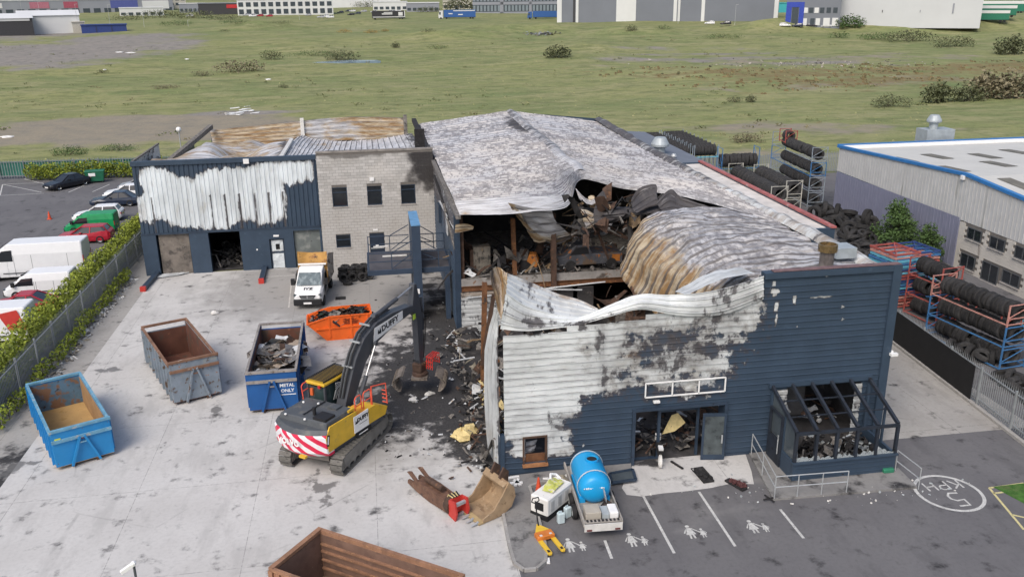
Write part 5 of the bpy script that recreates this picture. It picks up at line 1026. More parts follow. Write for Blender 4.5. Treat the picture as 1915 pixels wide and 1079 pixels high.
def car(name,label,loc,rz,paint,style='saloon',L=4.6,W=1.82,H=1.44,group='cars parked beyond the left fence',cat='car',plate=True,scale=1):
    t=thing(name,label,cat,loc,rz,group); w_=W/2; l=L/2; g=glass
    if style in('saloon','hatch','coupe'):
        bz=.62*H; tail=bz if style!='hatch' else .72*H
        body_loft([(-l,w_*.80,.34,.55,.60*H,.86),(-l+.18,w_*.95,.24,.58,tail-.02,.88),(-l+.7,w_,.2,.62,tail,.9),(-l*.25,w_,.2,.64,bz,.93),(l*.28,w_,.2,.64,bz-.01,.93),(l*.55,w_,.2,.62,bz-.06,.88),(l-.25,w_*.95,.22,.56,.50*H,.84),(l,w_*.78,.34,.5,.42*H,.82)]).build('body',paint,t,smooth=False,bevel=.03)
        xr={'saloon':(-l+.55,-l+1.25,l*.02,l*.42),'hatch':(-l+.12,-l+.5,l*.05,l*.46),'coupe':(-l+.3,-l+1.35,-.05,l*.36)}[style]
        xb0,xr0,xr1,xb1=xr; wb,wr=w_*.90,w_*.68
        def ring(z,x0,x1,ww): return [(x0,-ww*.9,z),(x0+.25,-ww,z),(x1-.3,-ww,z),(x1,-ww*.85,z),(x1,ww*.85,z),(x1-.3,ww,z),(x0+.25,ww,z),(x0,ww*.9,z)]
        MB().loft([ring(bz-.06,xb0,xb1,wb),ring(H-.06,xr0,xr1,wr)]).build('window_glass',g,t)
        rf=MB().loft([ring(H-.058,xr0-.03,xr1+.03,wr+.015),ring(H-.01,xr0+.08,xr1-.08,wr*.9)]).build('roof',paint,t)
        for s in (-1,1):
            for a,b_ in ((xb0,xr0),(xb1,xr1)): MB().beam((a,s*wb*.9,bz-.05),(b_,s*wr*.9,H-.05),.07,.06).build('pillar',paint,t)
            xm=(xb0+xb1)/2-.05; MB().beam((xm,s*(wb+.0),bz-.05),(xm-.05,s*(wr+.005),H-.06),.09,.05).build('pillar',paint,t)
            MB().box(xm+.62,xm+.8,min(s*w_*.92,s*w_*1.1),max(s*w_*.92,s*w_*1.1),bz-.02,bz+.12).build('wing_mirror',paint,t)
            MB().box(l-.34,l-.05,min(s*w_*.52,s*w_*.84),max(s*w_*.52,s*w_*.84),.42*H,.47*H).build('headlight',glassg,t); MB().box(-l-.005,-l+.1,min(s*w_*.5,s*w_*.8),max(s*w_*.5,s*w_*.8),.45*H,.54*H).build('tail_light',lamp_red,t)
        MB().box(l-.06,l+.01,-w_*.5,w_*.5,.3,.36*H).build('grille',black,t)
    else:                                    # panel vans
        nose=.9 if style=='van' else 1.15; bz=.52*H
        body_loft([(-l,w_*.97,.3,.7*H,H-.05,.86),(-l+.1,w_,.26,.72*H,H,.88),(l-nose-1.25,w_,.26,.72*H,H,.88),(l-nose-.75,w_,.26,.70*H,H-.03,.86)]).build('cargo_body',paint,t,bevel=.04)
        body_loft([(l-nose-.76,w_*.995,.26,.62*H,H-.05,.84),(l-nose-.3,w_*.99,.26,.55*H,H*.86,.80),(l-nose+.25,w_*.98,.26,.5*H,bz+.07,.86),(l-.3,w_*.95,.28,.42*H,bz-.06,.86),(l,w_*.82,.34,.36*H,.40*H,.86)]).build('cab_body',paint,t,bevel=.03)
        x0,x1=l-nose-.62,l-nose+.22; ws_=MB().add([(x0+.12,-w_*.74,H*.945),(x0+.12,w_*.74,H*.945),(x1+.03,w_*.84,bz+.11),(x1+.03,-w_*.84,bz+.11)],[(0,3,2,1)]).build('windscreen',g,t)
        for s in (-1,1):
            y=s*(w_+.004); MB().prismY([(x0-.55,bz+.06),(x1-.1,bz+.06),(x1-.25,bz+.2),(x0+.15,H*.83),(x0-.55,H*.85)],min(y-.02*s,y),max(y-.02*s,y)).build('side_window',g,t,clean=True)
            MB().box(x1-.2,x1,min(s*w_,s*(w_+.2)),max(s*w_,s*(w_+.2)),bz+.05,bz+.35).build('wing_mirror',black,t)
            MB().box(l-.3,l-.04,min(s*w_*.6,s*w_*.86),max(s*w_*.6,s*w_*.86),.39*H,.44*H).build('headlight',glassg,t); MB().box(-l-.01,-l+.06,min(s*w_*.86,s*w_*.97),max(s*w_*.86,s*w_*.97),.4*H,.62*H).build('tail_light',lamp_red,t)
        MB().box(l-.08,l+.03,-w_*.82,w_*.82,.28,.33*H).build('bumper',black,t)
        for s in (-1,1):
            y=s*(w_+.003)
            for xx in (x0-.6,-l+1.1,.0): MB().box(xx-.012,xx+.012,min(y,y-.02*s),max(y,y-.02*s),.4,.7*H).build('door_seam',dgrey,t)
            MB().box(-l+.3,l-1.5,min(y,y+.02*s),max(y,y+.02*s),.55,.62).build('rub_strip',dgrey,t)
    r=.33 if style!='bigvan' else .37
    for x in (-l+.85,l-.85):
        for s in (-1,1): wheel(t,x,s*(w_-.09),r,.21,s)
    if plate: MB().box(l+.0,l+.025,-.26,.26,.36,.47).build('number_plate',white,t); MB().box(-l-.025,-l,-.26,.26,.55,.66).build('number_plate',M('plate_yellow',(.55,.45,.1),.5),t)
    return t
# ---------------------------------------------------------------- burnt tipper van
vp=Vector((-4.42,59.1,0)); van=thing('tipper_van','white cab tipper van with burnt ochre body parked by the workshop','van',vp,R(-96))
W_=.98
body_loft([(-.2,W_*.96,.45,1.3,2.25,.84),(.15,W_*.96,.45,1.3,2.28,.86),(.75,W_*.97,.4,1.25,2.15,.84),(1.62,W_*.97,.38,1.15,1.36,.88),(2.25,W_*.95,.4,.95,1.16,.86),(2.5,W_*.84,.45,.85,.98,.86)]).build('cab_body',white,van,bevel=.03)
MB().add([(.88,-.72,2.09),(.88,.72,2.09),(1.66,.83,1.42),(1.66,-.83,1.42)],[(0,3,2,1)]).build('windscreen',M('van_glass',(.12,.15,.16),.15,0,.4,2,[(('n',3,.5,.62),(.22,.26,.27))],spec=.6),van)
for s in (-1,1):
    y=s*.985; MB().prismY([(0,1.35),(1.35,1.35),(.8,1.95),(.05,2.05)],min(y,y-s*.03),max(y,y-s*.03)).build('side_window',black if s>0 else glass,van,clean=True)
    MB().box(1.1,1.35,min(s*1.0,s*1.24),max(s*1.0,s*1.24),1.35,1.75).build('wing_mirror',black,van)
    MB().prismX([(s*.52,.98),(s*.9,1.08),(s*.92,.9),(s*.6,.85)] if s>0 else [(-.52,.98),(-.6,.85),(-.92,.9),(-.9,1.08)],2.3,2.45).build('headlight',glassg,van,clean=True)
    for x in (-2.0,1.6): wheel(van,x,s*.86,.36,.24,s,dgrey)
MB().box(2.40,2.60,-.93,.93,.3,.74).build('bumper',black,van,bevel=.05)
MB().prismX([(-.55,.99),(.55,.99),(.36,.7),(-.36,.7)],2.45,2.545).build('grille',black,van,clean=True)
for z in (.76,.86): MB().box(2.546,2.56,-.42,.42,z,z+.025).build('grille_bar',galv,van)
MB().add([(2.565,0,1.0),(2.565,.08,.88),(2.565,0,.76),(2.565,-.08,.88)],[(0,3,2,1)]).build('badge',chrome,van); MB().box(2.602,2.615,-.26,.26,.42,.54).build('number_plate',white,van)
text('IYZ',.34,ink,van,axes((1.98,0,1.285),(0,1,0),(-.95,0,.3)),'bonnet_lettering',.008,sx=1.2)
och=M('burnt_ochre_paint',(.40,.22,.06),.75,0,.25,1.2,[(('n',1.6,.55,.66),(.25,.12,.045)),(('n',2.5,.60,.70),(.04,.035,.03))])
MB().box(-3.0,-.35,-.4,.4,.45,.75).build('chassis',char,van)
MB().box(-3.1,-.4,-1.02,1.02,.85,.93).build('tipper_floor',rustd,van)
sheet('burnt_headboard',[[Vector(p)for p in ((-.42,-1.0,.93),(-.42,0,.93),(-.42,1.0,.93))],[Vector(p) for p in ((-.46,-1.0,2.25),(-.5,0,2.2),(-.46,1.0,2.25))],[Vector(p) for p in ((-.6,-1.02,3.15),(-1.0,0,2.95),(-.65,1.0,3.1))]],12,10,och,None,None,(.05,2)).parent=van
for s in (-1,1): sheet('burnt_side_panel',[[Vector((-.5,s*1.02,.95)),Vector((-1.8,s*1.06,.95)),Vector((-3.1,s*1.02,.95))],[Vector((-.6,s*1.02,3.0)),Vector((-1.8,s*(1.0 if s<0 else 1.25),2.7)),Vector((-3.1,s*1.02,2.2))]],12,8,och if s<0 else M('burnt_white_paint',(.42,.38,.33),.8,0,.3,2,[(('n',2,.5,.62),(.09,.075,.06))]),None,None,(.06,1.6)).parent=van
MB().box(-.38,-.22,-.95,.95,2.28,2.36).build('light_bar',white,van)
sheet('scorched_door',[[Vector((.1,1.0,.5)),Vector((1.4,1.05,.5))],[Vector((.05,1.0,1.3)),Vector((1.4,1.25,1.3))],[Vector((0,.96,2.1)),Vector((.9,1.1,2.0))]],6,8,char,None,None,(.05,2)).parent=van
# ---------------------------------------------------------------- crawler excavator
EC=Vector((-2.25,37.25,0)); EA=R(52); ex=thing('crawler_excavator','yellow and grey crawler excavator with red handrails and striped counterweight','excavator',EC,EA)
trk=M('track_steel',(.145,.14,.128),.7,.1,.25,4,[(('n',5,.52,.66),(.075,.072,.068))],(20,.3,.02)); trf=M('track_frame',(.24,.225,.20),.85,0,.25,2)
Lt,rt=4.05,.46
def loop(s):
    tot=2*Lt+2*PI*rt; s%=tot
    if s<Lt: return -Lt/2+s,2*rt,0
    s-=Lt
    if s<PI*rt: a=PI/2-s/rt; return Lt/2+rt*math.cos(a),rt+rt*math.sin(a),-s/rt
    s-=PI*rt
    if s<Lt: return Lt/2-s,0,PI
    s-=Lt; a=-PI/2-s/rt; return -Lt/2+rt*math.cos(a),rt+rt*math.sin(a),PI-s/rt
shoe=None; RT=Matrix.Rotation(R(10),4,'Z')
for sd in (-1,1):
    f=MB(); f.box(-Lt/2,Lt/2,sd*1.28-.16,sd*1.28+.16,.2,.74); tf=f.build('track',trf,ex); tf.rotation_euler=(0,0,R(10))
    for xx in (-Lt/2,Lt/2): MB().lathe([(.001,-.12),(.34,-.12),(.40,-.05),(.40,.05),(.34,.12),(.001,.12)],18,Matrix.Translation((xx,sd*1.28,rt))@Matrix.Rotation(R(90),4,'X')).build('drive_wheel',trf,tf)
    for i in range(7): MB().lathe([(.001,-.14),(.12,-.14),(.12,.14),(.001,.14)],10,Matrix.Translation((-1.6+i*.53,sd*1.28,.16))@Matrix.Rotation(R(90),4,'X')).build('track_roller',trf,tf)
    n=46; tot=2*Lt+2*PI*rt
    for i in range(n):
        x,z,a=loop(i*tot/n)
        if shoe is None: shoe=MB().box(-.105,.105,-.3,.3,-.03,.02).box(-.10,-.06,-.3,.3,.021,.06).build('track_shoe',trk,tf); o=shoe
        else: o=inst(shoe,'track_shoe',tf)
        o.location=(x,sd*1.28,z+.0); o.rotation_euler=(0,-a,0)
MB().lathe([(.001,.5),(.75,.5),(.75,1.0),(.001,1.0)],24).build('slew_ring',boomgrey,ex)
MB().prism([(-1.9,-.6),(1.6,-.6),(1.6,.6),(-1.9,.6)],.35,.72,Matrix.Rotation(R(10),4,'Z')).build('car_body_frame',trf,ex)
# upper structure: x forward, y left
b=MB(); b.box(-2.2,1.6,-1.42,1.42,1.02,1.22); b.build('deck_frame',boomgrey,ex)
sc_=NB('chevron_stripes'); sx=sc_.n('SeparateXYZ'); sc_.l(sc_.co(),sx.inputs[0])
v_=sc_.math('ADD',sx.outputs['Z'],sc_.math('MULTIPLY',sc_.math('ABSOLUTE',sc_.math('SUBTRACT',sx.outputs['Y'],.75)),.8)); fr=sc_.math('FRACT',sc_.math('MULTIPLY',v_,1.9)); chev=sc_.fin(sc_.mix(sc_.rng(fr,.49,.51),(.62,.02,.07),(.72,.72,.74)),.4)
def cwr(z,k): return [(-3.0+(.55*(y/1.45)**2)*1.0+(k if abs(y)<1.46 else 0),y,z) for y in (-1.45,-1.1,-.6,0,.6,1.1,1.45)]+[(-1.95,1.45,z),(-1.95,-1.45,z)]
MB().loft([cwr(1.0,.22),cwr(1.2,.05),cwr(1.95,0),cwr(2.05,.04)]).build('counterweight',chev,ex,clean=True)
MB().loft([cwr(2.052,.06),cwr(2.22,.25)]).build('counterweight_top',dgrey,ex,clean=True)
text('VOLVO',.36,white,ex,axes((-3.03,.15,1.66),(0,-1,0),(0,0,1)),'counterweight_lettering',.012,.012)
MB().box(-3.06,-2.9,-.75,-.4,1.06,1.16).build('warning_beacon_plate',yellow,ex)
hood=MB(); hood.loft([[(-2.35,-1.4,2.0),(-.35,-1.4,2.0),(-.35,.55,2.0),(-.35,1.4,2.0),(-2.35,1.4,2.0)],[(-2.2,-1.3,2.5),(-.45,-1.28,2.5),(-.45,.5,2.5),(-.45,1.3,2.45),(-2.2,1.3,2.45)]]); hood.build('engine_hood',dgrey,ex,bevel=.05,clean=True)
MB().box(-2.15,-1.5,-1.24,-.55,2.505,2.62).build('hood_grille',black,ex); MB().box(-1.0,-.6,-.9,-.4,2.505,2.58).build('hood_panel',dgrey,ex); MB().tube((-1.75,-.3,2.5),(-1.75,-.3,2.85),.08,8).build('exhaust',black,ex); MB().box(-2.0,-.55,.1,.16,2.51,2.53).build('hood_seam',black,ex)
for x,y in ((-2.28,.9),(-2.28,-.2),(-1.0,1.0),(-.8,.3)): MB().lathe([(.001,0),(.06,0),(.05,.05),(.001,.06)],8,Matrix.Translation((x,y,2.47))).build('hood_light',white,ex)
# right side: yellow doors with name board, tool box, steps
b=MB(); b.prismY([(-2.3,1.2),(-.55,1.2),(-.35,1.45),(-.35,2.3),(-2.15,2.35),(-2.45,1.9)],-1.47,-1.41); b.build('side_door',yellow,ex,clean=True)
MB().prismY([(-2.44,1.55),(-2.3,1.5),(-2.2,2.0),(-2.36,2.05)],-1.485,-1.471).build('vent_panel',black,ex,clean=True); MB().prismY([(-2.40,1.62),(-2.33,1.6),(-2.27,1.95),(-2.34,1.97)],-1.492,-1.486).build('vent_label',white,ex,clean=True)
MB().box(-.3,1.0,-1.47,-.62,1.2,1.98).build('tank_body',dgrey,ex); MB().prismY([(.3,1.3),(1.72,1.25),(1.9,1.6),(1.0,2.05),(.35,2.05)],-1.49,-.75).build('tool_box',yellow,ex,clean=True)
MB().box(-.28,.28,-1.5,-1.471,1.3,1.97).build('tank_side',boomgrey,ex)
nb=MB().box(-.62,.42,-1.53,-1.505,1.32,2.12).build('name_board',white,ex); text('DUFFY',.27,ink,nb,axes((.02,-1.534,1.86),(1,0,0),(0,0,1)),'name_lettering',.012); MB().prismY([(-.55,1.74),(-.5,1.92),(-.44,1.8),(-.38,1.98),(-.36,1.74)],-1.54,-1.534).build('name_logo',ink,nb); MB().box(-.25,.3,-1.537,-1.533,1.62,1.64).build('name_underline',ink,nb)
MB().box(-.5,.6,-1.50,-1.472,1.05,1.22).build('dark_label',ink,ex); MB().box(-.3,.35,-1.506,-1.501,1.1,1.15).build('label_print',white,ex)
MB().prismX([(-1.35,1.99),(-.7,1.99),(-.75,2.16),(-1.3,2.16)],-.2,.35).build('tank_cover',M('amber_cover',(.72,.33,.04),.5),ex,clean=True); MB().box(-.75,-.35,-1.38,-1.05,2.36,2.46).build('grab_step',yellow,ex)
def rail(pts,nm='handrail',par=ex): MB().path(pts,.028,6).build(nm,redrail,par)
for x0,x1,y in ((-.2,.25,-1.3),(.4,.95,-1.3)):
    rail([(x0,y,2.0),(x0,y,2.75),(x0+.08,y,2.85),(x1-.08,y,2.85),(x1,y,2.75),(x1,y,2.0)]); rail([(x0,y,2.4),(x1,y,2.4)])
rail([(.95,-1.35,2.05),(.95,-1.35,2.95),(1.9,-1.45,2.75),(1.95,-1.45,1.7)]); 
for z in (1.75,1.95,2.15,2.35): rail([(1.93,-1.45,z),(1.93,-1.2,z)],'step_rung')
rail([(-.6,1.36,2.3),(-.6,1.42,3.0),(-.5,1.42,3.1),(.0,1.42,3.1),(.1,1.42,3.0),(.1,1.42,1.9)]); rail([(-.6,1.4,2.75),(.1,1.42,2.75)])
# cab on the left
cab=MB(); X0c,X1c,Y0c,Y1c,Z0c,Z1c=-.15,1.7,.45,1.42,1.22,3.02
for x,y in ((X0c,Y0c),(X0c,Y1c),(X1c,Y0c),(X1c,Y1c),(.75,Y0c),(.75,Y1c)): cab.box(x-.045,x+.045,y-.045,y+.045,Z0c,Z1c)
cab.box(X0c,X1c,Y0c,Y1c,Z0c,Z0c+.62); cb_=cab.build('cab_frame',boomgrey,ex); cb_['label']='dark grey cab frame with glazing'
for nm,bx in (('cab_window',(X0c+.05,X1c-.05,Y0c-.005,Y0c+.01,Z0c+.63,Z1c-.02)),('cab_window',(X0c+.05,X1c-.05,Y1c-.01,Y1c+.005,Z0c+.63,Z1c-.02)),('cab_rear_window',(X0c-.01,X0c+.01,Y0c+.05,Y1c-.05,Z0c+.63,Z1c-.1)),('cab_windscreen',(X1c-.01,X1c+.01,Y0c+.05,Y1c-.05,Z0c+.4,Z1c-.02))): MB().box(*bx).build(nm,M('cab_glass',(.03,.05,.05),.1,0,.3,2,spec=.7),cb_)
MB().box(X0c-.12,X1c+.1,Y0c-.08,Y1c+.06,3.021,3.16).build('cab_roof',yellow,ex,bevel=.03)
gd=MB(); gd.box(X0c-.05,X1c+.12,Y0c-.02,Y0c+.02,3.2,3.26); gd.box(X0c-.05,X1c+.12,Y1c-.04,Y1c,3.2,3.26); gf=gd.build('roof_guard',black,ex); gf['kind']='stuff'
for i in range(17): MB().box(X0c-.03+i*.115,X0c+.012+i*.115,Y0c,Y1c-.02,3.262,3.29).build('guard_bar',black,gf)
MB().box(X0c-.2,X0c-.13,.55,.68,2.95,3.08).build('beacon',lamp_red,ex); MB().box(X0c-.1,X0c+.08,1.1,1.25,2.46,2.8).build('work_light',M('orange_plastic',(.6,.12,.03),.5),ex)
for i in range(7): MB().path([(.3+i*.06,.35-i*.02,2.2),(.4,.25,2.7+.05*i),(.9,.2,2.9),(1.2,.05,2.3)],.022,5).build('hydraulic_hose',black if i%2 else galv,ex)
# boom: side outline in x,z swept in y
def slab(nm,poly,w2,mat,par=ex,y0=0): return MB().prismY(poly,y0-w2,y0+w2).build(nm,mat,par,clean=True,bevel=.02)
YB=-.05
boom=slab('boom',[(.35,1.75),(.75,1.75),(1.35,2.6),(2.0,3.55),(2.75,4.15),(4.2,4.55),(6.0,4.78),(6.15,4.95),(6.0,5.12),(4.3,5.28),(3.0,5.2),(2.0,4.75),(1.3,4.0),(.75,3.0),(.25,1.95)],.27,boomgrey,ex,YB)
bb=slab('boom_name_board',[(2.62,4.32),(5.05,4.72),(5.05,5.14),(2.75,5.0)],.006,white,boom,YB-.285)
dv=Vector((2.4,0,.28)); text('DUFFY',.40,ink,bb,axes((3.98,YB-.294,4.83),dv,(0,0,1)),'boom_lettering',.014,sx=1.15); MB().prismY([(2.98,4.62),(3.02,4.86),(3.1,4.7),(3.18,4.9),(3.26,4.66),(3.22,4.6)],YB-.30,YB-.292).build('boom_logo',ink,bb)
for k,yo in enumerate((-.12,-.04,.06,.14)): MB().path([(.35,yo+YB,2.35),(.75,yo+YB,3.35),(1.25,yo+YB,4.22),(1.95,yo+YB,4.98),(2.95,yo+YB,5.38),(4.2,yo+YB,5.44)],.035,6).build('hydraulic_pipe',dgrey if k%2 else black,boom)
for r_,z in ((.95,3.62),(1.6,4.62),(2.4,5.2)): MB().box(r_-.03,r_+.03,YB-.3,YB+.3,z+.02,z+.1).build('pipe_clamp',galv,boom)
for s in (-1,1):
    y=YB+s*.42; MB().tube((1.0,y,1.85),(1.75,y,3.0),.105,10).build('lift_cylinder',boomgrey,ex); MB().tube((1.75,y,3.0),(2.6,y,4.3),.05,8).build('lift_rod',chrome,ex); MB().tube((2.6,y-.06,4.3),(2.6,y+.06,4.3),.11,10).build('pivot_pin',boomgrey,ex)
MB().tube((3.2,YB,5.42),(5.0,YB,5.72),.11,10).build('arm_cylinder',boomgrey,ex); MB().tube((5.0,YB,5.72),(6.35,YB,5.98),.05,8).build('arm_rod',chrome,ex)
slab('arm_bracket',[(2.95,5.22),(3.45,5.28),(3.3,5.55),(3.1,5.55)],.12,boomgrey,boom,YB)
stick=slab('dipper_arm',[(6.0,4.75),(6.38,4.35),(6.45,1.9),(6.55,1.62),(6.75,1.65),(6.85,2.2),(6.88,4.3),(6.72,5.2),(6.5,6.1),(6.3,6.12),(6.2,5.6)],.17,boomgrey,ex,YB)
MB().tube((7.05,YB,5.2),(7.08,YB,3.4),.09,8).build('grab_cylinder',boomgrey,stick); MB().tube((7.08,YB,3.4),(7.0,YB,2.3),.045,8).build('grab_rod',chrome,stick)
MB().box(6.93,7.0,YB-.2,YB+.2,4.25,4.55).build('lime_label',M('lime_label',(.42,.6,.06),.5),stick) if 0 else MB().box(5.98,6.2,YB-.235,YB-.215,4.32,4.6).build('lime_label',M('lime_label',(.42,.6,.06),.5),stick)
for k in range(4): MB().path([(6.95,YB-.15+k*.1,4.6),(7.2,YB-.15+k*.1,3.9),(7.1,YB-.12+k*.08,2.8),(6.9,YB-.1+k*.06,1.9)],.025,5).build('arm_hose',black,stick)
# quick hitch with red guard and selector grab
gx=6.68; MB().box(gx-.32,gx+.3,YB-.28,YB+.28,1.22,1.7).build('quick_hitch',rustd,ex,bevel=.05); MB().lathe([(.001,.95),(.36,.95),(.42,1.0),(.42,1.12),(.3,1.22),(.001,1.22)],18,Matrix.Translation((gx,YB,0))).build('rotator',rustd,ex)
rg=MB(); 
for y in (-.62,-.5,-.38,-.26): rg.path([(gx+.1,y-.1+YB,1.35),(gx+.15,y-.1+YB,2.0),(gx+.75,y-.1+YB,2.1),(gx+.8,y-.1+YB,1.5)],.03,5)
for z in (1.5,1.75,2.0): rg.path([(gx+.12,-.75+YB,z),(gx+.12,-.32+YB,z),(gx+.78,-.32+YB,z+.05),(gx+.78,-.75+YB,z+.05)],.03,5)
o=rg.build('hose_guard',redp,ex); o['kind']='stuff'
jw=M('jaw_steel',(.21,.18,.15),.7,.1,.3,3,[(('n',4,.55,.68),(.07,.05,.04))])
GR=Matrix.Translation((gx,YB,0))@Matrix.Rotation(R(28),4,'Z')
for s in (-1,1):
    secs=[]
    for k in range(9):
        a=k/8; ang=R(42+86*a); rr=1.3; yy=s*(rr*math.sin(ang)+.05); z=.08+rr*.95*(1+math.cos(ang))*.5+.05*(1-a)
        secs.append((yy,z))
    j=MB()
    for k in range(8):
        (y1,z1),(y2,z2)=secs[k],secs[k+1]; j.add([(-.7,y1,z1),(.7,y1,z1),(.7,y2,z2),(-.7,y2,z2),(-.62,y1*.9,z1-.05),(.62,y1*.9,z1-.05),(.62,y2*.9,z2-.0),(-.62,y2*.9,z2)],[(0,1,2,3),(4,7,6,5),(0,4,5,1),(2,6,7,3),(0,3,7,4),(1,5,6,2)],GR)
    jo=j.build('grab_jaw',jw,ex)
    for k in range(7):
        x=-.6+.2*k; tt=MB()
        for m_ in range(2,8): tt.beam(GR@Vector((x,secs[m_][0]*1.03,secs[m_][1]+.02)),GR@Vector((x,secs[m_+1][0]*1.03,secs[m_+1][1]+.02)),.045,.05)
        tt.build('jaw_tine',jw,jo)
MB().box(-.5,.5,-.42,.42,.86,1.0,GR).build('grab_crosshead',jw,ex)
# ---------------------------------------------------------------- forecourt: bowser trailer, generator, tools, attachments
bt=thing('bowser_trailer','flatbed trailer carrying a round bright blue water tank with an open hatch','trailer',(7.95,27.95,0),R(-3))
bed=M('trailer_bed',(.33,.31,.285),.8,0,.25,2); tb=M('tank_blue',(.012,.30,.62),.35,0,.06,1)
MB().box(-.74,.74,0,4.6,.52,.6).build('bed',bed,bt)
for s in (-1,1):
    MB().box(s*.74-.03,s*.74+.03,.03,4.6,.601,.82).build('side_rail',bed,bt)
    for y in (1.6,2.4):
        w0=wheel(bt,0,0,.3,.18,s); w0.location=(s*.84,y,0); w0.rotation_euler=(0,0,R(-90))
MB().box(-.74,.74,-.04,.02,.42,.72).build('tail_board',whited,bt)
for s in (-1,1): MB().box(s*.55-.1,s*.55+.1,-.06,-.041,.45,.52).build('tail_light',M('dark_red_lens',(.12,.03,.03),.4),bt)
rb=MB()
MB().box(-.7,.7,.04,.22,.74,.78).build('ramp_bar',bed,bt)
for i in range(9): MB().box(-.64+i*.15,-.56+i*.15,.06,.2,.781,.80).build('ramp_slot',black,bt)
n=24; zc_=1.24; rr=.66
def tk(y,r): return [(r*math.cos(2*PI*i/n),y,zc_+r*1.0*math.sin(2*PI*i/n)) for i in range(n)]
tkb=MB().loft([tk(1.42,.18),tk(1.46,.45),tk(1.56,.58),tk(1.75,.64),tk(2.05,rr),tk(3.4,rr),tk(3.66,.62),tk(3.8,.48),tk(3.86,.2)]).build('tank',tb,bt,smooth=True)
for y in (1.92,3.48):
    MB().lathe([(rr+.012,-.03),(rr+.03,-.03),(rr+.03,.03),(rr+.012,.03)],28,Matrix.Translation((0,y,zc_))@Matrix.Rotation(R(90),4,'X'),close=True).build('band',M('band_grey',(.48,.54,.58),.4),tkb)
MB().lathe([(.20,.58),(.27,.62),(.27,.72),(.22,.72),(.20,.66)],20,Matrix.Translation((.08,2.8,zc_))).build('hatch_rim',tb,tkb); MB().lathe([(.001,.68),(.205,.68)],20,Matrix.Translation((.08,2.8,zc_))).build('hatch_opening',black,tkb)
for i,w_ in enumerate((.05,.07,.05,.06,.03,.08,.06,.05,.07,.06)): MB().box(-.5+i*.085,-.5+i*.085+w_,1.425,1.45,1.36,1.405+.012*(i%3)).build('faint_print',white,tkb)
for s in (-1,1): MB().box(s*.5-.12,s*.5+.12,1.7,3.6,.601,.8).build('tank_cradle',tb,bt)
MB().box(-.62,-.02,.3,.95,.602,1.02).build('tool_chest',M('beige_chest',(.38,.35,.30),.8,0,.12,2),bt,bevel=.02); MB().box(.02,.3,.3,.9,.602,.92).build('battery_case',M('grey_case',(.36,.40,.42),.6),bt); MB().box(.32,.66,.3,.95,.602,.98).build('pump_cover',white,bt,bevel=.03)
MB().lathe([(.001,-.02),(.28,-.02),(.30,0),(.28,.02),(.001,.02)],20,Matrix.Translation((.32,1.3,1.12))@Matrix.Rotation(R(80),4,'Y')@Matrix.Diagonal((1.1,.8,1,1))).build('hose_reel_disc',galv,bt)
for i in range(6): MB().path([(.1+.06*i,1.05,.8),(.3,1.2+.04*i,.95),(.55,1.1,.75+.03*i)],.02,5).build('hose',rustd if i%2 else black,bt)
MB().beam((0,4.6,.5),(0,5.2,.45),.1).build('drawbar',bed,bt)
ga,gb,gc=G(999,963),G(1024,976),G(1055,951); gz=math.atan2(gc.y-gb.y,gc.x-gb.x)
gn=thing('generator','white canopied portable generator with yellow straps on top, beside the kerbed island','generator',gb,gz)
MB().box(0,1.75,0,.85,.0,.2).build('base_skid',black,gn); cn=MB().box(0,1.75,0,.85,.201,.98).build('canopy',M('generator_white',(.72,.71,.68),.5,0,.08,2,[(('n',4,.64,.74),(.4,.36,.3))]),gn,bevel=.05)
for x in (.35,.85,1.35): MB().box(x-.12,x+.12,-.012,.0,.35,.8).build('side_louvre',M('louvre_grey',(.45,.45,.44),.6),cn)
MB().box(-.012,.0,.2,.62,.4,.75).build('control_panel',black,cn)
sheet('draped_strap',[[Vector(p) for p in ((.5,.1,1.02),(1.0,.15,1.1),(1.5,.2,1.02))],[Vector(p) for p in ((.45,.6,1.03),(1.0,.7,1.14),(1.6,.75,1.0))]],10,6,M('strap_yellow',(.5,.52,.12),.8,0,.3,5,[(('n',5,.5,.6),(.5,.47,.4))]),None,None,(.06,3)).parent=gn
MB().path([(1.2,.7,1.05),(1.5,.9,1.15),(1.75,.8,1.05),(1.8,.6,.9)],.05,7).build('duct_hose',white,gn)
for i,(px,py,lb) in enumerate(((1049,977,'pale plastic jerrycan standing nearest the pallet truck'),(1061,966,'pale plastic jerrycan standing against the generator'))):
    p=G(px,py); t=thing('jerrycan',lb,'jerrycan',p,R(10+20*i),'jerrycans beside the generator'); jm=M('jerrycan_plastic',(.50,.60,.63),.5,0,.08,3)
    MB().box(-.15,.15,-.11,.11,0,.48).build('body',jm,t,bevel=.04); MB().tube((.08,0,.48),(.08,0,.54),.035,8).build('cap',black,t); MB().path([(-.12,0,.46),(-.1,0,.54),(.02,0,.54)],.018,5).build('handle',jm,t)
pt=thing('pallet_truck','yellow hand pallet truck with orange pump unit near the parent and child bay','pallet truck',G(1041,1037),R(14)); py_=M('pallet_yellow',(.68,.44,.04),.5,0,.1,3); po=M('pallet_orange',(.55,.17,.03),.5,0,.2,3)
for s in (-1,1):
    fk=MB().prism([(s*.27-.09,0),(s*.27-.05,-.06),(s*.27+.05,-.06),(s*.27+.09,0),(s*.27+.09,.85),(s*.27-.09,.85)],.1,.16).build('fork',py_,pt,clean=True); MB().box(s*.27-.05,s*.27+.05,.05,.2,.161,.165).build('fork_slot',black,fk); MB().tube((s*.27-.05,.12,.06),(s*.27+.05,.12,.06),.06,8).build('roller',black,fk)
MB().box(-.36,.36,.86,1.25,.1,.3).build('cross_head',po,pt,bevel=.03); MB().prism([(-.3,1.26),(.3,1.26),(.02,1.75),(-.02,1.75)],.15,.28).build('pump_cover',py_,pt,clean=True)
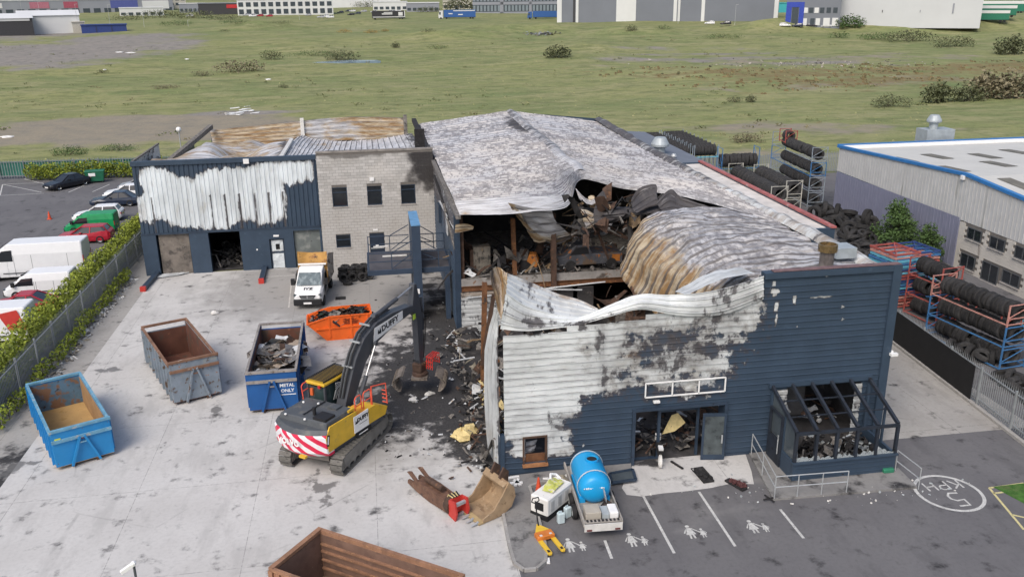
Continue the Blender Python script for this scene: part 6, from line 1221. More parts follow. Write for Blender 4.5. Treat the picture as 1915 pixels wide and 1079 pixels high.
MB().tube((0,1.62,.3),(-.02,1.85,1.15),.03,7).build('tiller',black,pt); MB().path([(-.02,1.85,1.15),(-.18,1.85,1.25),(-.14,1.85,1.4),(.1,1.85,1.4),(.14,1.85,1.25),(-.02,1.85,1.15)],.022,6).build('handle_loop',black,pt); MB().tube((-.06,1.5,.09),(.06,1.5,.09),.09,10).build('steer_wheel',black,pt)
for s in (-1,1): MB().box(s*.2-.05,s*.2+.05,.9,1.0,.301,.31).build('scuffed_plate',whited,pt)
def cone(px,py,h,lb):
    p=G(px,py); t=thing('traffic_cone',lb,'traffic cone',p); cm=M('cone_orange',(.62,.085,.035),.6,0,.12,4)
    MB().box(-.2,.2,-.2,.2,0,.04).build('base',cm,t); MB().lathe([(.001,.04),(.17,.04),(.035,h),(.001,h)],14).build('cone_body',cm,t)
cone(1007,928,.9,'orange traffic cone standing beside the white generator'); cone(93,410,.75,'red traffic cone alone on the left car park tarmac')
# fallen sign letters and scraps
def flat(name,px,py,rz,strokes,w,label,mat=white,z=.115,h=.06,sc=1.):
    p=G(px,py,.1); b=MB()
    t=thing(name,label,'sign letter',(p.x,p.y,z),rz,'fallen sign letters')
    for s in strokes: MB().beam((s[0]*sc,s[1]*sc,h/2),(s[2]*sc,s[3]*sc,h/2),w,h).build('stroke',mat,t)
flat('fallen_letter',965,903,.5,[(-.25,.1,.2,-.2),(-.2,-.2,.25,.15),(0,-.3,.05,.2)],.12,'white fallen sign letter at the top of the kerbed island')
flat('fallen_letter',958,894,.1,[(-.3,0,.3,0)],.1,'long white fallen letter bar at the foot of the front wall')
flat('fallen_letter',1018,900,-.1,[(-.05,.16,.2,.16),(.2,.16,.2,-.2)],.08,'white L-shaped fallen letter beside the orange cone')
flat('fallen_letter',988,925,1.0,[(-.25,0,.1,.05),(.1,.05,.3,-.15),(0,.1,.05,-.15)],.1,'white fallen letter lying left of the orange cone',z=.004)
flat('fallen_letter',1066,889,.3,[(-.2,0,.0,.06),(0,.06,.2,.05)],.12,'white curved fallen letter behind the blue tank')
flat('fallen_letter',1014,1006,1.4,[(-.18,0,.18,0)],.14,'white block scrap beside the pallet truck fork',z=.004); flat('fallen_letter',1025,1045,1.45,[(-.15,0,.15,0)],.12,'white block scrap at the tip of the kerbed island',z=.004)
o=MB().ball(G(1045,905,.1)+Vector((0,0,.16)),.32,9,6,.25,5,(1.2,1,.6)).build('rubble_lump',M('rubble_stone',(.30,.27,.21),.95,0,.3,4)); tag(o,'pale lump of rubble on the kerb behind the generator','rubble')
def dbox(name,label,cat,pts,z,h,mat):
    b=MB(); P=[G(*p,z) for p in pts]; b.prism([(p.x,p.y) for p in P],z,z+h); return tag(b.build(name,mat,clean=True),label,cat)
fd=thing('fallen_door','dark framed glass door lying flat behind the blue tank trailer','door',G(1165,889)+Vector((0,0,.12)))
a_,b_,c_,d_=[G(*p,.12) for p in ((1140,887),(1183,879),(1189,898),(1143,904))]
for p,q in ((a_,b_),(b_,c_),(c_,d_),(d_,a_)): MB().beam(p+Vector((0,0,.04)),q+Vector((0,0,.04)),.12,.08).build('frame_rail',navyd,fd,world=True)
MB().add([a_+Vector((0,0,.03)),d_+Vector((0,0,.03)),c_+Vector((0,0,.03)),b_+Vector((0,0,.03))],[(0,1,2,3)]).build('pane',glassg,fd,world=True)
# burnt machines dragged out
def wreck(name,label,cat,px,py,seed,mats,L,W,H,rz,n=16):
    q=random.Random(seed); t=thing(name,label,cat,G(px,py),rz)
    b=MB(); b.box(-W/2,W/2,-L/2,L/2,.02,.1); b.build('chassis',mats[0],t)
    b=MB()
    for i in range(n):
        b.beam((q.uniform(-W/2,W/2),q.uniform(-L/2,L/2),q.uniform(.05,H)),(q.uniform(-W/2,W/2),q.uniform(-L/2,L/2),q.uniform(.05,H)),q.uniform(.03,.09))
    b.ball((0,-L*.2,H*.5),min(W,H)*.45,7,5,.3,seed); b.ball((0,L*.25,H*.4),min(W,H)*.35,7,5,.3,seed+1); o=b.build('burnt_workings',mats[1],t); o['kind']='stuff'; return t
wk=wreck('burnt_office_chair','blackened office chair frame lying on the pale entrance slab','chair',1316,892,4,[char,char],1.0,.5,.25,R(5),8)
MB().box(-.25,.25,-.1,.6,.1,.2).build('seat_back',char,wk,bevel=.05); MB().path([(-.3,-.1,.2),(-.45,0,.3),(-.45,.35,.3),(-.3,.5,.2)],.025,6).build('arm_loop',char,wk)
wreck('burnt_scooter','charred reddish scooter wreck lying at the edge of the entrance slab','scooter',1376,908,9,[char,M('burnt_red',(.09,.035,.035),.8,0,.4,5)],1.0,.3,.35,R(25),14)
mc=thing('burnt_motorcycle','burnt white motorcycle standing in the showroom doorway','motorcycle',Vector((11.95,33.35,0)),R(78))
for x in (-.6,.65): MB().lathe([(.22,-.05),(.3,-.06),(.3,.06),(.22,.05)],20,Matrix.Translation((x,0,.3))@Matrix.Rotation(R(90),4,'X'),close=True).build('wheel',whited if x<0 else char,mc)
MB().prismY([(-.5,.5),(.3,.45),(.5,.75),(.1,.85),(-.7,.9)],-.1,.1).build('frame_body',char,mc,clean=True); MB().tube((.65,0,.3),(.45,0,1.0),.035,7).build('fork',galv,mc); MB().beam((.42,-.35,1.02),(.42,.35,1.02),.04).build('handlebar',black,mc); MB().prismY([(-.75,.9),(-.35,.85),(-.4,.98),(-.8,1.02)],-.1,.1).build('tail_fairing',white,mc,clean=True); MB().prismY([(.5,.75),(.62,.8),(.5,1.1),(.4,1.05)],-.13,.13).build('front_fairing',whited,mc,clean=True)
o=MB().add([PY(*p) for p in ((1238,812,34.2),(1262,806,34.2),(1282,790,34.3),(1268,772,34.5),(1256,776,34.5))],[(0,1,2,3,4)]).build('foam_board',foam); tag(o,'yellow charred foam board leaning inside the showroom entrance','foam board')
MB_=MB().beam(G(1255,862,.05),G(1277,876,.05),.09,.06); tag(MB_.build('charred_bar',char),'short black charred bar on the entrance slab','bar')
# hydraulic crusher attachment
ca,cb2=G(783,912),G(862,968); d=cb2-ca; cra=thing('crusher_attachment','rusty brown hydraulic crusher attachment with red mounting bracket lying on the concrete','attachment',ca+Vector((0,0,0)),math.atan2(d.y,d.x)); Lc=d.length
rb_=M('crusher_brown',(.14,.075,.05),.75,0,.35,3,[(('n',4,.56,.68),(.23,.15,.10)),(('n',2,.6,.7),(.06,.04,.035))])
for s in (-1,1): MB().prismY([(-.35,.75),(-.1,.85),(.35,.62),(1.2,.66),(2.35,.62),(2.4,.1),(1.2,.03),(.3,.1),(-.35,.22),(-.3,.4),(.15,.45),(.15,.55)],s*.27-.05,s*.27+.05).build('side_plate',rb_,cra,clean=True)
MB().prismY([(.2,.55),(2.3,.6),(2.3,.15),(.3,.12)],-.21,.21).build('jaw_body',rb_,cra,clean=True); MB().tube((.6,0,.72),(1.8,0,.78),.12,10).build('cylinder',rustd,cra)
MB().lathe([(.001,-.15),(.42,-.15),(.45,0),(.42,.15),(.001,.15)],16,Matrix.Translation((2.5,0,.42))@Matrix.Rotation(R(90),4,'Y')).build('rotator',rustd,cra)
for s in (-1,1): MB().prismY([(2.6,.1),(3.05,.0),(3.15,.35),(3.05,.85),(2.65,.8)],s*.3-.04,s*.3+.04).build('mount_plate',redp,cra,clean=True)
MB().box(2.62,2.7,-.26,.26,.1,.8).build('mount_back',redp,cra); MB().beam((2.95,-.26,.65),(2.95,.26,.65),.12).build('mount_pin',galv,cra)
for i in range(6): MB().path([(2.3,-.2+.08*i,.6),(2.45,-.2+.08*i,.9),(2.7,-.15+.06*i,.85)],.025,5).build('hose',black if i%2 else foam,cra)
# digging bucket
bp=G(922,962); bk=thing('digger_bucket','dusty tan digging bucket with teeth lying against the kerbed island','bucket',Vector((4.1,30.95,0)),R(208))
bkm=M('bucket_tan',(.32,.225,.135),.8,0,.25,2,[(('n',3,.56,.68),(.22,.145,.085)),(('n',5,.6,.7),(.40,.31,.21))])
arc=[(1.05,.06),(.55,.02),(.05,.06),(-.38,.28),(-.58,.68),(-.52,1.1),(-.25,1.42)]
def off(p,k): return (p[0]*k+.02,p[1]*k+.08*(1-k)*5)
sh_=MB()
for i in range(len(arc)-1):
    (x1,z1),(x2,z2)=arc[i],arc[i+1]; sh_.add([(x1,-.75,z1),(x1,.75,z1),(x2,.75,z2),(x2,-.75,z2)],[(0,1,2,3)])
    sh_.add([(x1*.95,-.75,z1*.95+.05),(x1*.95,.75,z1*.95+.05),(x2*.95,.75,z2*.95+.05),(x2*.95,-.75,z2*.95+.05)],[(3,2,1,0)])
sh_.build('shell',bkm,bk)
for s in (-1,1): MB().prismY(arc+[(.05,.95),(.5,.42),(1.05,.2)],s*.75-.03,s*.75+.03).build('side_plate',bkm,bk,clean=True)
MB().box(.95,1.25,-.78,.78,.03,.1).build('cutting_lip',M('lip_yellow',(.42,.31,.16),.7,0,.2,3),bk)
for i in range(5): MB().prismY([(1.2,.04),(1.55,.06),(1.2,.14)],-.66+.33*i-.05,-.66+.33*i+.05).build('tooth',galv,bk,clean=True)
for s in (-1,1): MB().prismY([(-.3,1.25),(-.1,1.45),(-.35,1.85),(-.6,1.6),(-.55,1.1)],s*.28-.04,s*.28+.04).build('hanger',rustd,bk,clean=True)
MB().prismY([(-.25,1.42),(-.02,1.25),(-.05,1.15),(-.3,1.3)],-.72,.72).build('back_beam',bkm,bk,clean=True)
for i,(px,py,r_,lb) in enumerate(((863,822,.42,'yellow block of foam insulation in the rubble by the torn corner'),(880,812,.34,'smaller tan foam chunk behind the yellow block'))):
    o=MB().ball(G(px,py)+Vector((0,0,.25)),r_,7,5,.3,40+i,(1.2,.9,.8)).build('foam_chunk',foam); tag(o,lb,'foam chunk')
for i,(px,py,lb) in enumerate(((773,810-60,'white stone lump beside the grab'),(803,738,'small white lump under the grab'),(402,587,'white scrap pile alone on the pale concrete'))):
    o=MB().ball(G(px,py)+Vector((0,0,.08)),.2 if i else .22,7,5,.35,60+i,(1.3,1,.6)).build('rubble_lump',whited); tag(o,lb,'rubble')
# access ramp with galvanised rails
P=[G(*p) for p in ((1398,838),(1445,938),(1595,927),(1596,905),(1700,897),(1676,868),(1480,885),(1440,838))]
rp=[(16.15,33.1),(15.55,29.35),(19.9,29.2),(21.9,29.15),(22.0,30.7),(17.0,30.72),(17.0,33.1)]
o=MB().prism(rp,-.01,.09).build('access_ramp',MATS['paving']); struct(o)
for nm in ('soot','wet','warm'): o.data.attributes.new(nm,'FLOAT','POINT').data.foreach_set('value',[.15]*len(o.data.vertices))
def railing(pts,label,h=1.0,mids=()):
    t=thing('handrail',label,'handrail',pts[0],group='galvanised ramp handrails')
    for a,b in zip(pts,pts[1:]):
        a,b=Vector(a),Vector(b)
        for z in (h,h*.5): MB().tube(a+Vector((0,0,z)),b+Vector((0,0,z)),.025,6).build('rail',galv,t,world=True)
    for p in list(pts)+list(mids): MB().tube(p,Vector(p)+Vector((0,0,h)),.025,6).build('post',galv,t,world=True)
railing([Vector((16.2,33.0,.09)),Vector((15.62,29.4,.09)),Vector((18.75,29.28,.09))],'L-shaped galvanised handrail along the ramp beside the porch',1.0,[Vector((15.9,31.2,.09)),Vector((16.6,29.36,.09)),Vector((17.65,29.32,.09))])
railing([Vector((21.75,30.55,.05)),Vector((21.85,29.0,.05))],'short galvanised handrail at the right end of the porch ramp')
o=MB().box(21.1,21.6,30.35,30.62,.09,.28).build('green_crate',M('crate_green',(.03,.19,.11),.6),bevel=.03); tag(o,'small green plastic crate against the right end of the porch wall','crate')
for a,b in (((1430,925),(1448,938)),((1446,930),(1428,934))): o=MB().beam(G(*a,.12),G(*b,.12),.05).build('charred_bar',char); tag(o,'thin charred bar crossed with another at the ramp corner','bar','crossed bars at the ramp corner')
# lamp / camera pole in the bottom left corner
hp=G(250,1056,5.2); lp=thing('camera_pole','thin pole with a small white security camera at the bottom left of the yard','camera',(hp.x,hp.y,0))
MB().tube((hp.x,hp.y,0),(hp.x,hp.y,5.2),.035,7).build('pole',dgrey,lp,world=True); MB().beam((hp.x+.02,hp.y,5.25),(hp.x-.32,hp.y-.12,5.08),.1).build('camera_body',white,lp,world=True); MB().ball((hp.x,hp.y,5.25),.08).build('camera_head',white,lp,world=True)
# ---------------------------------------------------------------- tyres
def tyre_mesh(r,w_,name):
    h=w_/2; pr=[(r*.56,-h*.75),(r*.62,-h),(r*.88,-h*1.0),(r,-h*.72),(r,h*.72),(r*.88,h),(r*.62,h),(r*.56,h*.75)]
    b=MB(); b.lathe(pr,20,None,close=True)
    for i in range(20):
        a=2*PI*(i+.5)/20; T_=Matrix.Rotation(a,4,'Z'); b.box(r*.985,r*1.02,-.035,.035,-h*.7,h*.7,T_)
    o=b.build(name,rubber); me=o.data; bpy.data.objects.remove(o); return me
TY={'car':tyre_mesh(.33,.22,'tyre'),'truck':tyre_mesh(.52,.30,'tyre'),'tractor':tyre_mesh(.72,.42,'tyre')}
NTY=[0]; EXTRA=MB()
def tyre(kind,loc,rot,label,group):
    if NTY[0]<300:
        o=bpy.data.objects.new('tyre',TY[kind]); COL.objects.link(o); o.location=loc; o.rotation_euler=rot; tag(o,label,'tyre',group); NTY[0]+=1; return o
    me=TY[kind]; T_=Matrix.Translation(loc)@Vector(rot).to_track_quat('Z','Y').to_matrix().to_4x4() if 0 else Matrix.Translation(loc)@__import__('mathutils').Euler(rot).to_matrix().to_4x4()
    EXTRA.add([v.co.copy() for v in me.vertices],[list(p.vertices) for p in me.polygons],T_)
q7=random.Random(17)
# heap of tyres by the block office
c=G(665,527); rows=[(-.85,0,0),(-.2,.05,0),(.5,0,0),(1.05,.35,0),(-.9,.6,0),(-.3,.7,0),(.35,.7,0),(.9,.95,0),(-.7,1.2,0),(0,1.3,0),(.65,1.3,0)]
for i,(x,y,z) in enumerate(rows[:4]): tyre('car',(c.x+x,c.y+y,.36),(R(80),0,R(q7.uniform(-25,25))),'black car tyre standing at the front of the heap by the block office','tyres heaped by the block office')
for i,(x,y,z) in enumerate(rows[4:]):
    for k in range(4): tyre('car',(c.x+x+q7.uniform(-.06,.06),c.y+y+q7.uniform(-.05,.05),.12+k*.235),(q7.uniform(-.08,.08),q7.uniform(-.08,.08),0),'black car tyre in the flat stacks of the heap by the block office','tyres stacked by the block office')
p=G(687,532-8); tyre('car',(c.x-.55,c.y-.55,.12),(0,0,0),'single black car tyre lying flat in front of the heap by the block office',None)
o=MB().box(-.35,.35,-.3,.3,0,.03).build('drain_cover',char); o.location=G(637,558); tag(o,'small black plate lying on the concrete between the van and the orange skip','plate')
# ---------------------------------------------------------------- racks
RC={'blue':M('rack_blue',(.055,.17,.36),.55,0,.2,3),'red':M('rack_red',(.34,.085,.07),.6,0,.25,3),'pink':M('rack_pink',(.48,.24,.20),.6,0,.25,3),'cyan':M('rack_cyan',(.13,.42,.55),.55,0,.15,3),'grey':M('rack_grey',(.25,.29,.33),.55,0,.2,3),'navy':M('rack_navy',(.03,.06,.18),.55),'pale':M('rack_pale',(.46,.45,.40),.6,0,.2,3)}
def rack(px,py,rz,L,D,levels,H,colr,kind,label,tl,fill=1.0,base=None,brace=True,z0=0):
    """rack with its long side along local y, end frame at y=0; tyres stand in a row on each shelf"""
    b0=base if base is not None else G(px,py); t=thing('tyre_rack',label,'tyre rack',(b0.x,b0.y,z0),rz,'steel tyre racks'); cs=colr if isinstance(colr,(list,tuple)) else [colr]
    for lv in range(levels):
        m_=RC[cs[lv%len(cs)]]; za=lv*H
        for x in (-D/2,D/2):
            for y in (0,L): MB().beam((x,y,za),(x,y,za+H-.02),.07,up=(0,1,0)).build('upright',m_,t)
            for z in (za+.12,): MB().beam((x,0,z),(x,L,z),.06).build('shelf_rail',m_,t)
        for y in (0,L):
            for z in (za+.12,za+.45,za+H-.06): MB().beam((-D/2,y,z),(D/2,y,z),.05).build('end_bar',m_,t)
            if brace: MB().beam((-D/2,y,za+.5),(D/2,y,za+H-.1),.04).build('end_brace',m_,t)
        r_={'car':.33,'truck':.52,'tractor':.72}[kind]; w_={'car':.24,'truck':.33,'tractor':.46}[kind]
        nx=max(1,int(D/(2*r_))); n=int(L*fill/w_); sn=[[''],['lower','upper'],['lowest','middle','top'],['lowest','second','third','top']][levels-1][lv]; tl2=tl.replace(' on the ',' on the %s shelf of the '%sn) if sn else tl
        for k in range(n):
            for ix in range(nx):
                x=(ix-(nx-1)/2)*D/nx; p=wm(t)@Vector((x+q7.uniform(-.08,.08),w_*.6+k*w_,za+.15+r_+q7.uniform(0,.06)))
                if q7.random()<.06: continue
                tyre(kind,p,(R(90)+q7.uniform(-.2,.2),0,rz+q7.uniform(-.14,.14)),tl2,'tyres: '+label[:40])
    return t
# near racks beside the right fence
fx=lambda y:29.2+(y-32.8)*.085
rack(0,0,R(8),2.8,1.5,3,1.28,'red','truck','red three-level tyre rack behind the black fence screen','large black tyre on the red rack behind the fence',1.0,Vector((34.7,46.0,0)))
rack(0,0,R(8),5.6,1.7,3,1.28,['blue','blue','pink'],'truck','tall blue and pink tyre rack at the right edge of the photo','black truck tyre on the tall blue and pink rack',1.0,Vector((34.2,39.4,0)))
rack(0,0,R(8),2.6,1.6,1,1.5,'red','truck','low red tyre rack between the red rack and the office windows','black truck tyre on the low red rack',1.0,Vector((37.6,44.0,0)))
rack(0,0,R(8),3.0,1.7,2,1.6,'pink','truck','pink tyre rack partly cut by the right edge of the photo','black truck tyre on the pink edge rack',.9,Vector((36.8,37.2,0)))
rack(0,0,R(8),3.,1.6,2,1.5,'cyan','truck','pale cyan tyre rack below the office windows','black truck tyre on the pale cyan rack',1.,Vector((40.3,42.0,0)))
# folded rack frames in two tall stacks
fr=None; cols=['red','cyan','navy','pink','blue','cyan','red','navy','blue','pink','red','cyan','blue','red','pink','navy','cyan']
ORD='first second third fourth fifth sixth seventh eighth ninth tenth eleventh twelfth thirteenth fourteenth fifteenth sixteenth seventeenth eighteenth nineteenth'.split()
def frames(x,y,n,seed,who):
    global fr
    for i in range(n):
        cl=cols[(i*3+seed)%len(cols)]; 
        pos_='topmost' if i==n-1 else ('lowest' if i==0 else ORD[i]+' from the bottom')
        t=thing('folded_rack','%s folded rack frame, %s in the %s'%(cl,pos_,who),'rack frame',(x+q7.uniform(-.05,.05),y+q7.uniform(-.05,.05),.05+i*.21),R(8),'folded rack frames')
        for xx in (-.95,.95): MB().beam((xx,-1.25,.08),(xx,1.25,.08),.08,.14).build('side_rail',RC[cl],t)
        for yy in (-1.2,-.4,.4,1.2): MB().beam((-.9,yy,.08),(.9,yy,.08),.07,.1).build('cross_bar',RC[cl],t)
        if i>n-3: MB().beam((-.9,-1.2,.1),(.9,1.2,.12),.06).build('diagonal_bar',RC[cl],t)
frames(33.7,50.6,18,0,'front stack'); frames(36.1,52.0,16,4,'rear stack')
# loose tyres between the racks
def heap(cx,cy,rx,ry,n,kind,label,group,zmax=1.2):
    for i in range(n):
        a=q7.uniform(0,6.3); k=q7.random()**.6; x,y=cx+rx*k*math.cos(a),cy+ry*k*math.sin(a); z=max(.2,zmax*(1-k)*q7.uniform(.6,1.1)); tyre(kind,(x,y,z+.1),(q7.uniform(-.8,.8) if q7.random()<.6 else R(85),q7.uniform(-.5,.5),q7.uniform(0,6)),label,group)
heap(33.4,41.5,1.2,1.6,18,'truck','truck tyre lying loose between the fence screen and the red rack','loose tyres behind the fence screen',.5)
heap(37.4,48.0,1.4,1.8,30,'truck','truck tyre piled between the red rack and the office windows','loose tyres by the office windows',2.2)
heap(39.5,39.5,1.6,3,30,'truck','truck tyre piled behind the tall rack at the right edge','loose tyres behind the tall rack',2.4)
heap(33.0,35.5,.9,3,16,'truck','truck tyre lying loose behind the bare palisade at the right edge','loose tyres behind the bare palisade',.6)
for i,(px,py) in enumerate(((1540,415),(1560,425),(1578,420),(1585,438),(1600,445),(1615,440),(1620,455),(1600,470),(1640,468),(1625,480),(1650,480),(1640,455))):
    p=G(px,py); heap(p.x,p.y,1.2,1.3,8,'tractor' if i<6 else 'truck','old tyre in the dark heap along the grey neighbour wall','tyres heaped along the neighbour wall',1.7 if i<8 else .9)
# middle distance racks
rack(0,0,R(-4),10.0,1.5,4,1.45,['grey','grey','blue','grey'],'truck','tall long grey-blue four-level tyre rack behind the neighbour corner','truck tyre on the tall grey-blue rack',.85,Vector((42.1,77.0,0)))
rack(0,0,R(-4),1.6,1.2,1,1.3,'red','truck','red cage of tyres standing high on the grey-blue rack','truck tyre in the red cage high on the rack',.9,Vector((42.6,84,0)),z0=5.0)
rack(0,0,R(-3),11.0,1.5,2,1.75,'pale','tractor','long low pale rack of big tyres running back from the red-coped wall','big tyre on the long low pale rack',1.,Vector((35.6,71.5,0)))
rack(0,0,R(-3),8.0,1.5,2,1.75,'pale','tractor','shorter low pale rack of big tyres beside the long low rack','big tyre on the shorter low pale rack',1.,Vector((38.0,73.5,0)))
rack(0,0,R(88),4.2,1.6,1,2.4,'blue','tractor','blue rack holding one roll of large tyres against the rear fence','large tyre on the blue rack by the rear fence',1.,Vector((42.2,91.,0)),z0=1.2)
def rollrack(x0,x1,y0,n,label,tl):
    t=thing('tyre_rack',label,'tyre rack',((x0+x1)/2,y0,0),0,'steel tyre racks')
    for x in (x0,x1):
        for lv in range(3): MB().beam((x,y0,.12+lv*2.35),(x,y0+n*1.1,.12+lv*2.35),.08).build('shelf_rail',RC['cyan'],t,world=True)
        for k in range(n+1): MB().beam((x,y0+k*1.1,0),(x,y0+k*1.1,6.0),.07,up=(0,1,0)).build('upright',RC['grey'],t,world=True)
    for lv in range(3): MB().beam((x0,y0-.04,.14+lv*2.35),(x1,y0-.04,.14+lv*2.35),.08).build('end_bar',RC['cyan'],t,world=True)
    for lv in range(2,-1,-1):
        for k in range(n):
            if lv<1 and k>1: continue
            w_=.31; m_=int((x1-x0-.2)/w_)
            for j in range(m_): tyre('truck',(x0+.25+j*w_,y0+.55+k*1.1,.2+lv*2.35+.52),(R(90),0,R(90)+q7.uniform(-.05,.05)),tl,'tyres: '+label[:30])
rollrack(27.95,30.2,79,9,'left-hand high rack packed with rolls of tyres behind the grey annex roof','black truck tyre on the left-hand high rack behind the annex')
rollrack(30.5,32.9,79.3,9,'right-hand high rack packed with rolls of tyres behind the grey annex roof','black truck tyre on the right-hand high rack behind the annex')
if EXTRA.v:
    o=EXTRA.build('stacked_tyres',rubber); tag(o,'remaining black tyres packed on the racks and heaps of the tyre yard',None,None,'stuff')
# ---------------------------------------------------------------- palisade fences
palm=M('palisade_steel',(.27,.29,.30),.55,.2,.15,3)
PALE=None
def palisade(label,a,b,h,step,screen=None,mat=palm,flip=1,cap=300,wide=1):
    global PALE
    a,b=Vector(a),Vector(b); L=(b-a).length; rz=math.atan2(b.y-a.y,b.x-a.x); t=thing('palisade_fence',label,'fence',a,rz)
    for z in (.35,h-.35): MB().beam((0,0,z),(L,0,z),.05,.06).build('rail',mat,t)
    n=int(L/2.75)
    for i in range(n+1): MB().beam((i*2.75,.06,0),(i*2.75,.06,h-.15),.08,.1,(0,1,0)).build('fence_post',mat,t)
    if PALE is None:
        PALE=MB().add([(-.035,0,.05),(0,.02,.05),(.035,0,.05),(-.035,0,.86),(0,.02,.86),(.035,0,.86),(0,.01,1.0)],[(0,1,4,3),(1,2,5,4),(3,4,6),(4,5,6)]).build('pale',mat,t); first=True
    else: first=False
    n=min(cap,int(L/step))
    for i in range(n):
        o=PALE if first else inst(PALE,'pale',t); first=False; o.location=(.08+i*step,-.05*flip,0); o.scale=(wide,1,h)
    for s0,s1,z0,z1,m_ in (screen or ()): MB().box(s0,s1,.13*flip-.012,.13*flip+.012,z0,z1).build('mesh_screen',m_,t)
    return t
blk=M('black_mesh_screen',(.012,.012,.013),.9)
palisade('grey palisade fence with black mesh screen beside the service lane',(fx(22),22,0),(fx(66),66,0),2.25,.155,[(14.2,43,.08,1.95,blk)])
MB_=MB()
o=MB().beam((fx(22)-.18,22,.06),(fx(66)-.18,66,.06),.2,.14).build('fence_kerb',M('kerb_stone',(.3,.29,.275))); struct(o)
palisade('pale palisade fence along the back of the tyre yard',(27.9,93.,0),(60,92.,0),2.5,.2,None,palm,1,300,2)
# ---------------------------------------------------------------- neighbouring unit on the right
nb=thing('neighbour_unit','pale grey industrial unit with lilac lower cladding and blue roof edge','building',(43,57,0))
uc=M('unit_upper_cladding',(.49,.495,.49),.6,0,.08,1,[(('n',.5,.60,.75,(3,3,.25)),(.30,.30,.27))]); lc=M('unit_lilac_cladding',(.205,.215,.29),.6,0,.06,1); wb=M('unit_white_block',(.50,.475,.43),.9,0,.08,1.2,[(('n',.7,.6,.72,(2,2,.3)),(.28,.25,.22))])
Y0,Y1=75.2,36.
def ztop(y): return 6.05+(75.2-y)*.0495 if y>57.2 else 6.94-(57.2-y)*.075
ys_=[75.2,57.2,Y1]
MB().add([(43,75.2,3.85),(43,57.2,3.62),(43,Y1,3.4),(43,Y1,ztop(Y1)),(43,57.2,ztop(57.2)),(43,75.2,ztop(75.2))],[(0,1,4,5),(1,2,3,4)]).build('upper_wall',uc,nb,world=True)
ribm=MB()
for i in range(96):
    y=75-i*.4
    if y<Y1: break
    MB().beam((42.97,y,3.8 if y>57.2 else 3.6),(42.97,y,ztop(y)-.08),.04,.015,(0,1,0)).build('cladding_rib',uc,nb,world=True)
for i in range(45): MB().beam((42.98,75.05-i*.4,.1),(42.98,75.05-i*.4,3.7),.05,.04,(0,1,0)).build('cladding_rib',lc,nb,world=True)
MB().box(42.99,43.2,57.25,75.2,0,3.75).build('lower_wall',lc,nb,world=True); MB().box(42.9,42.98,57.1,57.25,0,3.6).build('corner_trim',lc,nb,world=True)
WN=[(54.6,56.1,2.5,3.35),(52.15,53.65,2.5,3.35),(54.8,56.4,.3,1.35),(52.3,54.0,-.0,1.4),(50.2,51.9,.5,1.4),(49.6,51.1,2.5,3.35),(47.4,49.,.4,1.4)]
MB().box(43.02,43.25,Y1,57.1,0,3.55).build('backing_wall',mortar,nb,world=True)
wbs=MB(); unitb=None
for r_ in range(16):
    z0=r_*.22; y=Y1+(.22 if r_%2 else 0)
    while y<57.0:
        a,c_=y+.006,min(y+.434,57.08)
        if not any(a<w1 and c_>w0 and z0+.2>zz0 and z0<zz1 for w0,w1,zz0,zz1 in WN): wbs.box(42.96,43.03,a,c_,z0+.004,z0+.214)
        y+=.44
o=wbs.build('blockwork',wb,nb,world=True); o['kind']='stuff'
for y0,y1,z0,z1 in WN:
    f=MB(); z0=max(z0,.05); f.box(42.93,43.015,y0,y0+.06,z0,z1); f.box(42.93,43.015,y1-.06,y1,z0,z1); f.box(42.93,43.015,y0+.06,y1-.06,z1-.06,z1); f.box(42.93,43.015,y0+.06,y1-.06,z0,z0+.06); f.box(42.93,43.015,(y0+y1)/2-.03,(y0+y1)/2+.03,z0+.06,z1-.06)
    wo=f.build('window',dgrey,nb,world=True); MB().box(42.97,42.985,y0+.06,y1-.06,z0+.06,z1-.06).build('pane',glass,wo,world=True); MB().box(42.85,42.96,y0-.08,y1+.08,z0-.08,z0-.004).build('sill',M('sill_stone',(.34,.32,.3)),wo,world=True)
rfm=M('unit_roof_white',(.54,.53,.49),.6,0,.05,.5)
def rz_(y): return ztop(y)-.12
MB().add([(43.3,74.9,rz_(75.2)),(43.3,57.2,rz_(57.2)),(43.3,Y1,rz_(Y1)),(72,Y1,rz_(Y1)),(72,57.2,rz_(57.2)),(72,74.9,rz_(75.2))],[(0,1,4,5),(1,2,3,4)]).build('roof',rfm,nb,world=True)
bl_=M('unit_blue_trim',(.035,.17,.42),.5,0,.1,2)
for a,c_ in (((43,75.2),(43,57.2)),((43,57.2),(43,Y1))): MB().beam((43.05,a[1],ztop(a[1])+.04),(43.05,c_[1],ztop(c_[1])+.04),.35,.22).build('verge_trim',bl_,nb,world=True)
MB().beam((42.9,75.3,ztop(75.2)+.08),(72,75.3,ztop(75.2)+.08),.3,.3).build('eaves_trim',bl_,nb,world=True); MB().box(43.3,72,74.7,75.1,5.3,6.2).build('parapet_upstand',white,nb,world=True)
sk=M('skylight_dirty',(.15,.14,.115),.7,0,.3,1)
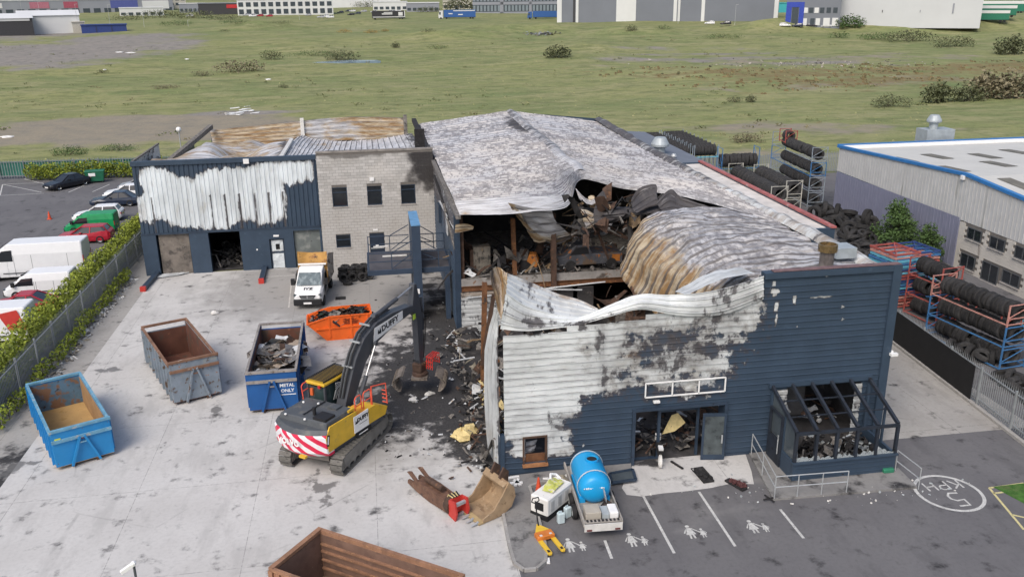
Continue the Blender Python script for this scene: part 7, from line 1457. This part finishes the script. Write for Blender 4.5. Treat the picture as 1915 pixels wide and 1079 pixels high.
for px,py in ((1688,299),(1752,293),(1780,316),(1842,292),(1866,307),(1900,284),(1905,345)):
    P0=[None]; y=0
    d_=ray(px,py); best=None
    for k in range(400):
        yy=40+k*.1; t=yy/d_.y; z=CH+d_.z*t
        if z<=rz_(yy): break
        best=(d_.x*t,yy)
    x,yy=best; L_=1.6; b=MB(); b.add([(x-.55,yy-L_,rz_(yy-L_)+.03),(x+.55,yy-L_,rz_(yy-L_)+.03),(x+.55,yy+L_,rz_(yy+L_)+.03),(x-.55,yy+L_,rz_(yy+L_)+.03)],[(0,1,2,3)]) if (yy-L_)>57.4 or (yy+L_)<57. else b.add([(x-.55,yy-.9,rz_(yy-.9)+.05),(x+.55,yy-.9,rz_(yy-.9)+.05),(x+.55,yy+.9,rz_(yy+.9)+.05),(x-.55,yy+.9,rz_(yy+.9)+.05)],[(0,1,2,3)])
    b.build('skylight',sk,nb,world=True)
vx=PY(1750,268,77).x; MB().box(vx-1.6,vx+1.3,76.2,78,0,7.1).build('vent_box',M('cowl_grey',(.36,.40,.42)),nb,world=True); cowl(vx-.5,77,7.2,.95,'roof_cowl',nb,M('cowl_grey',(.36,.40,.42)))
p=PX(1800,331,42.8); MB().box(42.75,42.95,p.y-.15,p.y+.15,p.z-.2,p.z+.1).build('floodlight',white,nb,world=True)
# ---------------------------------------------------------------- foliage
def leaves(b,c,rad,n,size,q,shell=.55,flat=1.):
    for i in range(n):
        a=q.uniform(0,2*PI); u=q.uniform(-1,1); k=(shell+(1-shell)*q.random()**.5) if q.random()<.8 else q.random(); s=math.sqrt(1-u*u)
        p=Vector(c)+Vector((rad[0]*k*s*math.cos(a),rad[1]*k*s*math.sin(a),rad[2]*k*u))
        T_=Matrix.Translation(p)@__import__('mathutils').Euler((q.uniform(-1,1),q.uniform(-1,1),q.uniform(0,6.3))).to_matrix().to_4x4(); z=size*q.uniform(.6,1.4)
        b.add([(-z*.5,0,0),(0,-z*.3,z*.08),(z*.5,0,0),(0,z*.3,z*.08)],[(0,1,2,3)],T_)
def tree(name,label,base,h,r_,mat,seed,n=900,size=.28,cat='tree',group=None,trunk=True):
    q=random.Random(seed); t=thing(name,label,cat,base,0,group)
    tb_=MB(); tb_.tube((0,0,0),(0,0,h*.55),.06*r_+.03,7,.04*r_)
    for i in range(6): a=i*1.05; tb_.tube((0,0,h*(.2+.06*i)),(math.cos(a)*r_*.6,math.sin(a)*r_*.6,h*(.4+.08*i)),.03*r_,5,.012)
    if trunk: tb_.build('trunk',bark,t)
    b=MB()
    for k in range(34):
        zz_=q.uniform(.08,.95); rr_=r_*(1-.8*max(0,zz_-.25)/.75)*q.uniform(.1,.9); a=q.uniform(0,6.3)
        leaves(b,(math.cos(a)*rr_,math.sin(a)*rr_,h*zz_),(r_*.42,r_*.42,h*.12),n//34,size,q,.4)
    b.build('crown',mat,t); return t
tree('small_tree','taller leafy green tree growing against the lilac neighbour wall',Vector((40.9,61.5,0)),4.1,1.9,leafm,5,6000,.2); tree('small_tree','shorter leafy green tree growing beside the folded rack stack',Vector((41.2,57.6,0)),3.2,1.4,leafm,6,3600,.19)
# ---------------------------------------------------------------- left boundary: fence, hedge, parked vehicles
palisade('grey palisade fence with hedge behind it along the left side of the yard',(-18.87,43,0),(-18.35,92,0),2.35,.165,None,palm,-1,300,1.35)
def hedge(label,a,b,w_,h,mat,seed,n,size=.2,group=None,name='hedge'):
    q=random.Random(seed); a,b=Vector(a),Vector(b); L=(b-a).length; t=thing(name,label,'hedge',(a+b)/2,0,group); c0=(a+b)/2
    bb=MB(); k=int(L/.9)
    for i in range(k+1):
        p=a.lerp(b,i/k)-c0; hh=h*(.82+.32*noise.noise(Vector((i*.37,seed,0)))); ww=w_*(.85+.3*noise.noise(Vector((i*.5,seed+5,0))))
        leaves(bb,(p.x+q.uniform(-.15,.15),p.y+q.uniform(-.2,.2),hh*.55),(ww*.6,.75,hh*.52),n//k,size,q,.55)
    bb.build('foliage',mat,t)
    st=MB()
    for i in range(k): p=a.lerp(b,i/k)-c0; st.tube((p.x,p.y,0),(p.x+q.uniform(-.2,.2),p.y,h*.7),.025,4)
    o=st.build('stems',bark,t); o['kind']='stuff'; return t
hedge('long yellow-green hedge running behind the left palisade fence',(-20.1,41,0),(-19.5,93,0),1.5,2.95,leafy,3,30000,.19)
hedge('low yellow-green weeds growing inside the left fence',(-18.55,42,0),(-18.3,66,0),.7,1.1,leafy,4,2600,.18,name='weeds')
debris('kerb_rubble',lambda q:(-18.05+q.gauss(0,.22),q.uniform(44,66)),260,zc(0),[ash,whited,M('rubble_stone',(.3,.27,.21))],31,.05,.2,.05,'broken stone and litter along the foot of the left fence')
sil=M('car_silver',(.42,.43,.45),.3,.3,.03); wh=M('car_white',(.74,.75,.76),.3,0,.03); bk_=M('car_black',(.014,.015,.02),.25,0,.05); dkb=M('car_dark_blue',(.02,.03,.055),.25); gr=M('van_green',(.01,.26,.09),.35); rd=M('car_red',(.36,.015,.03),.28)
car('black_saloon','black saloon parked alone by the green bin on the left car park',(-33.2,102.2,0),R(-128),bk_,'saloon',4.9,1.86,1.45)
X=-24.6
car('silver_car','silver car half hidden behind the workshop corner, farthest in the row',(X-.2,98.9,0),R(180),sil,'hatch',4.3)
car('white_car','white saloon next to the silver car behind the workshop corner',(X-.6,95.2,0),R(180),wh,'saloon',4.6)
car('dark_car','dark blue saloon between two white cars by the hedge',(X-.9,91.8,0),R(180),dkb,'saloon',4.7)
car('white_car','white hatchback parked just behind the green van',(X-.9,85.6,0),R(180),wh,'hatch',4.4)
car('green_van','bright green panel van beside the hedge',(X-.3,81.2,0),R(180),gr,'van',4.3,1.75,1.75,cat='van',group='vans beyond the left fence')
car('red_car','red hatchback with silver roof line between green and white vans',(X+.1,77.8,0),R(180),rd,'hatch',4.4)
car('white_van','large long white panel van behind the hedge',(X-.6,68.2,0),R(180),wh,'bigvan',7.2,2.1,2.75,cat='van',group='vans beyond the left fence')
car('white_van','small white van between the large van and the red coupe',(X+1.2,63.2,0),R(180),wh,'van',4.5,1.8,1.85,cat='van',group='vans beyond the left fence')
car('red_coupe','glossy red coupe parked nearest the white and red van',(X+1.0,59.6,0),R(180),rd,'coupe',4.7,1.85,1.4)
vr=car('white_red_van','white van with a red rear panel at the left edge of the photo',(X+.9,54.6,0),R(180),wh,'van',5.2,1.95,2.3,cat='van',group='vans beyond the left fence')
MB().prismY([(-2.62,.9),(-1.6,.9),(-1.1,2.0),(-2.2,2.2)],.99,1.0).build('red_panel',redp,vr,clean=True)
bn=thing('waste_bin','green wheeled waste bin beside the black saloon','bin',G(180,341),R(8)); bg_=M('bin_green',(.015,.13,.07),.5)
MB().loft([[(-.85,-.5,.2),(.85,-.5,.2),(.85,.5,.2),(-.85,.5,.2)],[(-1.0,-.62,1.25),(1.0,-.62,1.25),(1.0,.62,1.25),(-1.0,.62,1.25)]]).build('body',bg_,bn,clean=True); MB().box(-1.03,1.03,-.65,.65,1.255,1.36).build('lid',bg_,bn,bevel=.03); MB().box(-.6,.1,-.64,-.6,.8,1.15).build('notice_plate',white,bn)
for x in (-.7,.7):
    for y in (-.4,.4): MB().tube((x-.05,y,.1),(x+.05,y,.1),.1,8).build('wheel',black,bn)
palisade('palisade fence with green mesh screen at the back of the left car park',(-78,110.,0),(-20,107.5,0),2.3,.3,[(0.,57.8,.35,2.0,screen_green)],palm,1)
hedge('yellow-green shrub hedge in front of the green fence screen',(-38.5,107.,0),(-21.5,106.3,0),1.8,2.3,leafy,6,7000,.24)
def lamp(name,label,x,y,z0,h,globe=False,group=None,mat=galv):
    t=thing(name,label,'lamp post',(x,y,z0),0,group); MB().tube((x,y,z0),(x,y,z0+h),.07,7,.05).build('post',mat,t,world=True)
    if globe: MB().ball((x,y,z0+h+.18),.26,10,8).build('globe',white,t,world=True)
    else: MB().beam((x,y,z0+h),(x+1.0,y,z0+h+.12),.14,.1).build('lamp_head',mat,t,world=True)
p=PY(334,243,93); lamp('globe_lamp','pale post with a round white globe lamp behind the workshop',p.x,93,-.06,p.z-.1,True)
# ---------------------------------------------------------------- waste ground: scrub, rushes, litter
def bush(px,py,wpx,hpx,mat,label,seed,n=420,cat='bush',name='scrub_bush',group='bushes on the waste ground'):
    p=T(px,py); d=(p-Vector((0,0,CH))).length; s=d/F; r_=wpx*s/2; h=hpx*s*1.05; q=random.Random(seed)
    t=thing(name,label,cat,(p.x,p.y,p.z-.05),0,group); b=MB(); k=max(3,int(wpx/10))
    for i in range(k):
        f=(i+.5)/k*2-1; leaves(b,(f*r_*.8,q.uniform(-.3,.3)*r_,h*(.42-.12*abs(f))),(r_*.8/k+.3*r_,r_*.5,h*(.52-.2*abs(f))),n//k,max(.16,h*.13),q,.3)
    b.build('foliage',mat,t); st=MB()
    for i in range(7): st.tube((q.uniform(-.3,.3)*r_,0,0),(q.uniform(-.7,.7)*r_,q.uniform(-.3,.3)*r_,h*.7),.02+.008*h,4,.01)
    o=st.build('stems',bark,t); o['kind']='stuff'; return t
B=[(1043,108,52,26,leafd,'dark round thorn bush beside the stony patch in mid field'),(508,112,42,20,leafd,'dark low bush left of the small pond'),(450,135,84,26,leafb,'long brown thicket left of the pond'),(378,143,36,12,leafb,'flat brown bush left of the long thicket'),(192,137,20,8,leafd,'small dark bush with a white rag beside it'),(644,62,28,8,gorse,'orange gorse clump nearest the black trailer'),(695,63,28,8,gorse,'orange-brown gorse clump right of the first'),(720,60,14,6,gorse,'tiny orange gorse clump at the right of the gorse row'),(1664,200,72,24,leafd,'dark flat bush left of the willow scrub'),(1750,192,56,40,leafd,'dark willow scrub right of the flat bush'),(1805,190,70,34,leafd,'broad dark scrub in the middle of the willow group'),(1842,185,50,50,leafb,'tall pale willow bush at the right of the scrub group'),(1890,185,56,50,leafb,'tall pale willow bush by the right photo edge'),(1588,52,52,24,leafm,'dense round green bush before the long white warehouse'),(1890,102,60,34,leafd,'large dark bush on the mound at the right photo edge'),(1374,192,28,14,leafd,'small dark bush left of a pair in the right field'),(1405,192,20,16,leafd,'small dark bush right of a pair in the right field'),(1395,266,64,20,leafb,'dry brown bush behind the tyre racks'),(740,90,16,12,leafd,'small dark shrub with a white scrap in mid field'),(530,165,18,8,leafd,'small dark tuft bush below the pond'),(310,166,50,8,leafb,'flat brown patch bush in the left field'),(820,92,40,10,leafm,'low green shrub patch in mid field'),(1700,78,90,22,leafd,'dark bramble on the long green mound'),(1780,88,80,20,leafd,'dark bramble at the right end of the green mound'),(1570,72,40,14,leafm,'green bramble at the left end of the mound'),(1640,75,60,14,leafm,'green bramble in the middle of the mound'),(800,60,30,8,leafd,'dark bramble on the low bank behind the field'),(640,112,60,20,leafd,'dark reeds at the right end of the pond'),(590,105,90,12,leafm,'green reeds behind the pond'),(420,60,20,6,leafd,'dark scrub tuft at the far left bank'),(525,45,44,8,leafd,'dark scrub along the far left bank'),(1180,58,26,12,leafd,'dark bush before the grey warehouse corner'),(1240,55,30,8,leafm,'green shrub under the grey warehouse wall'),(1350,72,70,10,leafm,'low green shrubs below the parked cars'),(1100,36,20,8,leafd,'dark shrub left of the red container'),(130,290,60,18,leafm,'green shrub behind the green fence screen'),(220,282,70,14,leafm,'second green shrub behind the green fence screen')]
q9=random.Random(77); sm=MB(); n=0
while n<420:
    y=120+210*q9.random(); x=q9.uniform(-70-.3*(y-100),60+.62*(y-80)); k=noise.noise(Vector((x*.03,y*.05,7)))
    if k<.02 or (y<112 and x<-17): continue
    s_=q9.uniform(.25,.9); leaves(sm,(x,y,terr(x,y)+s_*.2),(s_*1.5,s_,s_*.45),14,s_*.5,q9,.2); n+=1
o=sm.build('low_scrub',M('low_scrub',(.125,.145,.058),.95,0,.4,.1,[(('n',.06,.5,.62),(.2,.17,.09))])); tag(o,'low weeds and bramble scattered through the rough grass',None,None,'stuff')
for i,(px,py,w_,h,m_,lb) in enumerate(B): bush(px,py,w_,h,m_,lb,100+i,700 if w_>45 else 340)
qf=random.Random(9); tf=MB()
def tuft(b,x,y,z,s,q):
    for i in range(3):
        a=q.uniform(0,6.3); dx,dy=math.cos(a)*s*.5,math.sin(a)*s*.5; l=q.uniform(-.3,.3)*s
        b.add([(x-dx,y-dy,z),(x+dx,y+dy,z),(x+dx*.5+l,y+dy*.5+s*.5,z+s*.5),(x-dx*.5+l,y-dy*.5+s*.5,z+s*q.uniform(.35,.6))],[(0,1,2,3)])
tm=M('tussock_grass',(.235,.245,.11),.95,0,.35,.15,[(('n',.3,.5,.62),(.30,.285,.15)),(('n',.12,.56,.66),(.15,.19,.075))])
n=0
while n<1600:
    y=88+230*qf.random()**1.5; x=qf.uniform(-60-.45*(y-88),60+.62*(y-80))
    if y<112 and x<-17 or (y<95 and -18<x<61): continue
    if DIRT(x,y)+GREY(x,y)>.45: continue
    k=noise.noise(Vector((x*.05,y*.08,0)))
    if k<-.1 and qf.random()<.7: continue
    tuft(tf,x,y,terr(x,y)-.03,qf.uniform(.15,.42),qf); n+=1
o=tf.build('grass_tussocks',tm); tag(o,'rough grass tussocks over the waste ground',None,None,'stuff')
tf=MB(); n=0; tries=0
while n<520 and tries<60000:
    tries+=1; y=qf.uniform(170,330); x=qf.uniform(20,260)
    if RUSH(x,y)*(.6+.8*noise.noise(Vector((x*.06,y*.12,2))))<.28: continue
    s=qf.uniform(.3,.8); z=terr(x,y)
    for i in range(2): tuft(tf,x+qf.uniform(-.4,.4),y+qf.uniform(-.4,.4),z-.05,s,qf)
    n+=1
o=tf.build('rush_clumps',M('rush_brown',(.165,.125,.06),.95,0,.4,.2,[(('n',.4,.5,.6),(.09,.09,.045))])); tag(o,'brown rush clumps dotted over the right field',None,None,'stuff')
for i in range(16):
    px,py=qf.gauss(448,22),qf.gauss(209,5); p=T(px,py); o=MB().cbox((0,0,.06),(qf.uniform(.5,2.6),qf.uniform(.25,.6),.06)).build('white_sheet',white); o.location=(p.x,p.y,p.z+.05); o.rotation_euler=(qf.uniform(-.1,.1),qf.uniform(-.1,.1),qf.uniform(-.6,.9)); tag(o,'white scrap sheet in the scatter on bare earth behind the workshop','sheet','white scrap sheets behind the workshop')
for px,py,w_,lb in ((224,99,2.4,'white strip lying left of a pair on the grey hardstanding'),(245,100,3.2,'white strip lying right of a pair on the grey hardstanding'),(350,112,1.2,'lone white scrap in the left field'),(196,132,.9,'white rag beside a small dark bush'),(502,150,1.4,'white scrap below the pond'),(14,258,2.0,'pale blue-white tarpaulin heap at the left photo edge')):
    p=T(px,py); o=MB().ball((0,0,.1),.5,8,5,.3,7,(w_,.6,.45)).build('white_scrap',white); o.location=p; tag(o,lb,'scrap')
debris('stone_rubble',lambda q:(lambda p:(p.x,p.y))(T(q.gauss(1500,130),q.gauss(121,5))),260,lambda x,y:terr(x,y),[M('rubble_pale',(.36,.33,.29),.9),ash],71,.15,.6,0,'pale stones strewn over the bare patch in the right field')
debris('stone_rubble',lambda q:(lambda p:(p.x,p.y))(T(q.gauss(1010,16),q.gauss(65,1.5))),120,lambda x,y:terr(x,y),[M('rubble_blue',(.24,.26,.28),.9),ash],72,.3,1.0,.3,'grey rubble heap on the far bank')
# ---------------------------------------------------------------- far edge: sheds, offices, lorries
def spot(px,py): p=T(px,py); return p,(p-Vector((0,0,CH))).length/F
glf=M('far_glass',(.06,.075,.09),.15)
def block(name,label,px0,px1,pyb,pyt,depth,mat,roofm=None,panels=(),bands=(),roof='flat',win=None,cat='building'):
    """a box building whose front faces the camera between two photo columns"""
    pm,s=spot((px0+px1)/2,pyb); w_=(px1-px0)*s; h=(pyb-pyt)*s; rz=-math.atan2(pm.x,pm.y)
    t=thing(name,label,cat,(pm.x,pm.y,pm.z-.6),rz); h+=.6
    MB().box(-w_/2,w_/2,0,depth,0,h).build('wall',mat,t)
    rm=roofm or mat
    if roof=='flat': MB().box(-w_/2-.3,w_/2+.3,-.3,depth+.3,h+.01,h+.4).build('roof',rm,t)
    else: MB().prismX([(-.5,h+.01),(depth+.5,h+.01),(depth/2,h+depth*.11)],-w_/2-.4,w_/2+.4).build('roof',rm,t,clean=True)
    for x0,x1,z0,z1,m_,nm in panels: MB().box(-w_/2+x0*w_,-w_/2+x1*w_,-.18,-.02,z0*h,z1*h).build(nm,m_,t)
    if win:
        nx,rows,m_=win
        for r0,r1 in rows:
            for i in range(nx): 
                x=-w_/2+w_*(i+.5)/nx; f=MB().box(x-w_/nx*.32,x+w_/nx*.32,-.12,-.03,r0*h,r1*h).build('window',m_,t)
    return t
cw=M('far_white',(.62,.63,.63),.7,0,.06,.1); cg=M('far_grey',(.25,.265,.30),.7,0,.06,.1); cdg=M('far_dark_grey',(.17,.185,.215),.7,0,.06,.1); cc=M('far_cream',(.46,.44,.38),.8); blu=M('portal_blue',(.03,.06,.36),.5); dk2=M('far_dark',(.05,.05,.055),.8); far_b=M('lorry_blue',(.03,.10,.30),.5); teal=M('far_teal',(.04,.33,.36),.6); far_r=M('container_red',(.45,.03,.035),.6)
block('white_shed','long white shed with a dark open end at the far left',52,140,64,36,18,cw,cw,[(0,.01,0,1,cc,'corner_trim')],roof='gable')
block('open_barn','dark open-fronted barn at the left photo edge',-40,50,68,42,16,dk2,cw,[(0,.96,.86,1,cw,'fascia')],roof='gable')
block('blue_containers','row of dark blue site containers right of the white shed',162,230,61,50,6,M('cont_blue',(.03,.055,.2),.6),None,[(.32,.33,0,1,dk2,'joint'),(.66,.67,0,1,dk2,'joint')]); block('site_hut','small cream hut between the shed and the containers',140,158,62,46,5,cc)
block('retail_row','long low retail park row with white roof and coloured fascias far left',-60,285,26,6,30,cg,cw,[(.05,.12,.5,.85,cw,'shop_front'),(.2,.27,.5,.85,cw,'shop_front'),(.38,.46,.45,.9,M('sign_rose',(.4,.15,.2),.6),'sign_band'),(.52,.58,.45,.9,M('sign_red',(.35,.08,.12),.6),'sign_band'),(.72,.84,.4,.95,M('sign_blue',(.08,.1,.3),.6),'sign_band'),(.86,.98,.3,.9,cw,'shop_front')],win=(22,[(.05,.4)],glf))
block('cream_house','pale block with windows behind the far left trees',300,345,18,-6,14,cc,None,win=(5,[(.3,.45),(.6,.75)],glf)); block('dark_store','low dark store with a red sign in front of the pale offices',378,448,28,10,16,dk2,cg,[(.65,.95,.6,.9,far_r,'sign_band')])
block('pale_offices','two storey pale grey offices with strip windows far left of centre',455,616,28,3,22,cw,cw,win=(13,[(.12,.42),(.58,.85)],glf)); block('white_depot','broad white depot roof behind the far car lot',620,745,14,-8,40,cw)
go=block('glass_offices','three storey glass offices with grey floor bands at the top of the photo',888,1050,26,-22,24,glf,cg,[(0,1,.02,.1,cg,'floor_band'),(0,1,.34,.44,cg,'floor_band'),(0,1,.66,.76,cg,'floor_band'),(.3,.34,.0,.95,cg,'column'),(.62,.65,.0,.95,cg,'column'),(.0,.3,.55,.64,M('glass_teal',(.05,.2,.2),.3),'teal_glazing')],win=(26,[(.12,.32),(.46,.64)],M('far_glass_light',(.2,.24,.27),.2)))
block('grey_warehouse','huge dark grey warehouse with white vertical panels at the top of the photo',1052,1436,40,-24,70,cdg,cg,[(.0,.022,0,1,cw,'white_panel'),(.075,.085,0,1,dk2,'dark_joint'),(.088,.10,0,1,cw,'white_panel'),(.275,.365,0,1,cw,'white_panel'),(.535,.55,0,1,cw,'white_panel'),(.555,.565,0,1,cw,'white_panel'),(.66,.675,0,1,cw,'white_panel'),(.98,.998,0,1,cw,'white_panel')])
ob=block('grey_office','grey office block with a bright blue entrance portal beside the white warehouse',1474,1562,52,-10,26,cdg,cg,[(.0,.10,0,.68,blu,'portal'),(.24,.33,0,.68,blu,'portal'),(.10,.24,.55,.68,blu,'portal'),(.11,.23,0,.54,glf,'entrance_glass'),(.70,.82,.08,.28,cw,'loading_door'),(.86,.97,.08,.28,cw,'loading_door')],win=None)
for r0,r1 in ((.13,.30),(.42,.56)):
    for i in range(4): pass
pm,s=spot(1518,52); w_=88*s; h=62*s
for r0,r1,xs_ in ((.42,.56,(.36,.46,.56,.66,.78,.9)),(.10,.28,(.36,.5,.6))):
    for x in xs_: MB().box(-w_/2+x*w_-.8,-w_/2+x*w_+.8,-.1,-.03,r0*h,r1*h).build('window',glf if int(x*100)%4 else cw,ob)
block('white_warehouse','long plain white warehouse at the top right of the photo',1562,1800,50,-24,60,M('far_pale',(.52,.535,.55),.7,0,.04,.1),cg,[(.38,.385,.32,.37,dk2,'wall_vent'),(.62,.625,.32,.37,cg,'wall_vent'),(.82,.83,.3,.5,cg,'wall_vent')])
for i,(a,c,yb,yt,m_,lb) in enumerate(((232,300,30,18,cw,'low white unit behind the far left tree clumps'),(340,382,24,10,cg,'grey unit between the pale block and the dark store'),(700,760,20,6,cw,'white low depot behind the black trailer'),(762,820,22,8,cg,'grey low depot between the two blue lorries'),(830,886,18,2,cc,'cream low unit left of the glass offices'))): block('far_shed',lb,a,c,yb,yt,18,m_,cw,win=(6,[(.2,.5)],glf))
def lorry(label,px0,px1,pyb,pyt,body,cabm=None,left=True,print_=None,name='articulated_lorry'):
    pm,s=spot((px0+px1)/2,pyb); L=(px1-px0)*s; h=(pyb-pyt)*s; rz=-math.atan2(pm.x,pm.y); t=thing(name,label,'lorry',(pm.x,pm.y,pm.z-.2),rz,'lorries parked along the far road')
    cl=2.3 if cabm else 0; a=-L/2+cl+(.4 if cabm else 0); MB().box(a,L/2,0,2.5,1.1,h).build('trailer_body',body,t)
    for x in (L/2-1.5,L/2-2.8,a+1.5): MB().tube((x,-.05,.6),(x,.3,.6),.5,10).build('wheel',rubberc,t)
    if cabm: MB().prismY([(-L/2,.6),(-L/2+cl,.6),(-L/2+cl,h*.95),(-L/2+.5,h*.92),(-L/2,h*.5)],.05,2.45).build('cab',cabm,t,clean=True); MB().box(-L/2+.35,-L/2+1.2,0.02,.05,h*.5,h*.78).build('cab_window',glf,t); MB().tube((-L/2+1.2,-.05,.6),(-L/2+1.2,.3,.6),.5,10).build('wheel',rubberc,t)
    for x0,x1,z0,z1,m_ in (print_ or ()): MB().box(a+x0*(L/2-a),a+x1*(L/2-a),-.06,-.012,z0*h,z1*h).build('trailer_print',m_,t)
    MB().box(a,L/2,.2,2.3,.85,1.08).build('chassis',dk2,t)
lorry('black trailer with white print and disc at the far edge of the field',698,756,37,22,M('trailer_black',(.03,.03,.035),.5),None,print_=[(.02,.98,.28,.36,cw),(.3,.62,.6,.72,cw),(.36,.62,.78,.86,cw),(.8,.93,.45,.85,cw),(.98,1,.28,1,cw)])
lorry('blue lorry with a white cab and swoosh at the far edge of the field',822,888,36,20,far_b,cw,print_=[(.3,.98,.86,.95,cw),(.45,.6,.45,.55,cw),(.15,.28,.55,.65,cw)]); lorry('plain dark blue lorry left of the red container',988,1058,36,22,far_b,far_b)
block('red_container','small red container before the grey warehouse',1107,1134,41,28,3,far_r,cat='container'); block('teal_cab','teal lorry unit right of the red container',1141,1160,40,25,3,teal,cat='lorry'); block('grey_flatbed','grey low flatbed trailer left of the red container',1063,1105,36,29,3,cw,cat='trailer'); block('teal_container','teal container beyond the grey office block',1446,1476,24,9,4,teal,cat='container')
gt_=M('trailer_green',(.02,.16,.10),.5)
for i,(a,c,yb,lb) in enumerate(((1786,1872,42,'green and white trailer nearest the white warehouse'),(1800,1885,33,'green trailer behind the first at the far right'),(1815,1900,25,'white-roofed trailer farthest right at the top'))): lorry(lb,a,c,yb,yb-19,gt_,None,print_=[(0,1,.75,.98,cw),(.1,.25,.4,.7,cw)])
def farcar(px,py,mat,label):
    p,s=spot(px,py); car('parked_car',label,(p.x,p.y,p.z),-math.atan2(p.x,p.y)+(PI if px%2 else 0),mat,'hatch',4.3,plate=False,group='cars parked at the far edge of the field')
for px,py,m_,lb in ((1327,46,wh,'white car parked alone before the grey warehouse'),(1357,47,bk_,'black car right of the lone white car'),(1468,50,wh,'white car left of the blue entrance portal'),(1491,51,dkb,'dark blue car before the blue entrance portal'),(1518,51,bk_,'dark car right of the blue entrance portal'),(1545,52,sil,'grey car at the right end of the office block')): farcar(px,py,m_,lb)
qc=random.Random(4)
for i in range(14): 
    px=qc.uniform(628,760); farcar(px,qc.uniform(22,30),[wh,sil,dkb,bk_][i%4],'small %s car in the far car lot'%['white','silver','dark blue','black'][i%4])
for i in range(10):
    px=qc.uniform(300,640); farcar(px,qc.uniform(30,35),[wh,sil,wh,rd][i%4],'small %s car before the pale offices'%['white','silver','white','red'][i%4])
for i,(px,pb,pt_,lb) in enumerate(((208,60,18,'tall pale lamp post behind the blue containers'),(270,52,20,'tall pale lamp post right of the containers'),(148,62,18,'pale mast beside the site hut'),(42,30,8,'lamp post in the far left retail park'),(1374,48,14,'lamp post in front of the grey warehouse'),(1130,40,5,'lamp post at the grey warehouse wall'),(1268,45,8,'lamp post right of the white warehouse panel'),(1728,55,20,'lamp post before the long white warehouse'),(560,38,8,'lamp post before the pale offices'),(352,50,40,'short white marker post at the far bank'),(80,60,15,'thin mast behind the white shed'))):
    p,s=spot(px,pb); lamp('lamp_post',lb,p.x,p.y,p.z,(pb-pt_)*s,False,'far lamp posts',M('far_post',(.42,.43,.43),.6))
for i,(px,pb,w_,h,lb) in enumerate(((300,34,70,16,'left dark tree clump before the far sheds'),(360,36,70,18,'second dark tree clump before the far sheds'),(420,38,60,12,'third dark tree clump before the far sheds'),(240,38,60,12,'green tree clump behind the blue containers'),(860,20,60,26,'dark trees left of the glass offices'),(800,24,50,12,'low dark trees beyond the blue lorry'),(690,14,60,14,'dark trees behind the far car lot'),(1440,24,20,18,'dark tree left of the teal container'),(330,48,60,10,'grassy green hump left of the far lamp'),(440,45,50,9,'grassy green hump on the far left bank'))): bush(px,pb,w_,h,leafd if i<8 else leafm,lb,300+i,700,'tree','far_trees','far tree clumps')
